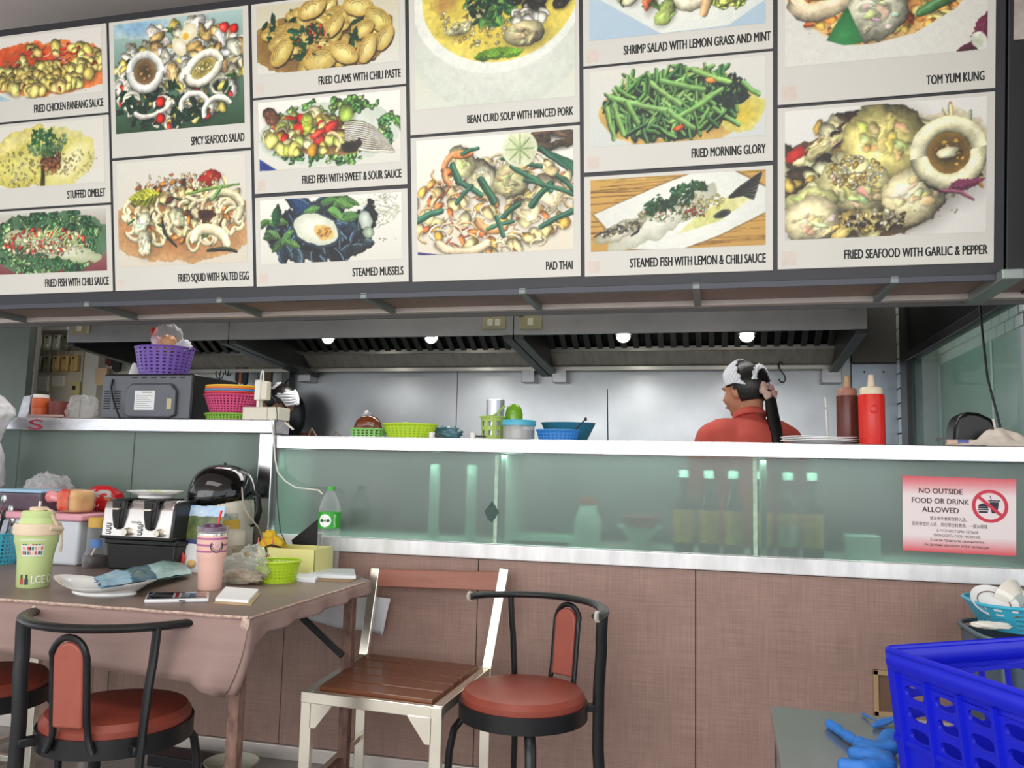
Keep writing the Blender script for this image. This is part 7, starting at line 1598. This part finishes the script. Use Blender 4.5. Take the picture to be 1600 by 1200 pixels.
    if pony:
        MB().tube([Hd(-.118+.012*cos(a), .03*sin(a), -.028+.03*cos(a)) for a in [2*pi*i/20 for i in range(20)]], [.017+.004*((i*7) % 3-1) for i in range(20)], 10, closed=True).build('scrunchie', mat('scrunchie_cream', (214, 200, 180), .85, rgb2=(170, 96, 100), vs=40, bump=.4, bs=60), t)
        h0 = Hd(-.112, 0, -.03); hb = (Rh @ Vector((-1, 0, 0))); hb.z = 0; hb.normalize(); dn = Vector((0, 0, -1))
        P = [h0, h0+(hb*.018+dn*.03)*s, h0+(hb*.026+dn*.09)*s, h0+(hb*.024+dn*.16)*s+Vector((-.03, 0, 0)), h0+(hb*.012+dn*.24)*s+Vector((-.075, 0, 0)), h0+(hb*.006+dn*.36)*s+Vector((-.09, 0, 0)), h0+(dn*.45)*s+Vector((-.09, 0, 0))]
        MB().tube(P, [.020*s, .026*s, .030*s, .032*s, .030*s, .024*s, .006], 18, ell=(1, .8)).build('ponytail', HAIR, t)
    else: MB().sphere(Hd(-.112, 0, -.01), (.032*s, .036*s, .036*s), 18, 12).build('hair_bun', HAIR, t)
    return t
hc = at(1161, 611, Y=3.74)
person('woman', 'woman in red shirt with white lace head band and long black ponytail, turned away', (hc.x+.02, 3.70, 0), 112, mat('red_shirt', (196, 82, 70), .8, var=.06, vs=8, bump=.15, bs=120), 10, h=1.66*hc.z/1.515, yawh=30)
hc = at(438, 634, Y=4.25)
person('cook', 'left cook with white lace head band over black hair, head bent down behind the ledge', (hc.x-.05, 4.22, 0), 40, mat('black_shirt', (44, 46, 50), .8, var=.06, vs=8), 52, h=1.66*hc.z/1.515, pony=False)
for o in list(COL.objects):
    if o.get('category') == 'person': o.location.z = max(0, o.location.z) if abs(o.location.z) > .2 else o.location.z

# ================================================================== RIGHT FOREGROUND
MT = mat('steel_table_top', (158, 160, 154), .2, .7, var=.08, vs=3, rvar=.06)
t = thing('steel_table', 'low stainless steel table at the lower right holding the blue crate', 'table', (.9, 1.1, 0))
MB().prism([(-.79, .63), (-.815, -.5), (.6, -.5), (.6, .60)], .68, .70, 'xy').build('table_top', MT, t, smooth=0, bevel=.003)
for x, y in ((-.77, .56), (-.79, -.45), (.55, .55), (.55, -.45)): MB().tube([(x, y, 0), (x, y, .68)], .018, 14).build('leg', STEEL, t)
BLUE = mat('crate_blue', (20, 30, 198), .38, var=.05, vs=8)
def holed(P0_, ux, uz, cells, name, m_, par, th=.004, nrm=None):
    A = MB(); P0_, ux, uz = Vector(P0_), Vector(ux), Vector(uz)
    P = lambda a, b: P0_+ux*a+uz*b
    for (x0, x1, z0, z1, hole) in cells:
        if not hole: A.add([P(x0, z0), P(x1, z0), P(x1, z1), P(x0, z1)], [(0, 1, 2, 3)]); continue
        cx, cz, rx, rz, sq = hole; n = 16; inn = []; out = []
        for k in range(n):
            a = 2*pi*(k+.5)/n; ca, sa = cos(a), sin(a); q = (abs(ca)**sq+abs(sa)**sq)**(-1/sq); inn.append(P(cx+rx*ca*q, cz+rz*sa*q))
            hx, hz_ = (x1-x0)/2, (z1-z0)/2; f = min(hx/max(1e-6, abs(ca)), hz_/max(1e-6, abs(sa))); ox, oz = (x0+x1)/2+ca*f, (z0+z1)/2+sa*f; out.append((ox, oz))
        out = [P(*o_) for o_ in out]; A.add(inn+out, [(k, (k+1) % n, n+(k+1) % n, n+k) for k in range(n)])
        for sx_, sz_ in ((x0, z0), (x1, z0), (x1, z1), (x0, z1)):
            c_ = P(sx_, sz_); ds = sorted(range(n), key=lambda k: (out[k]-c_).length)[:2]; A.add([c_, out[ds[0]], out[ds[1]]], [(0, 1, 2)])
    return A.build(name, m_, par, solid=th, smooth=0)
C0 = at(1385, 1014, Z=.9); a1, a2 = RD(34), RD(-63)
d1 = Vector((cos(a1), sin(a1), 0)); d2 = Vector((cos(a2), sin(a2), 0)); L1, L2 = .46, .36
t = thing('blue_crate', 'bright blue slotted plastic crate at the lower right corner', 'crate', (C0.x, C0.y, .70))
tp = .018; zt_ = .2
def corner(i, z):
    base_ = [Vector((0, 0, 0)), d1*L1, d1*L1+d2*L2, d2*L2][i]; ctr = (d1*L1+d2*L2)/2
    return base_.lerp(ctr, .07*(1-z/zt_))+Vector((0, 0, z))
for i, (a, b, nm) in enumerate(((0, 3, 'near_wall'), (0, 1, 'far_wall'), (1, 2, 'end_wall'), (3, 2, 'front_wall'))):
    A0, B0 = corner(a, 0), corner(b, 0); A1 = corner(a, zt_)
    L_ = (B0-A0).length; ux = (B0-A0)/L_; uz = (A1-A0)/zt_
    cells = [(0, L_, 0, .078, None), (0, L_, .165, zt_, None), (0, .022, .078, .165, None), (L_-.022, L_, .078, .165, None)]
    nc = int((L_-.044)/.05); cw_ = (L_-.044)/nc
    for k in range(nc):
        x0 = .022+k*cw_
        if nm == 'far_wall' and k in (2, 3, 4):
            if k == 2: cells.append((x0, x0+3*cw_, .078, .165, (x0+1.5*cw_, .1225, 1.35*cw_, .036, 6)))
            continue
        for r in range(3): cells.append((x0, x0+cw_, .078+.029*r, .107+.029*r, (x0+cw_/2, .0925+.029*r, cw_*.32, .0092, 3)))
    wl_ = holed(A0, ux, uz, cells, 'side_wall', BLUE, t, th=.005)
    n_ = ux.cross(uz).normalized()
    ctr = (d1*L1+d2*L2)/2; n_ = -n_ if n_.dot(ctr-A0) > 0 else n_
    R_b = MB()
    for k in range(nc+1):
        x0 = .022+k*cw_; R_b.bar(A0+ux*x0+uz*.004+n_*.005, A0+ux*x0+uz*.172+n_*.005, .004, .008, up=n_)
    R_b.bar(A0+uz*.078+n_*.004, A0+ux*L_+uz*.078+n_*.004, .008, .004, up=n_)
    o = R_b.build('ribs', BLUE, wl_, smooth=0); o['kind'] = 'stuff'
cs = [corner(i, zt_-.014) for i in range(4)]; ring = []
for i in range(4):
    p, c_, n_ = cs[i-1], cs[i], cs[(i+1) % 4]
    for k in range(5):
        f = k/4; a = c_+(p-c_).normalized()*.014; b = c_+(n_-c_).normalized()*.014; ring.append((a*(1-f)+c_*f)*(1-f)+(c_*(1-f)+b*f)*f)
MB().tube(ring, .0145, 12, closed=True, ell=(.55, 1.0)).build('rim', BLUE, t)
MB().tube([v+Vector((0, 0, .012))+(v-(d1*L1+d2*L2)/2).normalized()*.004 for v in ring], .0045, 8, closed=True).build('rim_lip', BLUE, t)
MB().hexa([corner(i, 0) for i in range(4)], [corner(i, .004) for i in range(4)]).build('crate_floor', BLUE, t, smooth=0)
# blue rubber gloves on the steel table
GLV = mat('glove_blue', (52, 122, 206), .5, var=.12, vs=14, bump=.3, bs=40)
def glove(pts_, label, r=.012):
    t = thing('rubber_glove', label, 'glove', (0, 0, 0)); A = MB(); zz = .70
    for path, rr_ in pts_:
        P = [at(x, y, Z=zz+h) for x, y, h in path]
        for a, b in zip(P, P[1:]): cap(A, a, b, rr_, rr_, 12)
    remesh(A.build('glove_skin', GLV, t, smooth=0, recalc=False), .0032, 3); o = t.children[0]; tx = bpy.data.textures.new('glove_creases', 'CLOUDS'); tx.noise_scale = .03; tx.noise_depth = 2; k = o.modifiers.new('creases', 'DISPLACE'); k.texture = tx; k.strength = .006; k.mid_level = .5; return t
glove([([(1296, 1131, .008), (1318, 1146, .010), (1345, 1162, .012)], .009), ([(1345, 1162, .012), (1372, 1172, .016), (1392, 1168, .02)], .013), ([(1372, 1172, .014), (1392, 1150, .02)], .013), ([(1336, 1178, .009), (1360, 1182, .012), (1385, 1185, .014)], .011), ([(1320, 1196, .008), (1345, 1200, .01), (1390, 1196, .012)], .012), ([(1350, 1170, .01), (1385, 1192, .014)], .014)], 'blue rubber glove with one finger pointing left on the steel table')
glove([([(1366, 1134, .006), (1384, 1128, .008), (1402, 1122, .01)], .006), ([(1347, 1114, .004), (1360, 1122, .006), (1374, 1128, .007)], .0025), ([(1374, 1128, .007), (1392, 1124, .008), (1402, 1118, .01)], .003)], 'second blue glove with thin cuff edge behind, against the crate')
# grey bin and cyan basket by the counter
GB = mat('bin_blue_grey', (78, 96, 108), .4, var=.06, vs=5)
x0 = at(1497, 1000, Y=2.62).x+.03
t = thing('grey_bin', 'blue-grey plastic bin standing against the counter behind the blue crate', 'bin', (x0, 2.62, 0)); zt = at(1530, 985, Y=2.62).z
A = MB().lathe([(.19, 0), (.235, zt*.98), (.225, zt*.98), (.18, .01), (0, .01)], 64, c=(.235, .0, 0), sy=.85, sq=4); A.build('bin_body', GB, t)
MB().tube(rring(.236, .201, zt, 0, 64, 4, c=(.235, 0)), .007, 10, closed=True).build('bin_rim', GB, t)
MB().bb(.02, .04, -.2, -.18, .05, zt-.02).build('corner_rib', GB, t, bevel=.004)
ck = Vector((x0+.212, 2.64, zt+.012))
tb_ = thing('dish_basket', 'cyan plastic basket of white dishes on top of the grey bin', 'basket', ck)
basket(tb_, mat('cyan_plastic', (66, 176, 206), .38), .205, .165, at(1530, 928, Y=2.75).z-ck.z-.004, ry=.72, nu=30, nv=5, th=.002, sq=4, rim=.005)
for (px, py, Y, r, rot, lb) in ((1552, 945, 2.60, .062, (RD(38), 0, RD(10)), 'white plate with brown line leaning in the cyan basket'), (1590, 942, 2.62, .055, (RD(-50), RD(-62), 0), 'cream bowl on its side in the cyan basket'), (1600, 924, 2.72, .055, (RD(160), RD(-30), 0), 'cream bowl upside down at the back of the cyan basket')):
    q = at(px, py, Y=Y); A = bowl(r, r*.62) if 'bowl' in lb else MB().lathe([(0, 0), (r*.6, 0), (r, .012), (r*1.0, .015), (r*.6, .005), (0, .005)], 40)
    o = simple('dish', lb, 'dish', A, mat('dish_cream', (226, 220, 206), .15, coat=.4) if 'bowl' in lb else CERAM, q, rot=rot)
    if 'plate' in lb: MB().lathe([(r*.66, .0085), (r*.70, .0095), (r*.70, .0088), (r*.66, .0085)], 40, caps=False).build('brown_line', mat('brown_line', (120, 84, 66), .4), o)
q = at(1548, 977, Y=2.48); simple('white_tissue', 'white crumpled wrapper on the bin rim under the cyan basket', 'wrapper', blobm((.05, .018, .010), 71, .3, 3, 30, 16, crease=.3), WHITEPL, q)
# socket frame on the counter front, sign, paper
a, b = at(1365, 1117, Y=WY), at(1411, 1049, Y=WY)
t = thing('wall_socket_frame', 'tan framed square hatch on the counter front beside the blue crate', 'hatch', (a.x, WY-.001, a.z)); W, H = b.x-a.x, b.z-a.z
TAN = mat('tan_frame', (176, 146, 108), .5)
for c in ((0, W, 0, .016), (0, W, H-.016, H), (0, .016, 0, H), (W-.016, W, 0, H)): MB().bb(c[0], c[1], -.012, 0, c[2], c[3]).build('frame_bar', TAN, t, smooth=0, bevel=.002)
MB().bb(.014, W-.014, -.004, 0, .014, H-.014).build('hatch_panel', mat('hatch_brown', (112, 84, 68), .6), t, smooth=0)
a, b, c, d = at(1411, 860, Y=WY), at(1588, 869, Y=WY), at(1588, 749, Y=WY), at(1410, 743, Y=WY)
t = thing('notice_sign', 'red and white notice reading no outside food or drink allowed, on the green glass', 'sign', (a.x, WY+.0035, a.z))
A = MB(); q = [v-a for v in (a, b, c, d)]; MB().hexa([Vector((v.x, -.0025, v.z)) for v in q], [Vector((v.x, 0, v.z)) for v in q]).build('sign_sheet', None, t, smooth=0)
sg = bpy.data.objects['sign_sheet']; sm = bpy.data.materials.new('sign_gradient'); sm.use_nodes = True; N = sm.node_tree.nodes; L = sm.node_tree.links
tc = N.new('ShaderNodeTexCoord'); sp = N.new('ShaderNodeSeparateXYZ'); L.new(tc.outputs['Generated'], sp.inputs[0]); cr = N.new('ShaderNodeValToRGB'); L.new(sp.outputs['Z'], cr.inputs[0])
e = cr.color_ramp.elements; e[0].position = .02; e[0].color = (*lin((222, 92, 100)), 1); e[1].position = .22; e[1].color = (*lin((236, 222, 222)), 1)
for p_, c_ in ((.75, (236, 220, 220)), (.9, (226, 140, 146)), (.99, (214, 82, 92))): x = cr.color_ramp.elements.new(p_); x.color = (*lin(c_), 1)
L.new(cr.outputs[0], N['Principled BSDF'].inputs['Base Color']); N['Principled BSDF'].inputs['Roughness'].default_value = .4; sg.data.materials.append(sm)
Sx = lambda px: at(px, 800, Y=WY).x-a.x
def sline(s, px0, px1, pyb, hpx, m_, bold=0.):
    p0, p1 = at(px0, pyb, Y=WY), at(px1, pyb, Y=WY); o = text(s, m_, t, (p0.x-a.x, -.003, p0.z-a.z), p1.x-p0.x, at(px0, pyb-hpx, Y=WY).z-p0.z, align='L', bold=bold)
    o.rotation_euler = (0, RD(1.0), 0); return o
SGI = mat('sign_ink', (58, 30, 34), .6)
sline('NO OUTSIDE', 1436, 1504, 770, 8.5, SGI, .012); sline('FOOD OR DRINK', 1425, 1514, 785, 8.5, SGI, .012); sline('ALLOWED', 1441, 1498, 799.5, 8.5, SGI, .012)
SG2 = mat('sign_ink_thin', (84, 62, 66), .6)
sline('禁止带外食和饮料入店。', 1453, 1511, 812, 5, SG2); sline('若有带饮料入店，须付带饮料费用，一瓶50泰铢', 1425, 1543, 820, 5, SG2)
sline('В ЭТОТ РЕСТОРАН НЕЛЬЗЯ', 1464, 1528, 831, 4.2, SG2); sline('ПРИНОСИТЬ СВОИ НАПИТКИ.', 1459, 1532, 838, 4.2, SG2); sline('Если вы приносите свои напитки,', 1454, 1538, 845, 4.2, SG2); sline('Вы должны заплатить 50 бат за каждую.', 1445, 1547, 852, 4.2, SG2)
cc = at(1547, 791, Y=WY)-a; rr_ = (at(1575.5, 791, Y=WY)-at(1518.5, 791, Y=WY)).x/2; y_ = -.0032
PR = mat('prohibit_red', (206, 50, 72), .45); PK2 = mat('icon_dark', (44, 36, 56), .5)
A = MB(); n = 48; vs = [(cc.x+r*cos(2*pi*i/n), y_, cc.z+r*sin(2*pi*i/n)) for r in (rr_, rr_*.80) for i in range(n)]; A.add(vs, [(i, (i+1) % n, n+(i+1) % n, n+i) for i in range(n)]); A.build('prohibit_ring', PR, t, smooth=0)
A = MB(); A.box((cc.x, y_-.0004, cc.z), (rr_*1.75, .0002, rr_*.19), (0, RD(42), 0)); A.build('prohibit_bar', PR, t, smooth=0)
A = MB(); A.add([(cc.x-rr_*.02, y_, cc.z+rr_*.25), (cc.x+rr_*.5, y_, cc.z+rr_*.25), (cc.x+rr_*.38, y_, cc.z-rr_*.42), (cc.x+rr_*.08, y_, cc.z-rr_*.42)], [(0, 1, 2, 3)]); A.box((cc.x+rr_*.24, y_, cc.z+rr_*.33), (rr_*.66, .0002, rr_*.07)); A.bar((cc.x+rr_*.1, y_, cc.z+rr_*.33), (cc.x+rr_*.02, y_, cc.z+rr_*.62), .002, .0002, up=(0, 1, 0))
for z, h, w_ in ((-.10, .10, .54), (-.22, .06, .6), (-.36, .10, .5)): A.box((cc.x-rr_*.38, y_, cc.z+rr_*z), (rr_*w_, .0002, rr_*h))
A.add([(cc.x-rr_*.38+rr_*.27*cos(pi*i/12), y_, cc.z-rr_*.04+rr_*.2*sin(pi*i/12)) for i in range(13)], [tuple(range(13))]); A.build('cup_and_burger_icon', PK2, t, smooth=0)
# white sheet tucked behind the table
A = MB(); vs = []; fs = []; nx, ny = 30, 8
pa, pb, pc, pd = at(440, 958, Y=2.99), at(600, 993, Y=2.985), at(612, 936, Y=2.985), at(470, 925, Y=2.99)
for j in range(ny+1):
    for i in range(nx+1):
        u, v = i/nx, j/ny; q = pa.lerp(pb, u).lerp(pd.lerp(pc, u), v); q.y -= .012*abs(sin(u*7+v*2))+.004; q.z += .006*sin(u*9); vs.append(q)
for j in range(ny):
    for i in range(nx): k = j*(nx+1)+i; fs.append((k, k+1, k+nx+2, k+nx+1))
o = A.add(vs, fs).build('plastic_sheet', mat('sheet_white', (206, 206, 210), .45, var=.05, vs=12), None, solid=.002, smooth=60); tag(o, 'white plastic sheet hanging on the brown counter front behind the table corner', 'sheet')
# under the table
p = at(362, 1192, Z=0); p = Vector((p.x, 2.80, 0)); simple('floor_bowl', 'pale plastic bowl on the floor by the counter kick board', 'bowl', bowl(.10, .055), mat('bowl_pale', (186, 182, 166), .45), (at(362, 1190, Y=2.80).x, 2.80, 0))
a = at(250, 1196, Z=0); MBb = MB().bb(-.12, .13, -.05, .05, 0, .045); simple('black_case', 'flat black case on the floor under the table', 'case', MBb, mat('case_black', (26, 26, 32), .4), (at(285, 1180, Y=2.84).x, 2.84, 0), rz=RD(-4), bevel=.004)
t = thing('stool', 'chrome legged stool partly seen under the table at the left', 'stool', (at(25, 1180, Y=2.72).x, 2.78, 0))
for x, y in ((-.14, -.14), (.14, -.14), (-.14, .14), (.14, .14)): MB().bar((x, y, 0), (x*.95, y*.95, .44), .028, .028).build('leg', CHROME, t, smooth=0, bevel=.002)
for (a, b) in (((-.14, -.14), (.14, -.14)), ((-.14, .14), (.14, .14)), ((.14, -.14), (.14, .14)), ((-.14, -.14), (-.14, .14))): MB().bar((*a, .03), (*b, .03), .022, .022).build('foot_rail', CHROME, t, smooth=0, bevel=.002)
MB().bb(-.15, .15, -.15, .15, .44, .465).build('seat', mat('stool_seat', (46, 44, 44), .5), t, bevel=.006)
